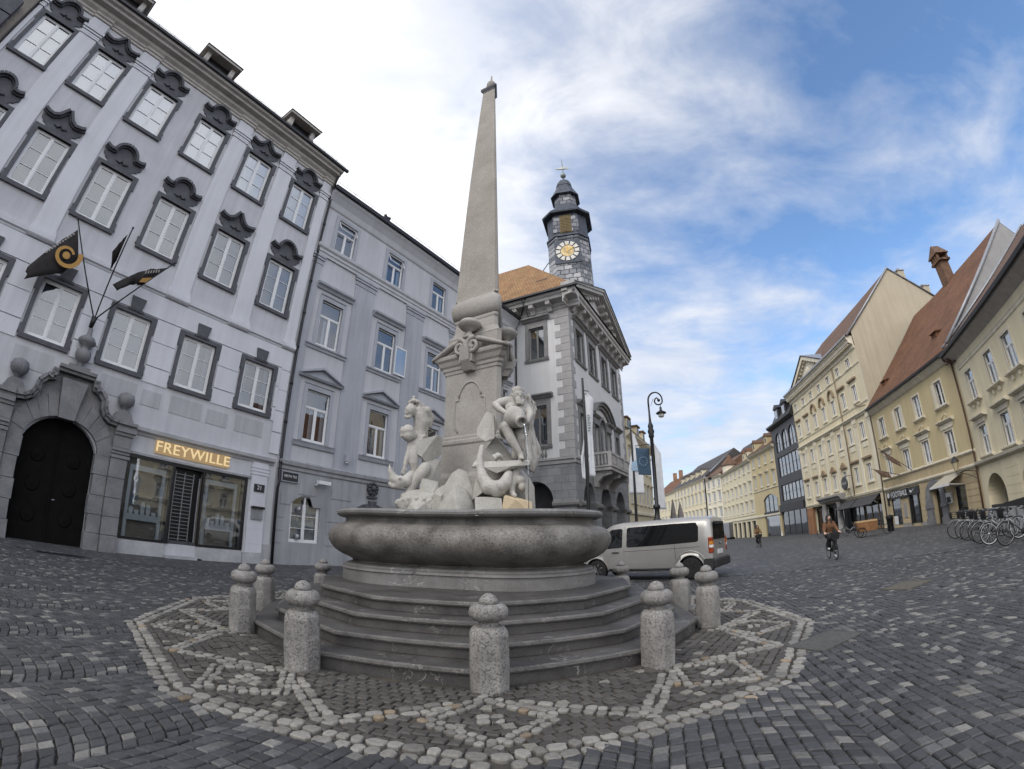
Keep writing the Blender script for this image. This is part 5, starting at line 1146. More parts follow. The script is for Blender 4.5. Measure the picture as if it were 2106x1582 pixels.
y4, rf = row_house('yellow_house_with_shop_arch', 'yellow house with wide arched shop window left of the dark house', (37.80, 58.79), 8.0, 10.1, 13.1, [(7.7, 1.75), (11.0, 1.6)], 4, M['r1'], M['tile_brown'], 17.6, 'big', dorm=((-3.4, .3), (-8.2, .2)), key='y4')
b = MB()
for k in range(4): b.box(-6.1+k*1.6, -5.98+k*1.6, .1, .2, 3.6, 6.1)
b.box(-6.3, -.9, -.1, .2, 3.1, 3.7); o = b.build('shop_front', M['rd2'], y4); b = MB(); b.quad((-6.25, .16, 0), (-.95, .16, 0), (-.95, .16, 6.2), (-6.25, .16, 6.2)); b.build('pane', M['glass_pale'], o)
y5, rf = row_house('cream_house_with_turret', 'long cream house with red roof and small turret in the far right row', (39.19, 68.71), 11.2, 20.0, 12.7, [(4.3, 1.5), (7.4, 1.6), (10.95, 1.2)], 7, M['r3'], M['tile_red'], 16.3, 'open', dorm=((-2.2, .2), (-4.2, .2)), key='y5', ww=.95)
b = MB(); b.lathe([(1.5, 12.7), (1.5, 14.5)], (-17.2, 1.2, 0), 12, smooth=False); tu = b.build('turret', [M['r3l']], rf); b = MB(); b.lathe([(1.85, 14.5), (1.3, 15.2), (.7, 15.7), (.45, 16.3), (.05, 16.8)], (-17.2, 1.2, 0), 12, smooth=False); b.build('turret_roof', M['tile_brown'], tu)
y6, rf = row_house('white_house_end_row', 'pale white house with twin windows at the far bend of the row', (43.14, 88.66), 4, 9.5, 13.2, [(4.5, 1.8), (7.9, 1.9), (11.0, 1.6)], 3, M['r3l'], M['tile_brown'], 17.6, 'none', key='y6', ww=1.3)
y7, rf = row_house('long_cream_house', 'long cream house with dark dormered roof at the far end of the street', (43.8, 98.1), 3.2, 26, 13.8, [(4.8, 2), (8.5, 2.2), (11.5, 1.5)], 9, M['r3'], M['slate'], 20.5, 'none', dorm=((-5, 1), (-9, 1), (-13, 1), (-17, 1), (-21, 1)), key='y7', ww=1.2, ridge_d=8)
y8, rf = row_house('last_street_house', 'small cream house with orange roof closing the far end of the street', (45.25, 124), 3, 22, 13.6, [(4.8, 2), (9, 2)], 6, M['r3'], M['tile_red'], 19, 'none', key='y8', ww=1.3)
for x in (-6, -12): b = MB(); b.box(x-.5, x+.5, 4, 5, 17, 20.5); b.build('chimney', M['brick'], rf)
gg = thing('grey_gabled_house', 'grey blank gable of a tall house rising behind the far roofs', 'building', **frame_right((49, 82), 8))
b = MB(); b.pyz([(0, 0), (0, 15), (6, 21.5), (12, 15), (12, 0)], -7, 0); b.build('wall', M['zinc'], gg)
b = MB(); b.quad((-24, -.3, 14.8), (.2, -.3, 14.8), (.2, 6, 21.7), (-24, 6, 21.7)); b.quad((-24, 6, 21.7), (.2, 6, 21.7), (.2, 12.3, 14.8), (-24, 12.3, 14.8)); b.build('roof', M['slate'], gg)
# ================================================================== fountain
FC = (-.72, 9.05)            # centre of the stepped platform
TC = (-.80, 9.65)            # centre of basin and obelisk
FT = thing('obelisk_fountain', 'grey stone obelisk fountain with lobed basin on a stepped platform', 'fountain', (FC[0], FC[1], 0))
o_ = Vector((FC[0], FC[1], 0))
def L_(p): return tuple(Vector(p)-o_)
def ngon(R, z, ph=-84, n=12): return [(R*cos(rad(ph+360*k/n)), R*sin(rad(ph+360*k/n)), z) for k in range(n)]
for k, (R, z0, z1) in enumerate(((4.08, -.1, .19), (3.70, .19, .39), (3.33, .39, .59), (2.98, .59, .79))):
    b = MB(); b.loft([ngon(R-.05, z0), ngon(R-.05, z1-.055)], cap1=False)
    b.loft([ngon(R-.05, z1-.075), ngon(R-.01, z1-.07), ngon(R+.005, z1-.045), ngon(R, z1-.015), ngon(R-.025, z1)], mat=1)
    b.loft([ngon(R-.03, z1+.001), ngon(.8, z1+.001)], cap0=False, cap1=True)
    # upright joints in the riser
    o = b.build('step', [M['step'], M['nose']], FT); bevel(o, .01, 2, 50)
A_L = 1.15; LOB = [rad(-42), rad(-162), rad(78)]; FLT = [rad(-102), rad(18), rad(138)]
def rplan(th, rho, w=.45):
    r = 0; rho = rho-.165
    for p in LOB:
        d = th-p; q = rho*rho-(A_L*sin(d))**2
        if q > 0: r = max(r, A_L*cos(d)+math.sqrt(q))
    for p in FLT:
        d = (th-p+PI) % (2*PI)-PI; D = rho+.50
        if abs(d) < 1 and abs(math.tan(d))*D <= w: r = max(r, D/cos(d))
    return r
ths = [2*PI*k/264 for k in range(264)]
dx, dy = TC[0]-FC[0], TC[1]-FC[1]
def pring(rho, z): return [(dx+rplan(t, rho)*cos(t), dy+rplan(t, rho)*sin(t), z) for t in ths]
b = MB(); b.loft([pring(r, z) for r, z in ((1.66, .79), (1.66, 1.0), (1.69, 1.01), (1.68, 1.05), (1.62, 1.07), (1.6, 1.1), (1.5, 1.13))], cap0=False); o = b.build('plinth', M['plinth'], FT)
b = MB(); b.loft([pring(r, z) for r, z in ((1.42, 1.1), (1.45, 1.16), (1.55, 1.21), (1.70, 1.27), (1.82, 1.34), (1.91, 1.43), (1.965, 1.53), (1.975, 1.62), (1.95, 1.71), (1.88, 1.79), (1.78, 1.84), (1.70, 1.865), (1.66, 1.87), (1.64, 1.93), (1.66, 1.98))], cap0=False, cap1=False, smooth=True)
o = b.build('basin', M['basin'], FT); es = o.modifiers.new('e', 'EDGE_SPLIT'); es.split_angle = rad(32)
b = MB(); b.loft([pring(r, z) for r, z in ((1.64, 1.975), (1.74, 1.98), (1.80, 2.0), (1.83, 2.03), (1.835, 2.07), (1.80, 2.10), (1.74, 2.115), (1.5, 2.115), (1.46, 2.09), (1.45, 1.8))], cap0=False, cap1=False); o = b.build('basin_rim', M['plinth'], FT)
b = MB(); b.add(pring(1.47, 2.0), [tuple(range(264))]); b.build('water', M['water'], FT)
b = MB(); b.add(pring(1.47, 1.82), [tuple(range(264))]); b.build('basin_floor', M['rockm'], FT)
# triangular pedestal and obelisk
OC = (-.68, 9.65)
def tri(s, z, ch=.07):
    R = s/math.sqrt(3); c = (OC[0]-FC[0], OC[1]-FC[1]); out = []
    for k in range(3):
        a = rad(-60+120*k)
        P = Vector((c[0]+R*cos(a), c[1]+R*sin(a)))
        for sg in (-1, 1):
            a2 = a+sg*rad(150); out.append((P.x+s*ch*cos(a2), P.y+s*ch*sin(a2), z))
    return out
b = MB(); b.loft([tri(s, z) for s, z in ((1.8, 1.8), (1.8, 2.9), (1.66, 3.0), (1.62, 3.58), (1.70, 3.62), (1.70, 3.68), (1.62, 3.71), (1.62, 3.76), (1.56, 3.8), (1.56, 5.2), (1.62, 5.22), (1.64, 5.28), (1.72, 5.31), (1.74, 5.37), (1.85, 5.41), (1.96, 5.50), (2.1, 5.55), (2.13, 5.60), (2.1, 5.64), (1.62, 5.72), (1.56, 5.8), (1.56, 6.06), (1.58, 6.1), (1.4, 6.16), (1.27, 6.28), (1.24, 6.5), (1.3, 6.54), (1.3, 6.6))])
b.build('pedestal', M['ped'], FT)
b = MB(); b.loft([tri(s, z, .10) for s, z in ((1.26, 6.6), (1.42, 6.64), (1.52, 6.73), (1.555, 6.85), (1.52, 6.97), (1.42, 7.05), (1.31, 7.10), (1.30, 7.14))], smooth=True); b.build('cushion', M['ped'], FT)
b = MB(); b.loft([tri(s, z, .06) for s, z in ((1.29, 7.14), (1.29, 7.17), (1.26, 7.2), (1.03, 10.0), (.76, 13.0), (.50, 15.72))]); b.build('obelisk', M['ob'], FT)
b = MB(); b.loft([tri(s, z, .1) for s, z in ((.56, 15.68), (.56, 15.74), (.66, 15.79), (.72, 15.86), (.70, 15.9), (.5, 15.93))]); b.build('capstone', M['dstone'], FT)
b = MB(); b.lathe([(.08, 15.92), (.11, 15.98), (.15, 16.08), (.165, 16.18), (.15, 16.3), (.1, 16.4), (.04, 16.46), (.025, 16.8), (.005, 16.85)], (OC[0]-FC[0], OC[1]-FC[1], 0), 14); b.build('ball_finial', M['ob'], FT)
# ornaments on the three faces: volutes, swan neck ribs, urn finials, cartouche
for k in range(3):
    a = rad(-120+120*k)                     # outward normal of the face
    nrm = Vector((cos(a), sin(a), 0)); tx = Vector((-sin(a), cos(a), 0)); c = Vector((OC[0]-FC[0], OC[1]-FC[1], 0))
    def FP(u, n, z, s=1.9): return tuple(c+nrm*(s*.2887+n)+tx*u+Vector((0, 0, z)))
    for sg in (-1, 1):
        b = MB(); pts = []
        for q in range(9):
            f_ = q/8; u = .98-f_*.72; z = 5.60+.30*(f_**1.6)+.05*sin(f_*PI); pts.append(FP(sg*u, .04, z))
        b.tube(pts, [.06, .075, .08, .085, .09, .095, .10, .10, .08], 8, flat=.7)
        sp = []
        for q in range(22):
            aa = PI*.55-q*.52; r = .20-.0085*q; sp.append(FP(sg*(.17-r*cos(aa)*.9), .10, 5.73+r*sin(aa)))
        b.tube(sp, [.06-.0015*q for q in range(22)], 6)
        b.build('volute', M['ped'], FT)
    b = MB(); b.loft([[FP(u, n, z) for u, n in ((-.17, -.2), (-.17, .12), (.17, .12), (.17, -.2))] for z in (5.36, 5.95)]); b.loft([[FP(u*1.0, n, z) for u, n in ((-.15, -.1), (-.12, .16*e), (.12, .16*e), (.15, -.1))] for z, e in ((5.2, .2), (5.4, 1.), (5.7, 1.3))]); b.build('scroll_block', M['ped'], FT)
    b = MB(); fc = FP(0, .0, 0); b.lathe([(.15, 5.93), (.17, 5.98), (.07, 6.05), (.08, 6.09), (.05, 6.14), (.19, 6.2), (.265, 6.28), (.27, 6.32), (.2, 6.40), (.1, 6.44), (.03, 6.48)], fc, 18); b.build('urn_finial', M['ped'], FT)
    b = MB(); R_ = 1.56*.2887
    P2 = lambda u, z: tuple(c+nrm*(R_+.005)+tx*u+Vector((0, 0, z)))
    for p0, p1, cx, cz, rx, rz_ in ((PI*.93, PI*.07, 0, 4.55, .30, .42),): b.tube([P2(x, z) for x, z in arc(cx, cz, rx, rz_, p0, p1, 12)], .022, 6)
    for sg in (-1, 1):
        b.tube([P2(sg*x, z) for x, z in ((.29, 4.58), (.38, 4.58), (.385, 4.55), (.40, 4.35), (.40, 4.15), (.37, 3.98), (.30, 3.86))], .02, 6)
    b.build('cartouche_moulding', M['ped'], FT)
# loose cut rocks around the pedestal foot
def rock(pts, m='rockm', j=.015): return hull([L_(p) for p in pts], 'rock', M[m], FT, j)
rock([(-1.26, 7.85, 2.0), (-1.24, 7.9, 2.45), (-1.05, 7.95, 2.80), (-.95, 8.0, 2.88), (-.82, 8.0, 2.84), (-.70, 7.9, 2.5), (-.6, 7.85, 2.0), (-.9, 8.5, 2.7), (-1.3, 8.4, 2.3)])
rock([(-1.28, 7.75, 2.02), (-1.22, 7.75, 2.25), (-.95, 7.65, 2.52), (-.78, 7.7, 2.45), (-.66, 7.75, 2.2), (-.66, 7.7, 2.0), (-.9, 7.55, 2.02), (-1.0, 7.6, 2.3), (-.85, 8.1, 2.55), (-1.15, 8.1, 2.3)])
rock([(-.60, 7.35, 2.0), (-.62, 7.4, 2.30), (-.18, 7.35, 2.28), (-.16, 7.3, 2.0), (-.3, 7.8, 2.35), (-.58, 7.8, 2.3), (-.2, 7.9, 2.0)])
rock([(-.68, 7.8, 2.3), (-.62, 7.9, 2.75), (-.45, 7.8, 2.7), (-.52, 7.6, 2.4), (-.3, 8.2, 2.5), (-.7, 8.3, 2.4)])
rock([(-.6, 8.3, 2.0), (-.55, 8.05, 3.15), (-.30, 8.1, 3.48), (-.05, 8.15, 3.2), (.1, 8.1, 2.8), (.35, 8.2, 2.0), (-.2, 8.8, 3.5), (.3, 8.7, 2.8), (-.5, 8.8, 3.0)])
rock([(-.64, 7.98, 3.62), (-.62, 7.9, 3.45), (-.46, 7.85, 3.34), (-.30, 7.88, 3.42), (-.27, 8.0, 3.66), (-.33, 7.95, 3.86), (-.46, 7.95, 3.90), (-.52, 8.0, 3.74), (-.4, 8.4, 3.5), (-.6, 8.3, 3.5)])
rock([(-.5, 7.72, 2.96), (-.48, 7.68, 2.84), (-.28, 7.62, 2.73), (.0, 7.55, 2.85), (.28, 7.58, 2.86), (.31, 7.6, 2.95), (.1, 8.1, 2.98), (-.4, 8.1, 3.0)])
rock([(-.20, 7.35, 2.0), (-.12, 7.35, 2.33), (.05, 7.3, 2.26), (.30, 7.45, 2.22), (.33, 7.4, 2.0), (.2, 7.8, 2.3), (-.1, 7.8, 2.4)], 'stain')
rock([(.22, 7.55, 2.0), (.20, 7.52, 2.55), (.27, 7.6, 2.68), (.36, 7.7, 2.5), (.38, 7.8, 2.0), (.2, 8.0, 2.6)])
rock([(-1.95, 8.5, 3.30), (-1.86, 8.5, 3.46), (-1.5, 8.7, 3.66), (-1.40, 8.85, 3.64), (-1.42, 8.9, 3.3), (-1.66, 8.62, 3.04), (-1.75, 8.5, 3.18), (-1.5, 9.2, 3.5)])
rock([(-1.70, 8.55, 3.08), (-1.42, 8.8, 3.2), (-1.38, 8.8, 2.4), (-1.68, 8.4, 2.4), (-1.5, 9.1, 3.0), (-1.8, 9.0, 2.4)])
rock([(-1.78, 8.32, 2.0), (-1.70, 8.38, 2.75), (-1.40, 8.45, 2.70), (-1.30, 8.4, 2.2), (-1.35, 8.35, 2.0), (-1.5, 8.2, 2.3), (-1.5, 8.9, 2.7)])
rock([(-2.06, 8.22, 2.02), (-2.05, 8.25, 2.42), (-1.85, 8.2, 2.5), (-1.62, 8.1, 2.36), (-1.38, 8.2, 2.42), (-1.38, 8.2, 2.02), (-1.7, 7.98, 2.1), (-1.6, 8.7, 2.6), (-2.1, 8.8, 2.3)])
rock([(-1.42, 8.0, 2.0), (-1.40, 8.05, 2.42), (-1.22, 7.8, 2.35), (-1.2, 7.7, 2.0), (-1.1, 8.4, 2.7), (-1.4, 8.6, 2.6)])
# ---------------------------------------------------------------- carved figures
def limb(mb, pts, rs, n=10): mb.tube(pts, rs, n); [mb.sph(p, r*1.0, 6) for p, r in zip(pts, rs)]
def hand(mb, w, d, up, r=.018, spread=.06):
    """palm plus five bent fingers; w wrist, d pointing direction, up back of hand"""
    w = Vector(w); d = Vector(d).normalized(); up = Vector(up).normalized(); s = d.cross(up).normalized()
    mb.tube([w, w+d*.05, w+d*.1], [.034, .042, .036], 8, flat=.6); mb.sph(w+d*.06, .038, 5)
    for k in range(4):
        o = s*(k-1.5)*.021; l = (.075, .09, .085, .065)[k]
        limb(mb, [w+d*.09+o, w+d*(.09+l*.5)+o*1.15+up*.008, w+d*(.09+l)+o*1.3-up*.025], [.013, .012, .010], 6)
    limb(mb, [w+d*.03-s*.035, w+d*.065-s*.07, w+d*.1-s*.075-up*.02], [.015, .013, .011], 6)
def face(mb, c, f, up, r):
    """nose, brow, eyes, lips, beard, ears on a head of radius r looking along f"""
    c = Vector(c); f = Vector(f).normalized(); up = Vector(up).normalized(); s = f.cross(up).normalized()
    mb.tube([c+f*r*.92+up*r*.2, c+f*r*1.22-up*r*.22, c+f*r*.98-up*r*.3], [r*.10, r*.15, r*.14], 6)
    mb.tube([c+f*r*.85-s*r*.55+up*r*.25, c+f*r*1.02+up*r*.3, c+f*r*.85+s*r*.55+up*r*.25], r*.13, 6)
    for q in (-1, 1): mb.sph(c+f*r*.88+s*q*r*.33+up*r*.06, r*.11, 5); mb.sph(c+s*q*r*.92, r*.2, 5)
    mb.tube([c+f*r*.9-s*r*.3-up*r*.52, c+f*r*1.0-up*r*.5, c+f*r*.9+s*r*.3-up*r*.52], r*.09, 6)
# right figure: bearded river god tipping an urn
SR = thing('river_god_statue', 'white marble bearded river god tipping a large urn at the front right of the basin', 'statue', (.05, 7.9, 2.1), group='carved figures on the fountain')
so3 = Vector((.05, 7.9, 2.1)); S = lambda *p: tuple(Vector(p)-so3)
b = MB()
b.sph(S(.11, 7.93, 4.21), .115, 9, sz=1.15); limb(b, [S(.06, 8.03, 4.10), S(.06, 8.05, 4.0)], [.075, .09])
limb(b, [S(.07, 8.07, 4.0), S(.06, 8.08, 3.88), S(.03, 8.14, 3.72), S(.0, 8.2, 3.6)], [.17, .20, .18, .19], 14)
limb(b, [S(-.07, 7.98, 4.10), S(.22, 8.05, 4.02)], [.11, .11]); b.sph(S(-.02, 7.92, 3.97), .12, 7, sy=.6); b.sph(S(.15, 7.94, 3.95), .12, 7, sy=.6)
limb(b, [S(-.09, 7.96, 4.11), S(-.2, 7.92, 4.08), S(-.31, 7.85, 4.01)], [.095, .085, .065]); limb(b, [S(-.31, 7.85, 4.01), S(-.22, 7.77, 3.9), S(-.12, 7.70, 3.82)], [.065, .06, .042])
hand(b, S(-.12, 7.70, 3.82), (1, -.25, .05), (.1, -.5, 1))
limb(b, [S(.26, 8.03, 4.0), S(.33, 7.9, 3.84), S(.26, 7.75, 3.66)], [.09, .075, .055]); hand(b, S(.26, 7.75, 3.66), (-.8, -.2, -.3), (0, -1, 0))
limb(b, [S(-.10, 8.15, 3.58), S(-.11, 7.95, 3.62), S(-.11, 7.76, 3.58)], [.14, .125, .095]); limb(b, [S(-.11, 7.76, 3.56), S(-.02, 7.75, 3.35), S(.13, 7.75, 3.1), S(.15, 7.74, 3.04)], [.09, .088, .055, .05])
limb(b, [S(.15, 7.76, 3.03), S(.16, 7.66, 2.98), S(.17, 7.56, 2.965)], [.055, .045, .032]); 
for k in range(5): limb(b, [S(.13+k*.02, 7.56, 2.97), S(.13+k*.021, 7.51, 2.965)], [.014, .011], 6)
limb(b, [S(.12, 8.15, 3.58), S(.16, 7.95, 3.5), S(.16, 7.9, 3.4), S(.05, 8.0, 3.1)], [.15, .13, .1, .07])
face(b, S(.11, 7.93, 4.21), (.35, -1, -.12), (0, 0, 1), .115)
for k in range(26):
    a = random.uniform(0, 2*PI); z = random.uniform(-.02, .14); r = .11*math.sqrt(max(.1, 1-(z/.17)**2))
    if z < .05 and sin(a) < -.2: continue
    b.sph(S(.11+r*cos(a)*1.05, 7.95+r*sin(a), 4.22+z), .036, 4)
for k in range(16):
    a = random.uniform(-.9, .9)-PI/2+.3; b.sph(S(.13+.085*cos(a), 7.93+.10*sin(a), 4.12-random.uniform(0, .10)), .033, 4)
b.sph(S(.11, 7.93, 4.3), .10, 6)
remesh(b, 'figure', M['marble'], SR, vox=.0135, smooth=2)
b = MB()
b.lathe([(.03, -.24), (.12, -.2), (.18, -.1), (.195, 0), (.17, .1), (.10, .17), (.075, .2), (.085, .23), (.11, .25), (.11, .275), (.07, .28), (.065, .22)], n=22)
ax = Vector((.42, -.75, -.52)).normalized(); b.xform(Matrix.Translation(S(.05, 7.72, 3.74)) @ ax.to_track_quat('Z', 'Y').to_matrix().to_4x4()); b.build('urn', M['marble'], SR)
b = MB(); w0 = Vector(S(.17, 7.5, 3.58)); b.tube([w0, w0+Vector((.04, -.09, -.06)), w0+Vector((.07, -.13, -.3)), w0+Vector((.085, -.16, -.8)), w0+Vector((.09, -.17, -1.5))], [.012, .010, .008, .007, .008], 6); b.build('water_jet', M['water'], SR)
# cloak
b = MB()
cl_ = [[(.20, 8.1, 4.22), (.30, 8.13, 4.30), (.38, 8.14, 4.20), (.46, 8.12, 4.04), (.44, 8.10, 3.94)], [(.24, 8.05, 4.0), (.32, 8.1, 4.0), (.38, 8.12, 3.98), (.42, 8.12, 3.95), (.40, 8.12, 3.90)], [(.22, 7.95, 3.75), (.28, 7.98, 3.78), (.33, 8.05, 3.76), (.36, 8.1, 3.72), (.36, 8.12, 3.68)], [(.16, 7.88, 3.5), (.25, 7.86, 3.46), (.32, 7.93, 3.46), (.38, 8.02, 3.47), (.40, 8.1, 3.48)], [(.14, 7.95, 3.25), (.26, 7.86, 3.2), (.36, 7.92, 3.2), (.46, 8.0, 3.27), (.50, 8.1, 3.24)], [(.22, 7.9, 3.08), (.30, 7.86, 3.0), (.40, 7.95, 2.98), (.47, 8.02, 3.1), (.50, 8.1, 3.14)], [(.26, 8.0, 2.9), (.30, 7.95, 2.82), (.35, 8.0, 2.8), (.38, 8.05, 2.85), (.4, 8.1, 2.95)]]
NU, NVv = 28, 36
def bl(R_, u, v):
    a = v*(len(R_)-1); i = min(int(a), len(R_)-2); fa = a-i; c_ = u*(len(R_[0])-1); j = min(int(c_), len(R_[0])-2); fc_ = c_-j
    V = lambda p, q: Vector(R_[p][q]); return V(i, j).lerp(V(i, j+1), fc_).lerp(V(i+1, j).lerp(V(i+1, j+1), fc_), fa)
vs = []
for q in range(NVv+1):
    for p in range(NU+1):
        P_ = bl(cl_, p/NU, q/NVv); w_r = .022*sin(p*.9+q*.25)+.012*sin(p*1.7-q*.4); vs.append(Vector(S(*P_))+Vector((0, -w_r, w_r*.3)))
b.add(vs, [(q*(NU+1)+p, q*(NU+1)+p+1, (q+1)*(NU+1)+p+1, (q+1)*(NU+1)+p) for q in range(NVv) for p in range(NU)], 0, True)
c_ = b.build('cloak', M['marble'], SR); so = c_.modifiers.new('t', 'SOLIDIFY'); so.thickness = .03
# dolphin, putto leg and shell below the slab
b = MB()
limb(b, [S(-.53, 7.8, 3.22), S(-.56, 7.74, 3.02), S(-.54, 7.72, 2.82), S(-.50, 7.66, 2.64), S(-.40, 7.6, 2.5), S(-.25, 7.58, 2.46), S(-.12, 7.6, 2.55), S(-.06, 7.66, 2.72)], [.05, .06, .075, .11, .14, .15, .12, .08], 12)
limb(b, [S(-.54, 7.74, 2.86), S(-.62, 7.72, 2.88), S(-.69, 7.7, 2.86)], [.05, .045, .02]); limb(b, [S(-.54, 7.74, 2.9), S(-.6, 7.74, 2.95), S(-.66, 7.72, 2.92)], [.04, .04, .02])
b.sph(S(-.2, 7.5, 2.5), .1, 6)
remesh(b, 'dolphin', M['marble'], SR, vox=.018, smooth=2)
b = MB(); limb(b, [S(.06, 7.78, 2.82), S(.03, 7.72, 2.68), S(-.02, 7.66, 2.5), S(-.0, 7.6, 2.38), S(.04, 7.5, 2.34)], [.10, .085, .07, .05, .04]); b.sph(S(.13, 7.7, 2.62), .09, 6); b.sph(S(.17, 7.68, 2.5), .08, 6)
remesh(b, 'putto_leg', M['marble'], SR, vox=.015, smooth=2)
b = MB()
for k in range(12): a = 2*PI*k/12; b.sph(S(-.25+.07*cos(a), 7.72+.05*sin(a), 3.0+.05*abs(sin(a*1.5))), .035, 4)
b.sph(S(-.25, 7.7, 3.06), .05, 5); remesh(b, 'carved_crab', M['marble'], SR, vox=.014, smooth=1)
# left figure
SL = thing('stooping_god_statue', 'white marble curly haired figure stooping in profile at the left of the basin', 'statue', (-1.85, 8.6, 2.1), group='carved figures on the fountain')
so3 = Vector((-1.85, 8.6, 2.1)); S = lambda *p: tuple(Vector(p)-so3)
b = MB()
b.sph(S(-2.03, 8.64, 4.14), .12, 9, sz=1.12); limb(b, [S(-1.97, 8.68, 4.1), S(-1.88, 8.72, 4.06)], [.08, .1])
limb(b, [S(-1.86, 8.74, 4.06), S(-1.82, 8.78, 3.92), S(-1.84, 8.78, 3.76), S(-1.84, 8.8, 3.6)], [.15, .17, .145, .165], 14)
limb(b, [S(-1.88, 8.7, 4.14), S(-1.74, 8.82, 4.17), S(-1.68, 8.9, 4.06), S(-1.70, 8.9, 3.9)], [.1, .105, .095, .07]); 
for k in range(9): limb(b, [S(-1.98+.02*k, 8.64+.01*k, 4.06-.004*k), S(-1.84+.012*k, 8.68+.012*k, 3.92-.01*k), S(-1.72+.004*k, 8.74, 3.68+.012*k)], [.022, .026, .02], 6)
limb(b, [S(-1.93, 8.66, 3.62), S(-1.99, 8.58, 3.45), S(-2.0, 8.53, 3.28)], [.08, .07, .055]); limb(b, [S(-2.0, 8.53, 3.28), S(-2.03, 8.5, 3.12), S(-2.05, 8.46, 2.97)], [.055, .055, .038]); hand(b, S(-2.05, 8.46, 2.97), (-.2, -.1, -1), (0, -1, .1))
limb(b, [S(-1.84, 8.75, 3.56), S(-1.88, 8.62, 3.42), S(-1.90, 8.55, 3.26)], [.15, .13, .1]); limb(b, [S(-1.90, 8.55, 3.26), S(-1.895, 8.54, 3.05), S(-1.88, 8.55, 2.84), S(-1.9, 8.48, 2.78)], [.1, .095, .06, .05])
face(b, S(-2.03, 8.64, 4.14), (-.85, -.45, -.25), (-.1, 0, 1), .12)
for k in range(34):
    a = random.uniform(0, 2*PI); e = random.uniform(.0, 1.3); r = .13
    P_ = Vector((-2.0+r*cos(a)*cos(e)+.03*sin(e), 8.68+r*sin(a)*cos(e), 4.2+r*sin(e)*1.25))
    if (P_-Vector((-2.13, 8.56, 4.1))).length < .12: continue
    b.sph(S(*P_), .042, 4)
b.sph(S(-2.0, 8.67, 4.42), .04, 4); b.sph(S(-1.92, 8.72, 4.3), .08, 5); b.sph(S(-1.84, 8.76, 4.26), .07, 5)
for k in range(10): a = random.uniform(0, PI); b.sph(S(-2.08+.06*cos(a), 8.6, 4.03-.05*sin(a)), .035, 4)
remesh(b, 'figure', M['marble'], SL, vox=.0135, smooth=2)
b = MB(); limb(b, [S(-2.12, 8.44, 3.66), S(-2.03, 8.5, 3.68), S(-1.95, 8.56, 3.6)], [.07, .13, .10], 10); b.sph(S(-2.02, 8.5, 3.58), .12, 7)
for k in range(4): b.sph(S(-2.13, 8.42, 3.56+k*.05), .04, 5)
remesh(b, 'urn', M['marble'], SL, vox=.016, smooth=1)
b = MB()
for k in range(7): limb(b, [S(-1.74-.03*k, 8.68, 3.62-.02*k), S(-1.86-.015*k, 8.6, 3.5-.03*k), S(-1.98-.003*k, 8.54, 3.44-.045*k)], [.04, .045, .03], 7)
remesh(b, 'drapery', M['marble'], SL, vox=.016, smooth=1)
b = MB()
limb(b, [S(-2.29, 8.24, 2.95), S(-2.27, 8.24, 2.84), S(-2.2, 8.26, 2.70), S(-2.08, 8.28, 2.64), S(-1.97, 8.32, 2.66), S(-1.9, 8.4, 2.8)], [.02, .05, .10, .13, .12, .09], 12); limb(b, [S(-2.27, 8.22, 2.6), S(-2.2, 8.22, 2.56), S(-2.05, 8.26, 2.56)], [.03, .05, .06])
b.sph(S(-2.06, 8.16, 2.7), .035, 5)
remesh(b, 'dolphin', M['marble'], SL, vox=.018, smooth=2)
b = MB(); limb(b, [S(-1.66, 8.52, 2.95), S(-1.74, 8.45, 2.82), S(-1.84, 8.4, 2.68), S(-1.9, 8.35, 2.5), S(-1.94, 8.3, 2.42)], [.12, .12, .11, .08, .06], 12); remesh(b, 'bent_leg', M['marble'], SL, vox=.016, smooth=2)
b = MB()
for k in range(9): a = PI*k/8; limb(b, [S(-1.72, 8.25, 2.12), S(-1.72-.26*cos(a), 8.16, 2.16+.11*sin(a)), S(-1.72-.36*cos(a), 8.12, 2.24+.09*sin(a))], [.07, .075, .05], 6)
remesh(b, 'shell', M['marble'], SL, vox=.018, smooth=1)

# ================================================================== bollards round the steps
def make_bollard(lab):
    t = thing('stone_bollard', lab, 'bollard', group='stone bollards round the fountain steps')
    b = MB()
    oc = lambda w, z, ch=.11: [(x, y, z) for x, y in ((-w+ch, -w), (w-ch, -w), (w, -w+ch), (w, w-ch), (w-ch, w), (-w+ch, w), (-w, w-ch), (-w, -w+ch))]
    b.loft([oc(.2, -.05), oc(.205, .3), oc(.20, .62), oc(.19, .67), oc(.15, .71, .08)]); o = b.build('shaft', M['bollard'], t); bevel(o, .02, 2, 25)
    b = MB(); b.lathe([(.12, .69), (.105, .73), (.12, .765)], n=16); b.lathe([(.10, .755), (.165, .775), (.2, .82), (.208, .865), (.195, .91), (.15, .945), (.08, .95)], n=40, lob=10, lamp=.055)
    b.lathe([(.085, .945), (.105, .955), (.10, .99), (.075, 1.03), (.03, 1.055), (.004, 1.06)], n=18); b.build('ball_head', M['bollard'], t)
    return t
BL = [(0, 'nearest stone bollard in the middle of the front steps'), (-1, 'stone bollard with chipped shaft front left, next to the nearest one'), (-2, 'bluish stone bollard at the far left corner of the lowest step'), (-3, 'pale stone bollard just behind the left corner bollard'), (-4, 'distant stone bollard before the arched window at the back left'),
      (1, 'stone bollard front right, right of the nearest one'), (2, 'pitted stone bollard at the far right corner of the steps'), (3, 'stone bollard in front of the van rear wheel'), (4, 'half hidden stone bollard before the middle of the van')]
bp = None
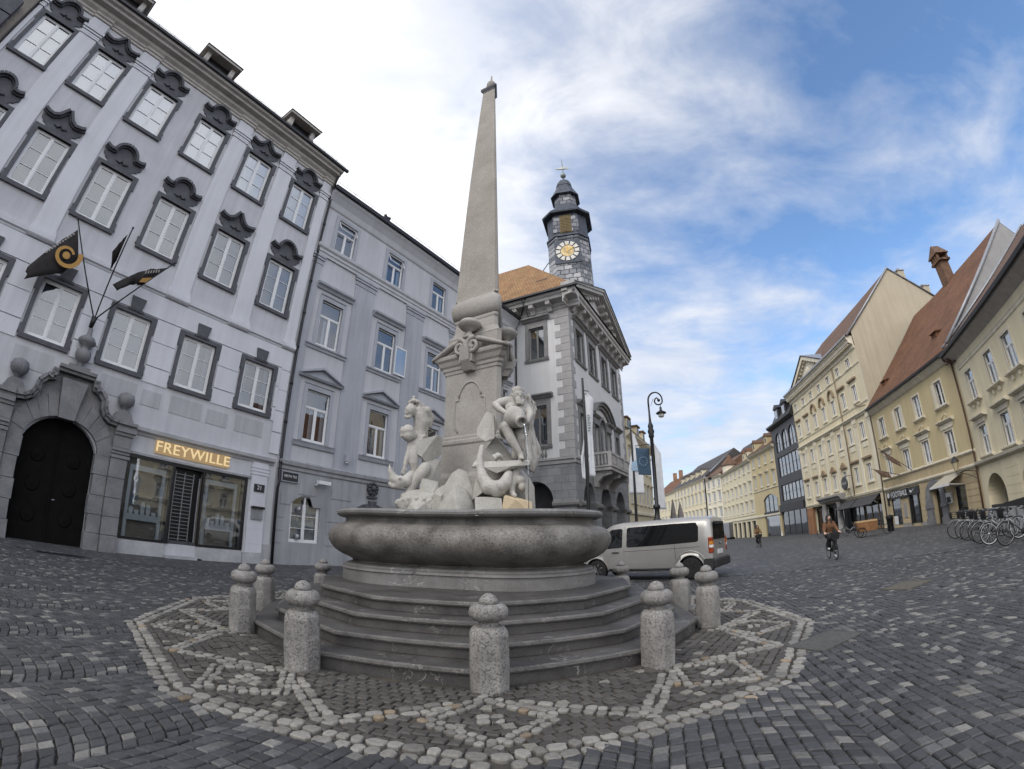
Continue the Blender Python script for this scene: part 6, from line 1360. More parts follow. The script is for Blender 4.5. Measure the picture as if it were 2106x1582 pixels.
for k, lab in BL:
    t = bp if bp is not None and k == 0 else None
    if bp is None: bp = make_bollard(lab); t = bp
    else: t = copy_tree(bp); t['label'] = lab
    a = rad(-84+30*k); P_ = {0: (-.25, 4.98), 2: (3.29, 7.6)}.get(k, (FC[0]+4.22*cos(a), FC[1]+4.22*sin(a)))
    t.location = (P_[0], P_[1], -.02 if abs(k) < 3 else -.05); t.rotation_euler = (rad(random.uniform(-1, 1)), rad(random.uniform(-1, 1)), a+PI/2+rad(random.uniform(-6, 6)))
# ================================================================== ground
def ground_mat():
    m, nt, b = mat_base('distant_setts'); v = ocoord(nt)
    vo = N(nt, 'ShaderNodeTexVoronoi'); vo.inputs['Scale'].default_value = 7.5; nt.links.new(v, vo.inputs['Vector'])
    s = N(nt, 'ShaderNodeSeparateColor'); nt.links.new(vo.outputs['Color'], s.inputs[0])
    c = ramp(nt, s.outputs[0], [(0, (.040, .041, .045)), (.55, (.057, .058, .063)), (.90, (.072, .072, .077)), (.94, (.16, .157, .15)), (1, (.21, .205, .195))])
    g = ramp(nt, noise(nt, v, .25, 5), [(.3, (.82,)*3), (.7, (1.1,)*3)])
    nt.links.new(mix(nt, 1, c, g, 'MULTIPLY'), b.inputs['Base Color']); b.inputs['Roughness'].default_value = .75
    bump(nt, b, noise(nt, v, 12, 5), .4, .01); return m
def joint_mat():
    m, nt, b = mat_base('sandy_joints'); v = ocoord(nt)
    c = ramp(nt, noise(nt, v, 2.2, 6), [(.3, (.030, .028, .027)), (.55, (.055, .048, .042)), (.75, (.10, .078, .055))])
    nt.links.new(c, b.inputs['Base Color']); b.inputs['Roughness'].default_value = .95; return m
RP = 5.85
PV = [(FC[0]+RP*cos(rad(-84+30*k)), FC[1]+RP*sin(rad(-84+30*k))) for k in range(12)]
NEAR = 17.0
# far ground: a sheet with a round hole where the real stones lie
b = MB(); R_in, ring = NEAR, 96
inn = [(NEAR*cos(2*PI*k/ring), NEAR*sin(2*PI*k/ring), 0) for k in range(ring)]; out = [(900*cos(2*PI*k/ring), 900*sin(2*PI*k/ring), 0) for k in range(ring)]
b.loft([inn, out], cap0=False, cap1=False); g = b.build('ground', ground_mat()); g['kind'] = 'structure'
b = MB(); b.add([(x*1.02, y*1.02, -.03) for x, y, z in inn], [tuple(range(ring))]); g = b.build('ground_bed', joint_mat()); g['kind'] = 'structure'
# pattern lines of pale pebbles
SEG = []
def ang(k): return rad(-84+30*k)
def PO(r, k, dt=0): a = ang(k)+dt; return np.array((FC[0]+r*cos(a), FC[1]+r*sin(a)))
for k in range(12):
    SEG.append((PO(RP, k), PO(RP, k+1), .075))
    ap = math.cos(rad(15)); tip = PO(4.62, k); l = PO(RP*ap/cos(rad(5.5))-.06, k+.5, -rad(5.0)); l0 = PO(RP*ap-.05, k-.5, rad(5.0))
    # funnel lines from the bollard to the rim on both sides
    SEG.append((PO(4.55, k, .05), PO(5.36, k+.5), .055)); SEG.append((PO(4.55, k, -.05), PO(5.36, k-.5), .055))
    # rhomb
    P0, P1, P2, P3 = PO(4.42, k), PO(5.02, k, rad(6.6)), PO(5.56, k), PO(5.02, k, -rad(6.6))
    for p, q in ((P0, P1), (P1, P2), (P2, P3), (P3, P0)): SEG.append((p, q, .045))
# stones
V_, F_, C_ = [], [], []
vcount = 0
def add_stone(corners, h, col, chf=.016, tilt=(0, 0)):
    """corners: 4 xy points"""
    global vcount
    c = np.mean(corners, 0); top = c+(corners-c)*(1-chf/np.maximum(.03, np.linalg.norm(corners-c, axis=1, keepdims=True)))
    z0 = np.full((4, 1), -.035); zt = h+((corners-c) @ np.array(tilt))[:, None]
    V_.append(np.vstack([np.hstack([corners, z0]), np.hstack([corners, zt-.011]), np.hstack([top, zt])]))
    o = vcount
    for i in range(4):
        j = (i+1) % 4; F_.append((o+i, o+j, o+4+j, o+4+i)); F_.append((o+4+i, o+4+j, o+8+j, o+8+i))
    F_.append((o+8, o+9, o+10, o+11)); C_.extend([col]*9); vcount += 12
segA = np.array([s[0] for s in SEG]); segB = np.array([s[1] for s in SEG]); segW = np.array([s[2] for s in SEG])
def segdist(P):
    d = segB-segA; L2 = (d**2).sum(1); out_ = np.full(len(P), 9.)
    for i in range(len(SEG)):
        t = np.clip(((P-segA[i]) @ d[i])/L2[i], 0, 1); q = np.linalg.norm(P-(segA[i]+t[:, None]*d[i]), axis=1)-segW[i]-.055; out_ = np.minimum(out_, q)
    return out_
def in12(P, R):
    q = P-np.array(FC); r = np.linalg.norm(q, axis=1); a = np.degrees(np.arctan2(q[:, 1], q[:, 0]))+84; a = (a % 30)-15
    return r*np.cos(np.radians(a)) < R*cos(rad(15))
P_w = 1.55; s0 = .118; cand = []
rot = rad(-17); ca, sa = cos(rot), sin(rot)
for ci in range(-16, 17):
    nx_ = 13
    for kx in range(nx_):
        for ky in range(-170, 190):
            xl0 = -P_w/2+kx*P_w/nx_; xl1 = xl0+P_w/nx_; t0 = ky*s0+(ci % 2)*.05; t1 = t0+s0
            bul = lambda x: math.sqrt(max(0, 1.7**2-x*x))-1.7
            cand.append([(ci*P_w+xl0, t0+bul(xl0)), (ci*P_w+xl1, t0+bul(xl1)), (ci*P_w+xl1, t1+bul(xl1)), (ci*P_w+xl0, t1+bul(xl0))])
cand = np.array(cand); cand = np.stack([cand[..., 0]*ca-cand[..., 1]*sa, cand[..., 0]*sa+cand[..., 1]*ca], -1)+np.array((0., 8.))
cen = cand.mean(1); d_ = np.linalg.norm(cen, axis=1); az = np.degrees(np.arctan2(cen[:, 0], cen[:, 1]))
keep = (d_ < NEAR-.05) & (d_ > 1.3) & (cen[:, 1] > .6) & (np.abs(az) < 66)
keep &= ~in12(cen, RP+.12)
# not under the left buildings
n_l1 = np.array((cos(rad(29.7)), -sin(rad(29.7)))); keep &= ((cen-np.array((-13.08, 16.81))) @ n_l1) > .1
cand, cen = cand[keep], cen[keep]
jit = rng.normal(0, .006, cand.shape); cand = cen[:, None, :]+(cand-cen[:, None, :])*.925+jit*.8
for q, c in zip(cand, cen):
    u = rng.random()
    if u < .085: col = np.array((.17, .166, .158))*rng.uniform(.75, 1.25)
    elif u < .16: col = np.array((.105, .105, .107))*rng.uniform(.8, 1.2)
    else: col = np.array((.050, .051, .056))*rng.uniform(.72, 1.28)
    add_stone(q, rng.normal(0, .0035), (*col, 1), .014, rng.normal(0, .03, 2))
# darker brownish setts inside the pattern
xs = np.arange(-7, 6, .125); cand = []
for k in range(12):
    a = ang(k+.5); ex = np.array((-sin(a), cos(a))); ey = np.array((cos(a), sin(a)))
    for i in range(-16, 17):
        for j in range(0, 20):
            off = (j % 2)*.06; p = [np.array(FC)+ex*(i*.125+off+dx_)+ey*(3.75+j*.12+dy_) for dx_, dy_ in ((0, 0), (.125, 0), (.125, .12), (0, .12))]
            c = np.mean(p, 0)-np.array(FC); aa = (math.degrees(math.atan2(c[1], c[0])-a)+180) % 360-180
            if abs(aa) < 15: cand.append(p)
cand = np.array(cand); cen = cand.mean(1); keep = in12(cen, RP-.12) & ~in12(cen, 4.1) & (segdist(cen) > .0) & (np.linalg.norm(cen, axis=1) < 14)
cand, cen = cand[keep], cen[keep]; cand = cen[:, None, :]+(cand-cen[:, None, :])*.88+rng.normal(0, .007, cand.shape)
for q in cand:
    col = np.array((.066, .061, .056))*rng.uniform(.75, 1.25)
    if rng.random() < .04: col = np.array((.2, .19, .17))
    add_stone(q, rng.normal(-.004, .005), (*col, 1), .018, rng.normal(0, .05, 2))
def finish_stones(name, label=None):
    global V_, F_, C_, vcount
    v = np.vstack(V_); me = bpy.data.meshes.new(name); me.from_pydata(v.tolist(), [], F_)
    at = me.attributes.new('Col', 'FLOAT_COLOR', 'FACE'); at.data.foreach_set('color', np.array(C_, dtype=np.float32).ravel())
    me.materials.append(attrmat('stone_setts', .72, .5, 30)); me.update(); o = link(name, me); V_, F_, C_, vcount = [], [], [], 0; return o
pv = finish_stones('paving_setts'); pv['kind'] = 'structure'
# pale rounded pebbles in double rows
def pebble(c, d, l, w, col, h):
    global vcount
    n = 10; d = d/np.linalg.norm(d); e = np.array((-d[1], d[0])); ph = rng.uniform(0, 1); rr = 1+rng.normal(0, .07, n)
    rings = []
    for sc_, z in ((1., -.03), (1., h-.012), (.93, h-.003), (.72, h+.001)):
        rings.append([np.append(c+(d*l/2*cos(2*PI*(i+ph)/n)*abs(cos(2*PI*(i+ph)/n))**-.2*sc_+e*w/2*sin(2*PI*(i+ph)/n)*abs(sin(2*PI*(i+ph)/n)+1e-6)**-.2*sc_)*rr[i], z) for i in range(n)])
    V_.append(np.array([p for r in rings for p in r])); o = vcount
    for k in range(3):
        for i in range(n): F_.append((o+k*n+i, o+k*n+(i+1) % n, o+(k+1)*n+(i+1) % n, o+(k+1)*n+i)); C_.append(col)
    F_.append(tuple(range(o+3*n, o+4*n))); C_.append(col); vcount += 4*n
def pebcol():
    c = np.array((.235, .226, .208))*rng.uniform(.62, 1.2)
    if rng.random() < .03: c = c*np.array((1.05, .86, .66))
    return (*c, 1)
for a, b_, w in SEG:
    d = b_-a; L = np.linalg.norm(d); d = d/L; e = np.array((-d[1], d[0]))
    if min(np.linalg.norm(a), np.linalg.norm(b_)) > 14: continue
    for sgn in (-1, 1):
        t = rng.uniform(0, .08)
        while t < L-.03:
            l = rng.uniform(.10, .19)*(1. if w > .05 else .75); c = a+d*(t+l/2)+e*sgn*w*1.02+rng.normal(0, .008, 2); pebble(c, d+rng.normal(0, .08, 2), l*.94, w*1.95*rng.uniform(.82, 1.0), pebcol(), rng.normal(.002, .004)); t += l+.008
for k in range(12):
    c0 = PO(4.99, k); ex = PO(5.3, k)-c0; ex /= np.linalg.norm(ex); ey = np.array((-ex[1], ex[0]))
    for u, v in ((-.05, -.05), (.05, -.05), (.05, .05), (-.05, .05)): pebble(c0+ex*u*1.15+ey*v*1.3, ey, .125, .10, pebcol(), .003)
pb_ = finish_stones('pattern_pebbles'); pb_['kind'] = 'structure'
# covers let into the paving
def cover(name, lab, cat, c, az, w, l, m, z=.012):
    t = thing(name, lab, cat, (c[0], c[1], 0), facade(az)); b = MB(); b.box(-w/2, w/2, -l/2, l/2, -.03, z); o = b.build('plate', m, t)
    b = MB(); b.box(-w/2-.03, -w/2, -l/2-.03, l/2+.03, -.03, z+.003); b.box(w/2, w/2+.03, -l/2-.03, l/2+.03, -.03, z+.003); b.box(-w/2, w/2, -l/2-.03, -l/2, -.03, z+.002); b.box(-w/2, w/2, l/2, l/2+.03, -.03, z+.003); b.build('frame', m, t)
cover('utility_cover', 'pale stone framed utility cover across the right edge of the pebble pattern', 'cover', (4.02, 5.35), 70, .95, .5, stone('pale_cover_stone', (.06, .059, .057), (.11, .107, .10), 9, bs=.8))
cover('drain_cover', 'brownish drain cover in the paving right of the bollards', 'cover', (7.9, 7.6), 75, 1.0, .6, plain('rusty_cover', (.085, .075, .06), .8, var=.3))
cover('drain_cover', 'dark flat drain cover left of the brown cover in the paving', 'cover', (6.55, 8.6), 75, .8, .3, plain('dark_cover', (.05, .05, .055), .7))
cover('cellar_grate', 'dark cellar grate in the paving before the stone portal', 'grate', (-13.2, 10.1), 30, 1.4, .45, M['iron'])
# ================================================================== van
M['vanp'] = None
m, nt, b_ = mat_base('silver_grey_van_paint'); b_.inputs['Base Color'].default_value = (.36, .35, .335, 1); b_.inputs['Metallic'].default_value = .35; b_.inputs['Roughness'].default_value = .36
b_.inputs['Coat Weight'].default_value = .6; b_.inputs['Coat Roughness'].default_value = .08
nt.links.new(ramp(nt, noise(nt, ocoord(nt), 1.2, 5), [(.3, (.33, .32, .305)), (.7, (.39, .38, .365))]), b_.inputs['Base Color']); M['vanp'] = m
M['tyre'] = plain('black_rubber', (.014, .014, .015), .85, var=.3); M['alloy'] = plain('grey_wheel_metal', (.25, .25, .26), .4, .7)
m, nt, b_ = mat_base('dark_tinted_glass'); b_.inputs['Base Color'].default_value = (.008, .009, .01, 1); b_.inputs['Roughness'].default_value = .03; b_.inputs['Specular IOR Level'].default_value = .75; M['tint'] = m
M['redl'] = plain('red_lamp_plastic', (.28, .05, .02), .25, var=.3); M['amber'] = plain('amber_lamp_plastic', (.55, .22, .04), .25); M['plast'] = plain('black_bumper_plastic', (.02, .02, .022), .6)
K = 1.13
hx, hy = sin(rad(-51)), cos(rad(-51))
VC = (6.1+hx*2.01+.629*1.0, 15.4+hy*2.01+.777*1.0)
VN = thing('parked_van', 'silver grey passenger van with dark side windows parked behind the fountain', 'van', (VC[0], VC[1], 0), facade(-51))
WX = (1.5, -1.78); WR = .355
def vtop(x):
    P_ = [(-2.48, 1.5), (-2.44, 1.84), (-2.3, 1.91), (-1.6, 1.94), (.6, 1.93), (.95, 1.88), (1.2, 1.76), (1.75, 1.38), (1.95, 1.2), (2.2, 1.08), (2.38, .95), (2.48, .7)]
    for (a, za), (c, zc) in zip(P_, P_[1:]):
        if a <= x <= c: return za+(zc-za)*(x-a)/(c-a)
    return P_[0][1] if x < P_[0][0] else P_[-1][1]
def vwid(x): return .95*(1-max(0, (x-1.7)/.8)**2*.22)*(1-max(0, (-2.2-x)/.28)**2*.04)
def vlow(x):
    z = .30
    for w in WX:
        d = .42**2-(x-w)**2
        if d > 0: z = max(z, .33+math.sqrt(d))
    return z
def yat(x, z):
    w = vwid(x); t = vtop(x); zb = min(1.12, t*.62)
    if z <= zb: return w*(1-.05*max(0, (.6-z)/.35)**2)
    f_ = (z-zb)/max(.05, t-zb); return w*(1-.16*f_**1.3-.10*max(0, f_-.85)/.15)
xs_ = sorted(set([-2.48, -2.46, -2.42, -2.36, -2.28]+[round(-2.2+.08*k, 3) for k in range(58)]+[2.40, 2.45, 2.48]+[w+.42*cos(PI*k/14) for w in WX for k in range(15)]))
rings = []
for x in xs_:
    t = vtop(x); lo = vlow(x); col = []
    zs = [lo, max(lo, .45), max(lo, .62), max(lo, .85), max(lo, min(1.12, t*.62))]+[min(1.12, t*.62)+(t-min(1.12, t*.62))*f_ for f_ in (.25, .5, .75, .9, .97)]
    left = [(x, yat(x, z)-(0 if i < 9 else .03), z) for i, z in enumerate(zs)]; w2 = left[-1][1]
    crown = [(x, w2*.82, t-.005), (x, w2*.4, t+.012), (x, 0, t+.016)]
    ring = left+crown+[(p[0], -p[1], p[2]) for p in (left+crown[:2])[::-1]]
    rings.append([(p[0]*K, p[1]*K, p[2]*K) for p in ring])
b = MB(); b.loft(rings, cap0=False, cap1=False, closed=False, smooth=True)
n = len(rings[0]); b.add(rings[0], [tuple(range(n))]); b.add(rings[-1], [tuple(range(n))])
o = b.build('body', M['vanp'], VN)
def vpt(x, z, s=1, off=.006): return (x*K, s*(yat(x, z)+off)*K, z*K)
def side_panel(name, mat, pts, s, off=.006, sub=6):
    """pts: outline (x,z) split into lower and upper chains of equal length"""
    lo, up = pts; mb = MB(); rows = []
    for q in range(sub+1):
        f_ = q/sub; rows.append([vpt(a[0]+(c[0]-a[0])*f_, a[1]+(c[1]-a[1])*f_, s, off) for a, c in zip(lo, up)])
    m_ = len(lo); mb.add([p for r in rows for p in r], [(i*m_+j, i*m_+j+1, (i+1)*m_+j+1, (i+1)*m_+j) for i in range(sub) for j in range(m_-1)], 0, True)
    return mb.build(name, mat, VN)
for s in (1, -1):
    side_panel('side_window', M['tint'], ([(-2.06, 1.19), (-2.0, 1.15), (-1.3, 1.13), (-.4, 1.105), (.30, 1.09), (.36, 1.12)], [(-2.06, 1.6), (-1.98, 1.74), (-1.3, 1.76), (-.4, 1.755), (.30, 1.74), (.36, 1.70)]), s)
    side_panel('door_window', M['tint'], ([(.52, 1.12), (.56, 1.09), (.9, 1.07), (1.3, 1.06), (1.62, 1.08), (1.7, 1.1)], [(.52, 1.68), (.58, 1.72), (.9, 1.70), (1.15, 1.58), (1.5, 1.32), (1.7, 1.14)]), s)
    b = MB()
    for pts in ([(.45, .42), (.46, 1.0), (.44, 1.78)], [(1.78, .55), (1.86, .9), (1.8, 1.06)], [(-2.1, 1.0), (-.6, .98), (.44, .96)], [(-1.35, .42), (-1.3, .75), (-1.28, 1.1)]): b.tube([vpt(x, z, s, .001) for x, z in pts], .006, 4)
    b.build('door_seam', M['plast'], VN)
    b = MB(); b.tube([vpt(.9, .93, s, .02), vpt(.78, .94, s, .03), vpt(.64, .935, s, .02)], [.016, .026, .016], 6); b.build('door_handle', M['plast'], VN)
    b = MB(); b.tube([vpt(1.05, .36, s, -.02), vpt(-1.33, .36, s, -.02)], .045*K, 6); b.build('sill_strip', M['plast'], VN)
    b = MB(); ar = [vpt(WX[1]+.52*cos(a), .36+.52*sin(a), s, .0) for a in [PI*k/14 for k in range(15)]]; b.tube(ar, [.01]+[.022]*13+[.01], 6); b.build('wheel_arch_bulge', M['vanp'], VN)
    b = MB(); b.box(-2.5*K, -2.36*K, min(s*.80, s*.955)*K, max(s*.80, s*.955)*K, .78*K, 1.27*K); lt = b.build('tail_light', M['redl'], VN); bevel(lt, .03, 2)
    b = MB(); b.box(-2.51*K, -2.40*K, min(s*.82, s*.962)*K, max(s*.82, s*.962)*K, 1.04*K, 1.14*K); b.build('indicator', M['amber'], lt); b = MB(); b.box(-2.51*K, -2.40*K, min(s*.82, s*.962)*K, max(s*.82, s*.962)*K, .95*K, 1.03*K); b.build('reversing_lamp', M['white'], lt)
    b = MB(); b.loft([[(1.62*K, s*.95*K, 1.05*K), (1.62*K, s*1.14*K, 1.05*K), (1.62*K, s*1.14*K, 1.25*K), (1.62*K, s*.95*K, 1.22*K)], [(1.74*K, s*.95*K, 1.08*K), (1.74*K, s*1.12*K, 1.08*K), (1.74*K, s*1.12*K, 1.22*K), (1.74*K, s*.95*K, 1.2*K)]]); b.build('wing_mirror', M['plast'], VN)
    b = MB(); b.loft([[(2.2*K, s*.6*K, .9*K), (2.2*K, s*.86*K, .9*K), (2.2*K, s*.86*K, 1.02*K), (2.2*K, s*.6*K, 1.02*K)], [(2.46*K, s*.5*K, .8*K), (2.42*K, s*.78*K, .8*K), (2.40*K, s*.78*K, .92*K), (2.44*K, s*.5*K, .92*K)]]); b.build('headlight', M['glass_pale'], VN)
    for w in WX:
        t = MB(); t.lathe([(.21, -.10), (.31, -.11), (.345, -.08), (WR, 0), (.345, .08), (.31, .11), (.21, .10)], n=28); t.xform(Matrix.Translation((w*K, s*.80*K, WR*K)) @ Matrix.Rotation(PI/2, 4, 'X') @ Matrix.Scale(K, 4)); ty = t.build('wheel', M['tyre'], VN)
        t = MB(); t.lathe([(.21, -.10), (.22, .04), (.20, .09), (.06, .06), (.05, .09), (.01, .1)], n=20)
        for k in range(7): a = 2*PI*k/7; t.tube([(.05*cos(a), .05*sin(a), .085), (.2*cos(a), .2*sin(a), .085)], .02, 5)
        t.xform(Matrix.Translation((w*K, s*.80*K, WR*K)) @ Matrix.Rotation(-s*PI/2, 4, 'X') @ Matrix.Scale(K, 4)); t.build('rim', M['alloy'] if w > 0 else M['plast'], ty)
b = MB(); b.box(-2.3*K, 2.2*K, -.78*K, .78*K, .28*K, .5*K); b.build('underbody', M['plast'], VN)
b = MB(); b.loft([[(x*K, y*K, z*K) for y, z in ((-.93, .33), (.93, .33), (.93, .60), (-.93, .60))] for x in (-2.60, -2.42)]); bb = b.build('rear_bumper', M['plast'], VN); bevel(bb, .05, 3)
for s in (1, -1):
    b = MB(); b.loft([[(x*K, s*y*K, z*K) for y, z in ((.88, .30), (.975, .30), (.965, .62), (.88, .62))] for x in (-2.5, -2.2)]); b.build('bumper_corner', M['plast'], VN)
b = MB(); b.loft([[(x*K, y*K, z*K) for y, z in ((-.85, .30), (.85, .30), (.85, .62), (-.85, .62))] for x in (2.4, 2.54)]); bb = b.build('front_bumper', M['plast'], VN); bevel(bb, .05, 3)
b = MB(); b.add([(-2.49*K, y*K, z*K) for y, z in ((-.74, 1.18), (.74, 1.18), (.68, 1.74), (-.68, 1.74))], [(0, 1, 2, 3)]); b.build('rear_window', M['tint'], VN)
b = MB(); b.box(-2.515*K, -2.48*K, -.28*K, .28*K, .72*K, .86*K); b.build('number_plate', M['white'], VN)
b = MB(); b.add([(1.17*K, -.74*K, 1.76*K), (1.17*K, .74*K, 1.76*K), (1.83*K, .80*K, 1.30*K), (1.83*K, -.80*K, 1.30*K)], [(0, 1, 2, 3)]); b.xform(Matrix.Translation((.03, 0, .035))); b.build('windscreen', M['tint'], VN)
b = MB(); b.tube([(-2.52*K, -.04, 1.05*K), (-2.52*K, .05, 1.05*K)], .05, 6); b.build('badge', M['alloy'], VN)

# ================================================================== bicycles and riders
def bicycle(name, lab, loc, rz, frame, group=None, basket=True, tyre='tyre', rimm='alloy', crank=0.):
    t = thing(name, lab, 'bicycle', loc, rz, group)
    T = lambda pts, r: b.tube(pts, r, 6)
    b = MB(); bb_ = (-.05, 0, .30); hd = (.40, 0, .74); hd2 = (.37, 0, .90); sd = (-.21, 0, .80); rr = (-.53, 0, .34); fr = (.55, 0, .34)
    T([bb_, hd], .022); T([bb_, sd], .018); T([(-.16, 0, .62), (.1, 0, .50), hd], .016); T([hd2, hd], .022)
    for s in (-1, 1): b.tube([bb_, (rr[0], s*.06, rr[2])], .011, 5); b.tube([(-.18, 0, .70), (rr[0], s*.06, rr[2])], .010, 5); b.tube([hd, (.45, s*.05, .62), (fr[0], s*.055, fr[2])], .013, 5)
    b.build('frame', frame, t)
    b = MB(); b.tube([(.37, 0, .88), (.34, 0, 1.02)], .016, 6); b.tube([(.18, -.30, 1.03), (.30, -.24, 1.04), (.36, 0, 1.02), (.30, .24, 1.04), (.18, .30, 1.03)], .013, 6); b.build('handlebar', M['alloy'], t)
    b = MB(); b.tube([(.16, -.30, 1.03), (.26, -.27, 1.035)], .019, 6); b.build('grip', M['tyre'], t); b = MB(); b.tube([(.16, .30, 1.03), (.26, .27, 1.035)], .019, 6); b.build('grip', M['tyre'], t)
    b = MB(); b.tube([(-.36, 0, .93), (-.28, 0, .95), (-.15, 0, .935), (-.06, 0, .925)], [.09, .10, .05, .025], 10, flat=.35); b.tube([sd, (-.235, 0, .92)], .014, 6); b.build('saddle', M['tyre'], t)
    for c in (rr, fr):
        b = MB(); b.tube([(c[0]+.325*cos(2*PI*k/28), 0, c[2]+.325*sin(2*PI*k/28)) for k in range(29)], .019, 6, caps=False); w = b.build('wheel', M[tyre], t)
        b = MB(); b.tube([(c[0]+.302*cos(2*PI*k/28), 0, c[2]+.302*sin(2*PI*k/28)) for k in range(29)], .011, 5, caps=False)
        for k in range(14): a = 2*PI*k/14; b.tube([(c[0], .02*(-1)**k, c[2]), (c[0]+.3*cos(a), 0, c[2]+.3*sin(a))], .0022, 3)
        b.tube([(c[0], -.05, c[2]), (c[0], .05, c[2])], .024, 6); b.build('rim', M[rimm], w)
        b = MB(); b.tube([(c[0]+.36*cos(a), 0, c[2]+.36*sin(a)) for a in [rad(20+k*15) if c is fr else rad(40+k*14) for k in range(10)]], .022, 5, flat=.4); b.build('mudguard', frame, t)
    b = MB(); a = crank
    for s in (-1, 1): q = a+(PI if s < 0 else 0); b.tube([(bb_[0], s*.07, bb_[2]), (bb_[0]+.16*cos(q), s*.08, bb_[2]+.16*sin(q))], .011, 5); b.box(bb_[0]+.16*cos(q)-.04, bb_[0]+.16*cos(q)+.04, min(s*.08, s*.17), max(s*.08, s*.17), bb_[2]+.16*sin(q)-.012, bb_[2]+.16*sin(q)+.012)
    b.tube([(bb_[0], .05, bb_[2]), (bb_[0], .055, bb_[2])], .085, 14); b.build('pedals', M['tyre'], t)
    if basket:
        b = MB()
        for k in range(4): f_ = k/3; w = .13+.04*f_; z = .78+.26*f_; x0, x1 = .46-.02*f_, .66+.06*f_; b.tube([(x0, -w, z), (x1, -w, z), (x1, w, z), (x0, w, z), (x0, -w, z)], .007, 4, smooth=False)
        for y in (-.13, -.045, .045, .13): b.tube([(.46, y, .78), (.66, y, .78), (.72, y*1.3, 1.04)], .005, 4)
        b.pyz([(-.13, .78), (.13, .78), (.17, 1.04), (-.17, 1.04)], .66, .67); b.build('basket', M['tyre'], t)
    return t
M['bikedark'] = plain('dark_bike_paint', (.02, .022, .024), .4, .2); M['bikegrey'] = plain('silver_bike_paint', (.25, .26, .27), .35, .5); M['bikegreen'] = plain('dark_green_bike_paint', (.02, .05, .04), .4)
BP = [((17.75, 13.25), 'public bicycle at the far left end of the docked row'), ((17.15, 12.55), 'second docked bicycle from the far end of the row'), ((16.5, 11.85), 'third docked bicycle, overlapping its left neighbour'), ((15.75, 10.95), 'docked bicycle at the middle of the row'), ((15.1, 10.15), 'docked bicycle right of the middle of the row'), ((14.5, 9.45), 'docked bicycle with pale rimmed front wheel near the right edge'), ((13.95, 8.6), 'nearest docked bicycle cut by the right edge'), ]
for i, (p, lab) in enumerate(BP):
    if i == 0: pb0 = bicycle('bicycle', lab, (p[0], p[1], 0), facade(-62), M['bikegrey'], 'bicycles docked at the right edge'); t = pb0
    elif i == 5: t = bicycle('bicycle', lab, (p[0], p[1], 0), facade(-62), M['bikegrey'], 'bicycles docked at the right edge', rimm='white')
    else: t = copy_tree(pb0); t['label'] = lab
    t.location = (p[0]+random.uniform(-.05, .05), p[1]+random.uniform(-.05, .05), 0); t.rotation_euler = (rad(random.uniform(-3, 3)), 0, facade(-62+random.uniform(-7, 7)))
dk = thing('bike_dock', 'long dark bicycle docking rail with grey posts behind the docked bicycles', 'bike rack', (16.9, 10.4, 0), facade(222))
b = MB(); b.box(-3.2, 5.0, -.1, .1, .82, 1.02); b.pxz([(-2.0, 1.02), (4.6, 1.02), (5.0, 1.30), (4.2, 1.32)], -.08, .08); b.build('rail', M['iron'], dk)
for k in range(9): b = MB(); b.box(-3.1+k, -2.95+k, -.12, .12, 0, .84); b.box(-3.15+k, -2.9+k, -.32, -.1, .55, .92); b.build('post', M['zinc'], dk)
b = MB(); b.box(3.6, 4.9, -.12, .12, 1.30, 1.75); b.build('terminal', M['black'], dk)
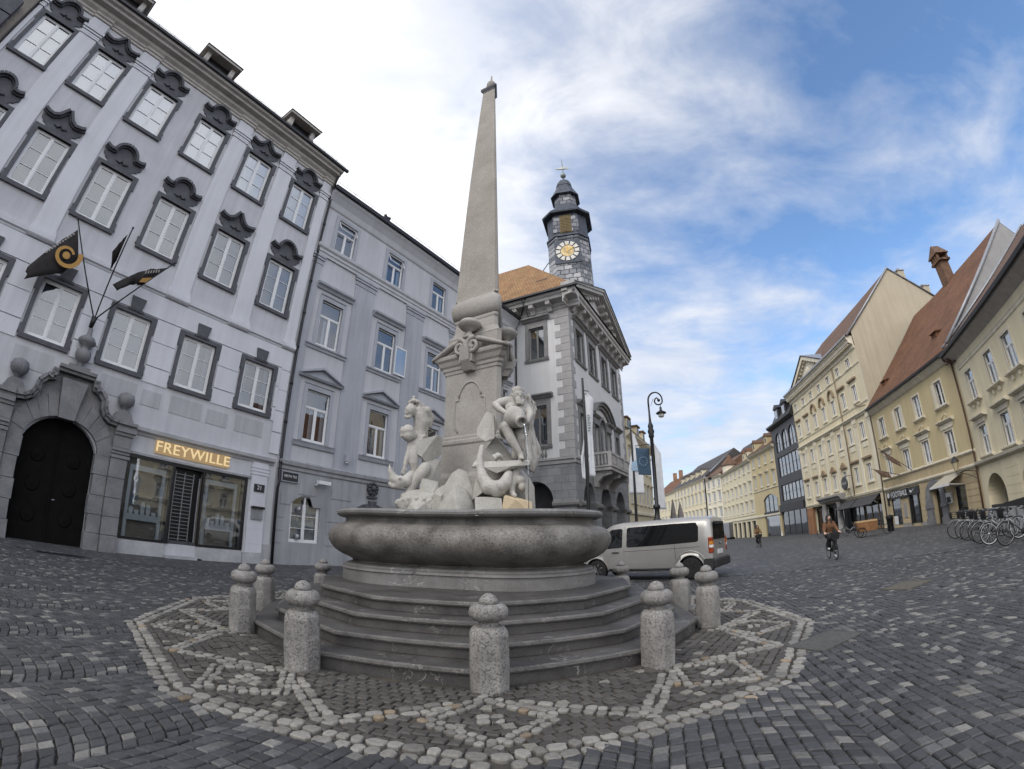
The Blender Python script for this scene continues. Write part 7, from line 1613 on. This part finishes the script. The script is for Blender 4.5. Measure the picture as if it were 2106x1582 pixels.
def rider(lab, bloc, brz, sweater, trousers, hairc, bl, shoe='white'):
    bicycle('city_bicycle', bl, bloc, brz, M['bikedark'], None, basket=True, crank=-1.2)
    t = thing('person', lab, 'person', bloc, brz)
    skin = plain('skin', (.50, .32, .24), .55, var=.08)
    b = MB()
    limb(b, [(-.20, 0, .98), (-.19, 0, 1.12), (-.13, 0, 1.30), (-.10, 0, 1.42)], [.135, .12, .145, .10], 12)
    limb(b, [(-.09, 0, 1.44), (-.07, 0, 1.53)], [.06, .055]); b.sph((-.04, 0, 1.63), .095, 8, sx=1.05, sy=.85, sz=1.22)
    face(b, (-.04, 0, 1.63), (1, 0, -.05), (0, 0, 1), .095)
    for s in (-1, 1):
        limb(b, [(-.11, s*.16, 1.41), (.0, s*.24, 1.2)], [.065, .05]); limb(b, [(.0, s*.24, 1.2), (.17, s*.285, 1.07)], [.048, .033]); hand(b, (.16, s*.285, 1.075), (.85, .05*s, -.25), (0, 0, 1))
    limb(b, [(-.18, .10, .95), (.13, .11, .70), (.03, .11, .34), (.02, .11, .17)], [.11, .085, .062, .045], 10); limb(b, [(-.18, -.10, .95), (.19, -.11, .84), (.0, -.11, .55), (-.10, -.11, .47)], [.11, .085, .062, .045], 10)
    remesh(b, 'body', skin, t, vox=.014, smooth=2)
    b = MB(); limb(b, [(-.20, 0, .92), (-.19, 0, 1.10), (-.13, 0, 1.30), (-.11, 0, 1.41)], [.18, .165, .185, .13], 12); limb(b, [(-.12, -.15, 1.4), (-.12, .15, 1.4)], [.085, .085])
    for s in (-1, 1): limb(b, [(-.11, s*.17, 1.40), (.0, s*.25, 1.19), (.14, s*.285, 1.08)], [.09, .078, .058])
    limb(b, [(-.11, 0, 1.44), (-.08, 0, 1.49)], [.09, .08]); remesh(b, 'sweater', sweater, t, vox=.018, smooth=2)
    b = MB(); limb(b, [(-.2, 0, .93), (-.16, 0, .96)], [.16, .15]); limb(b, [(-.18, .10, .95), (.13, .11, .70), (.03, .11, .36), (.02, .11, .22)], [.125, .10, .08, .065], 10); limb(b, [(-.18, -.10, .95), (.19, -.11, .84), (.0, -.11, .57), (-.07, -.11, .50)], [.125, .10, .08, .065], 10); remesh(b, 'trousers', trousers, t, vox=.018, smooth=2)
    for p in ((.02, .11, .13), (-.10, -.11, .44)):
        b = MB(); limb(b, [(p[0]-.05, p[1], p[2]), (p[0]+.04, p[1], p[2]-.01), (p[0]+.14, p[1], p[2]-.03)], [.05, .048, .035]); remesh(b, 'shoe', M[shoe], t, vox=.014, smooth=1)
    b = MB(); b.sph((-.055, 0, 1.665), .108, 8, sz=1.1); b.sph((-.10, 0, 1.58), .085, 7, sz=1.5)
    for s in (-1, 1): limb(b, [(-.05, s*.085, 1.66), (-.045, s*.10, 1.55), (-.02, s*.10, 1.42)], [.045, .045, .03])
    remesh(b, 'hair', hairc, t, vox=.014, smooth=2)
    return t
dkhair = plain('black_hair', (.012, .010, .010), .6)
rider('woman in a brown poncho sweater and black trousers cycling towards the fountain', (12.35, 15.75, 0), facade(203), plain('rust_brown_knit', (.13, .065, .032), .95, var=.35, ns=25), plain('black_trousers', (.015, .015, .017), .9), dkhair, 'black city bicycle ridden by the woman in the brown sweater')
rider('person in an ochre jacket cycling far away in front of the yellow house', (19.24, 33.7, 0), facade(196), plain('ochre_jacket', (.17, .10, .045), .9, var=.3), plain('black_jeans', (.02, .02, .024), .9), plain('brown_hair', (.05, .03, .02), .7), 'dark bicycle of the far cyclist in the ochre jacket', 'black')
# bicycles by the cream house
for p, az, lab in (((25.9, 30.6), 130, 'silver bicycle parked left of the orange cargo tricycle'), ((27.4, 35.6), 100, 'dark bicycle parked farthest left before the cream house columns'), ((26.3, 32.3), 120, 'parked bicycle between the silver one and the stone columns')):
    bicycle('parked_bicycle', lab, (p[0], p[1], 0), facade(az), M['bikegrey'] if az == 130 else M['bikedark'], 'bicycles parked before the cream house')
cb = thing('cargo_tricycle', 'orange brown box cargo tricycle parked before the cream house shops', 'cargo bike', (23.9, 25.9, 0), facade(120))
b = MB(); b.loft([[(-.9, -.42, .38), (.35, -.42, .38), (.35, .42, .38), (-.9, .42, .38)], [(-1.05, -.5, 1.0), (.45, -.5, 1.0), (.45, .5, 1.0), (-1.05, .5, 1.0)]]); bx = b.build('cargo_box', plain('orange_brown_wood', (.26, .13, .055), .7, var=.3, ns=4), cb); bevel(bx, .03)
b = MB(); b.pyz([(-.52, 1.0), (.52, 1.0), (.48, 1.12), (-.48, 1.12)], -1.05, .4); b.build('box_cover', plain('tan_tarpaulin', (.36, .24, .12), .9), cb)
for c, y in ((-.75, -.5), (-.75, .5), (1.15, 0)):
    b = MB(); b.tube([(c+.32*cos(2*PI*k/24), y, .34+.32*sin(2*PI*k/24)) for k in range(25)], .025, 6, caps=False)
    for k in range(10): a = 2*PI*k/10; b.tube([(c, y, .34), (c+.3*cos(a), y, .34+.3*sin(a))], .003, 3)
    b.build('wheel', M['tyre'], cb)
b = MB(); b.tube([(.35, 0, .5), (.75, 0, .4), (1.15, 0, .34)], .025, 6); b.tube([(.75, 0, .4), (.70, 0, .95)], .02, 6); b.tube([(.5, -.28, 1.12), (.45, 0, 1.08), (.5, .28, 1.12)], .015, 6); b.tube([(.38, 0, .6), (.45, 0, 1.08)], .018, 6); b.build('frame', M['bikedark'], cb)
b = MB(); b.sph((.70, 0, .98), .12, 6, sz=.35); b.build('saddle', M['tyre'], cb)
bn = thing('litter_bin', 'dark cylindrical litter bin beside the ochre house corner', 'bin', (27.2, 27.3, 0)); b = MB(); b.lathe([(.2, 0), (.24, .1), (.26, .9), (.3, .92), (.3, 1.0), (.05, 1.12)], n=14); b.build('body', M['iron'], bn); b = MB(); b.lathe([(.34, 1.05), (.34, 1.1), (.1, 1.2)], n=14); b.build('lid', M['iron'], bn)
ab = thing('menu_board', 'white folding board standing before the dark grey house', 'board', (38.2, 59.0, 0), facade(-20))
b = MB(); b.pyz([(-.3, 0), (-.26, 0), (0, 1.5), (-.04, 1.5)], -.5, .5); b.build('front_leaf', M['white'], ab); b = MB(); b.pyz([(.3, 0), (.26, 0), (0, 1.5), (.04, 1.5)], -.5, .5); b.build('back_leaf', M['white'], ab)
kb = thing('advertising_kiosk', 'pale grey box kiosk with white poster behind the van rear', 'kiosk', (36.5, 75.0, 0), facade(-25))
b = MB(); b.box(-1.3, 1.3, -.6, .6, 0, 2.9); k1 = b.build('cabinet', M['zinc'], kb); bevel(k1, .1, 2); b = MB(); b.box(-1.0, 1.0, -.64, -.6, .6, 2.5); b.build('poster', M['white'], kb); b = MB(); b.box(-1.4, 1.4, -.7, .7, 0, .35); b.build('base', M['iron'], kb)
# ================================================================== street lamp, flag poles, parasols
SLp = thing('street_lamp', 'tall black curled street lamp with hanging lantern behind the van', 'street lamp', (7.66, 23.8, 0), rad(-17))
b = MB(); b.lathe([(.32, 0), (.32, .15), (.24, .25), (.22, .9), (.26, .95), (.2, 1.05), (.17, 2.2), (.28, 2.34), (.28, 2.44), (.15, 2.52), (.13, 3.0), (.19, 3.1), (.19, 3.2), (.11, 3.3), (.10, 6.9), (.16, 7.0), (.14, 7.1), (.19, 7.3), (.13, 7.45), (.16, 7.6), (.08, 7.8), (.055, 8.2), (.05, 8.7)], n=16); b.build('post', M['iron'], SLp)
b = MB(); pts = [(0, 0, 8.6), (.0, 0, 9.0)]+[(.40-.40*cos(a), 0, 9.05+.48*sin(a)) for a in [PI*k/10 for k in range(1, 10)]]+[(.80, 0, 9.02)]+[(.58+.22*cos(-a), 0, 9.0+.22*sin(-a)) for a in [PI*k/8 for k in range(1, 12)]]+[(.60, 0, 9.06)]
b.tube(pts, [.05]*6+[.042]*(len(pts)-6), 8)
for k in range(14): a = k*.45; b.tube([(.12+.012*k, 0, 8.75+.03*k+.02*sin(a)), (.14+.012*k, .0, 8.78+.03*k)], .012, 4)
b.sph((.60, 0, 9.04), .09, 6); b.build('curled_arm', M['iron'], SLp)
b = MB(); b.tube([(.66, 0, 8.80), (.66, 0, 8.62)], .02, 6); b.lathe([(.03, 8.66), (.07, 8.6), (.06, 8.5), (.10, 8.42), (.26, 8.33), (.30, 8.28), (.28, 8.26), (.18, 8.28)], (.66, 0, 0), 16); ln = b.build('lantern_hood', M['iron'], SLp)
b = MB(); b.lathe([(.17, 8.28), (.16, 8.1), (.12, 8.05), (.02, 8.04)], (.66, 0, 0), 12); b.build('lantern_glass', plain('frosted_lamp_glass', (.55, .55, .52), .3), ln)
M['banw'] = plain('white_banner_cloth', (.60, .62, .65), .9, var=.08, ns=2); M['banb'] = plain('blue_flag_cloth', (.04, .078, .125), .85, var=.2, ns=2)
def pole(lab, loc, h, az=0):
    t = thing('flagpole', lab, 'flagpole', (loc[0], loc[1], 0), rad(az), 'tall black flagpoles before the town hall'); b = MB(); b.lathe([(.22, 0), (.22, .2), (.14, .4), (.13, 1.2), (.10, 5), (.07, h-.1), (.03, h)], n=12); b.build('mast', M['iron'], t); b = MB(); b.sph((0, 0, h), .07, 5); b.build('finial', M['iron'], t); return t
def banner(name, lab, loc, az, rows, m, thick=.015, waves=.05, group=None):
    t = thing(name, lab, 'flag', (loc[0], loc[1], 0), rad(az), group); b = MB(); nu = 10; vs = []; nr = 26
    for q in range(nr+1):
        f_ = q/nr*(len(rows)-1); i = min(int(f_), len(rows)-2); g_ = f_-i; x0, x1, z = [rows[i][c]+(rows[i+1][c]-rows[i][c])*g_ for c in range(3)]
        for p in range(nu+1): u = p/nu; vs.append((x0+(x1-x0)*u, waves*sin(u*6+q*.2)*(.3+u), z-.25*u*(1 if q == 0 else .3)))
    b.add(vs, [(q*(nu+1)+p, q*(nu+1)+p+1, (q+1)*(nu+1)+p+1, (q+1)*(nu+1)+p) for q in range(nr) for p in range(nu)], 0, True); o = b.build('cloth', m, t); so = o.modifiers.new('t', 'SOLIDIFY'); so.thickness = thick; return t, o
pole('black flagpole nearest the town hall corner, left of the balcony', (4.43, 26.63), 11.45)
t, o = banner('hanging_banner', 'long white banner hanging on the pole before the town hall balcony', (4.43, 26.63), -9, [(.08, .10, 10.65), (.08, .62, 10.2), (.12, .42, 8), (.14, .45, 6.5), (.14, .5, 5.3)], M['banw'], group='white banners before the town hall')
b = MB(); b.tube([(0, 0, 10.68), (.35, 0, 10.6)], .025, 5); b.build('arm', M['iron'], t)
b = MB()
for k in range(7): b.box(.16, .30+.05*(k % 2), -.09, -.075, 9.0-k*.16, 9.08-k*.16)
b.build('small_lettering', plain('grey_green_print', (.25, .30, .30), .9), t)
t, o = banner('hanging_banner', 'narrow lower strip of white banner left of the pole before the town hall', (4.43, 26.63), -9, [(-.12, -.1, 7.6), (-.34, -.12, 6.4), (-.3, -.1, 5.2)], M['banw'], group='white banners before the town hall')
pole('black flagpole between the balcony and the street lamp', (9.75, 35.7), 11.1)
t, o = banner('hanging_banner', 'wide white banner with pale blue peak design left of the blue star flag', (9.75, 35.7), -15, [(.06, .2, 10.1), (.05, .6, 8.9), (-.4, .75, 7.0), (-.45, .78, 5.05)], M['banw'], group='white banners before the town hall')
b = MB(); b.add([(-.1, -.10, 7.6), (.55, -.10, 7.9), (.6, -.10, 7.3), (-.2, -.10, 7.0)], [(0, 1, 2, 3)]); b.add([(-.2, -.10, 6.9), (.2, -.10, 7.25), (.6, -.10, 6.9)], [(0, 1, 2)]); b.build('peak_print', plain('pale_blue_print', (.30, .42, .55), .9), t)
pole('black flagpole hidden behind the street lamp', (13.0, 40.3), 11.1)
t, o = banner('hanging_banner', 'white banner just right of the street lamp post', (13.0, 40.3), -18, [(.05, .15, 10.2), (.06, .7, 9.2), (.06, .75, 6), (.06, .8, 4.0)], M['banw'], group='white banners before the town hall')
t, o = banner('star_circle_flag', 'blue flag with a circle of twelve stars hanging beside the street lamp post', (7.55, 24.2), -17, [(-.72, .02, 6.55), (-.70, .02, 5.8), (-.64, .06, 5.0)], M['banb'], waves=.03, group=None)
b = MB(); b.tube([(-.75, 0, 6.62), (.1, 0, 6.66)], .02, 5); b.build('arm', M['iron'], t)
b = MB()
for k in range(12):
    a = 2*PI*k/12; cx, cz = -.33+.22*cos(a), 5.72+.24*sin(a); b.pxz([(cx+(.042 if q % 2 == 0 else .018)*sin(2*PI*q/10), cz+(.042 if q % 2 == 0 else .018)*cos(2*PI*q/10)) for q in range(10)], -.09, -.075)
b.build('stars', plain('pale_star_print', (.22, .33, .45), .9), t)
for p, h, lab in (((15.25, 42.3), 5.0, 'closed grey parasol left of its twin above the van roof'), ((15.9, 42.1), 4.65, 'closed grey parasol right of its twin above the van roof')):
    t = thing('closed_parasol', lab, 'parasol', (p[0], p[1], 0), 0, 'closed parasols behind the van'); b = MB(); b.lathe([(.05, 0), (.05, 1.5)], n=8); b.build('post', M['iron'], t); b = MB(); b.lathe([(.42, 1.3), (.45, 1.6), (.36, 2.6), (.22, 3.8), (.08, h-.2), (.03, h)], n=18, lob=7, lamp=.25); b.build('folded_canopy', plain('grey_parasol_cloth', (.22, .20, .19), .9, var=.2), t)
t = thing('street_lamp', 'slim dark lamp post far down the street before the white end house', 'street lamp', (28.4, 64.0, 0)); b = MB(); b.lathe([(.2, 0), (.12, .5), (.1, 9.2), (.05, 9.6)], n=8); b.build('post', M['iron'], t); b = MB(); b.tube([(0, 0, 9.5), (.4, 0, 10.0), (.9, 0, 9.9)], .05, 6); b.lathe([(.05, 9.8), (.35, 9.5), (.2, 9.3)], (.9, 0, 0), 8); b.build('lantern', M['iron'], t)
t = thing('street_sign', 'dark rectangular hanging sign beside the white end house', 'sign', (36.3, 80.5, 0), facade(-20)); b = MB(); b.box(-.9, .9, -.06, .06, 3.2, 3.9); b.build('panel', M['black'], t); b = MB(); b.tube([(0, 0, 0), (0, 0, 3.3)], .05, 6); b.build('post', M['iron'], t)
# ================================================================== sky, sun, camera
wd = bpy.data.worlds.new('World'); SC.world = wd; wd.use_nodes = True; nt = wd.node_tree; nt.nodes.clear()
SUN_AZ, SUN_EL = -128, 44
out = N(nt, 'ShaderNodeOutputWorld'); bg = N(nt, 'ShaderNodeBackground'); bg.inputs[1].default_value = .10
sky = N(nt, 'ShaderNodeTexSky', sky_type='NISHITA', sun_disc=False); sky.sun_elevation = rad(SUN_EL); sky.sun_rotation = rad(SUN_AZ); sky.air_density = 1.0; sky.dust_density = 1.2; sky.ozone_density = 1.6
tc = N(nt, 'ShaderNodeTexCoord'); sp = N(nt, 'ShaderNodeSeparateXYZ'); nt.links.new(tc.outputs['Generated'], sp.inputs[0])
def MA(op, a, b=None, c=None):
    n = N(nt, 'ShaderNodeMath', operation=op)
    for i, v in enumerate((a, b, c)):
        if v is None: continue
        if isinstance(v, (int, float)): n.inputs[i].default_value = v
        else: nt.links.new(v, n.inputs[i])
    return n.outputs[0]
zc = MA('ADD', MA('MAXIMUM', sp.outputs[2], .0), .16)
px, py = MA('DIVIDE', sp.outputs[0], zc), MA('DIVIDE', sp.outputs[1], zc)
cv = N(nt, 'ShaderNodeCombineXYZ'); nt.links.new(px, cv.inputs[0]); nt.links.new(py, cv.inputs[1])
mp = N(nt, 'ShaderNodeMapping'); mp.inputs['Rotation'].default_value = (0, 0, rad(35)); mp.inputs['Scale'].default_value = (1.0, 1.5, 1); mp.inputs['Location'].default_value = (3.1, 1.7, 0); nt.links.new(cv.outputs[0], mp.inputs[0])
def wn(scale, det, rough, dist=0., loc=None):
    n = N(nt, 'ShaderNodeTexNoise'); n.inputs['Scale'].default_value = scale; n.inputs['Detail'].default_value = det; n.inputs['Roughness'].default_value = rough; n.inputs['Distortion'].default_value = dist
    nt.links.new(mp.outputs[0], n.inputs['Vector']); return n.outputs['Fac']
big = wn(.75, 3, .5, .2); mid = wn(2.6, 9, .58, .35); fine = wn(7.5, 6, .6, .2)
dens = MA('ADD', MA('MULTIPLY', big, .5), MA('ADD', MA('MULTIPLY', mid, .42), MA('MULTIPLY', fine, .13)))
# more cloud in the bright patch at front left and along the horizon
sd = (sin(rad(-36))*cos(rad(38)), cos(rad(-36))*cos(rad(38)), sin(rad(38)))
dp = MA('ADD', MA('MULTIPLY', sp.outputs[0], sd[0]), MA('ADD', MA('MULTIPLY', sp.outputs[1], sd[1]), MA('MULTIPLY', sp.outputs[2], sd[2])))
glow = ramp(nt, dp, [(.45, (0, 0, 0)), (.80, (.25,)*3), (.98, (1, 1, 1))])
hz = ramp(nt, sp.outputs[2], [(.0, (1, 1, 1)), (.16, (.85,)*3), (.46, (.0,)*3)])
back = ramp(nt, MA('MULTIPLY_ADD', sp.outputs[1], -.5, .5), [(.45, (0, 0, 0)), (.62, (1, 1, 1))])  # unseen sky behind the camera, clouded over to light surfaces facing it
cov = MA('ADD', dens, MA('ADD', MA('MULTIPLY', glow, .27), MA('ADD', MA('MULTIPLY', hz, .19), MA('MULTIPLY', back, .25))))
cl = ramp(nt, cov, [(.47, (0, 0, 0)), (.56, (.30,)*3), (.68, (.80,)*3), (.85, (1, 1, 1))])
shade = ramp(nt, MA('ADD', mid, MA('ADD', MA('MULTIPLY', glow, .45), MA('MULTIPLY', hz, -.06))), [(.3, (3.7, 4.0, 4.7)), (.5, (4.4, 4.65, 5.2)), (.75, (5.4, 5.5, 5.8)), (.95, (7, 7, 7.1))])
hazec = ramp(nt, glow, [(0, (0, 0, 0)), (1, (1.2, 1.2, 1.2))])
back_fill = mix(nt, 1, back, (4.6, 4.45, 4.3), 'MULTIPLY')  # extra brightness added to that unseen rear sky as fill light
skyb = mix(nt, 1, sky.outputs[0], (1.12, 1.33, 1.48), 'MULTIPLY')
c = mix(nt, cl, skyb, shade); c = mix(nt, 1, c, hazec, 'ADD'); c = mix(nt, 1, c, back_fill, 'ADD')
nt.links.new(c, bg.inputs[0]); nt.links.new(bg.outputs[0], out.inputs[0])
sun = bpy.data.lights.new('sun', 'SUN'); sun.energy = .95; sun.angle = rad(28); sun.color = (1, .94, .85)
so = bpy.data.objects.new('sun', sun); COL.objects.link(so)
sdir = Vector((sin(rad(SUN_AZ))*cos(rad(SUN_EL)), cos(rad(SUN_AZ))*cos(rad(SUN_EL)), sin(rad(SUN_EL)))); so.rotation_euler = sdir.to_track_quat('Z', 'Y').to_euler(); so.location = (0, 0, 60)
cam = bpy.data.cameras.new('camera'); co = bpy.data.objects.new('camera', cam); COL.objects.link(co); SC.camera = co
cam.type = 'PANO'; cam.clip_end = 3000; cam.clip_start = .05
pc = cam.cycles if hasattr(cam, 'cycles') and hasattr(cam.cycles, 'panorama_type') else cam
pc.panorama_type = 'FISHEYE_LENS_POLYNOMIAL'; pc.fisheye_fov = rad(175)
cam.sensor_width = 36; cam.sensor_fit = 'HORIZONTAL'; cam.sensor_height = 36*769/1024
fl = 933.917*36/2106
pc.fisheye_polynomial_k0 = 0; pc.fisheye_polynomial_k1 = -1/fl; pc.fisheye_polynomial_k2 = 0; pc.fisheye_polynomial_k3 = .049824/fl**3; pc.fisheye_polynomial_k4 = 0
pit, rol = .3424777, .00474828
Ra = Matrix(((cos(rol), 0, sin(rol)), (0, 1, 0), (-sin(rol), 0, cos(rol)))); Rb = Matrix(((1, 0, 0), (0, cos(pit), -sin(pit)), (0, sin(pit), cos(pit)))); Rc = Rb @ Ra
Mx = Matrix((Rc @ Vector((1, 0, 0)), Rc @ Vector((0, 0, 1)), -(Rc @ Vector((0, 1, 0))))).transposed().to_4x4(); Mx.translation = (0, 0, 1.6); co.matrix_world = Mx
SC.view_settings.view_transform = 'Standard'; SC.view_settings.look = 'None'; SC.view_settings.exposure = .75; SC.view_settings.gamma = 1; SC.view_settings.use_curve_mapping = False
SC.cycles.max_bounces = 6; SC.cycles.diffuse_bounces = 3; SC.cycles.glossy_bounces = 3; SC.cycles.transparent_max_bounces = 10; SC.cycles.caustics_reflective = False; SC.cycles.caustics_refractive = False
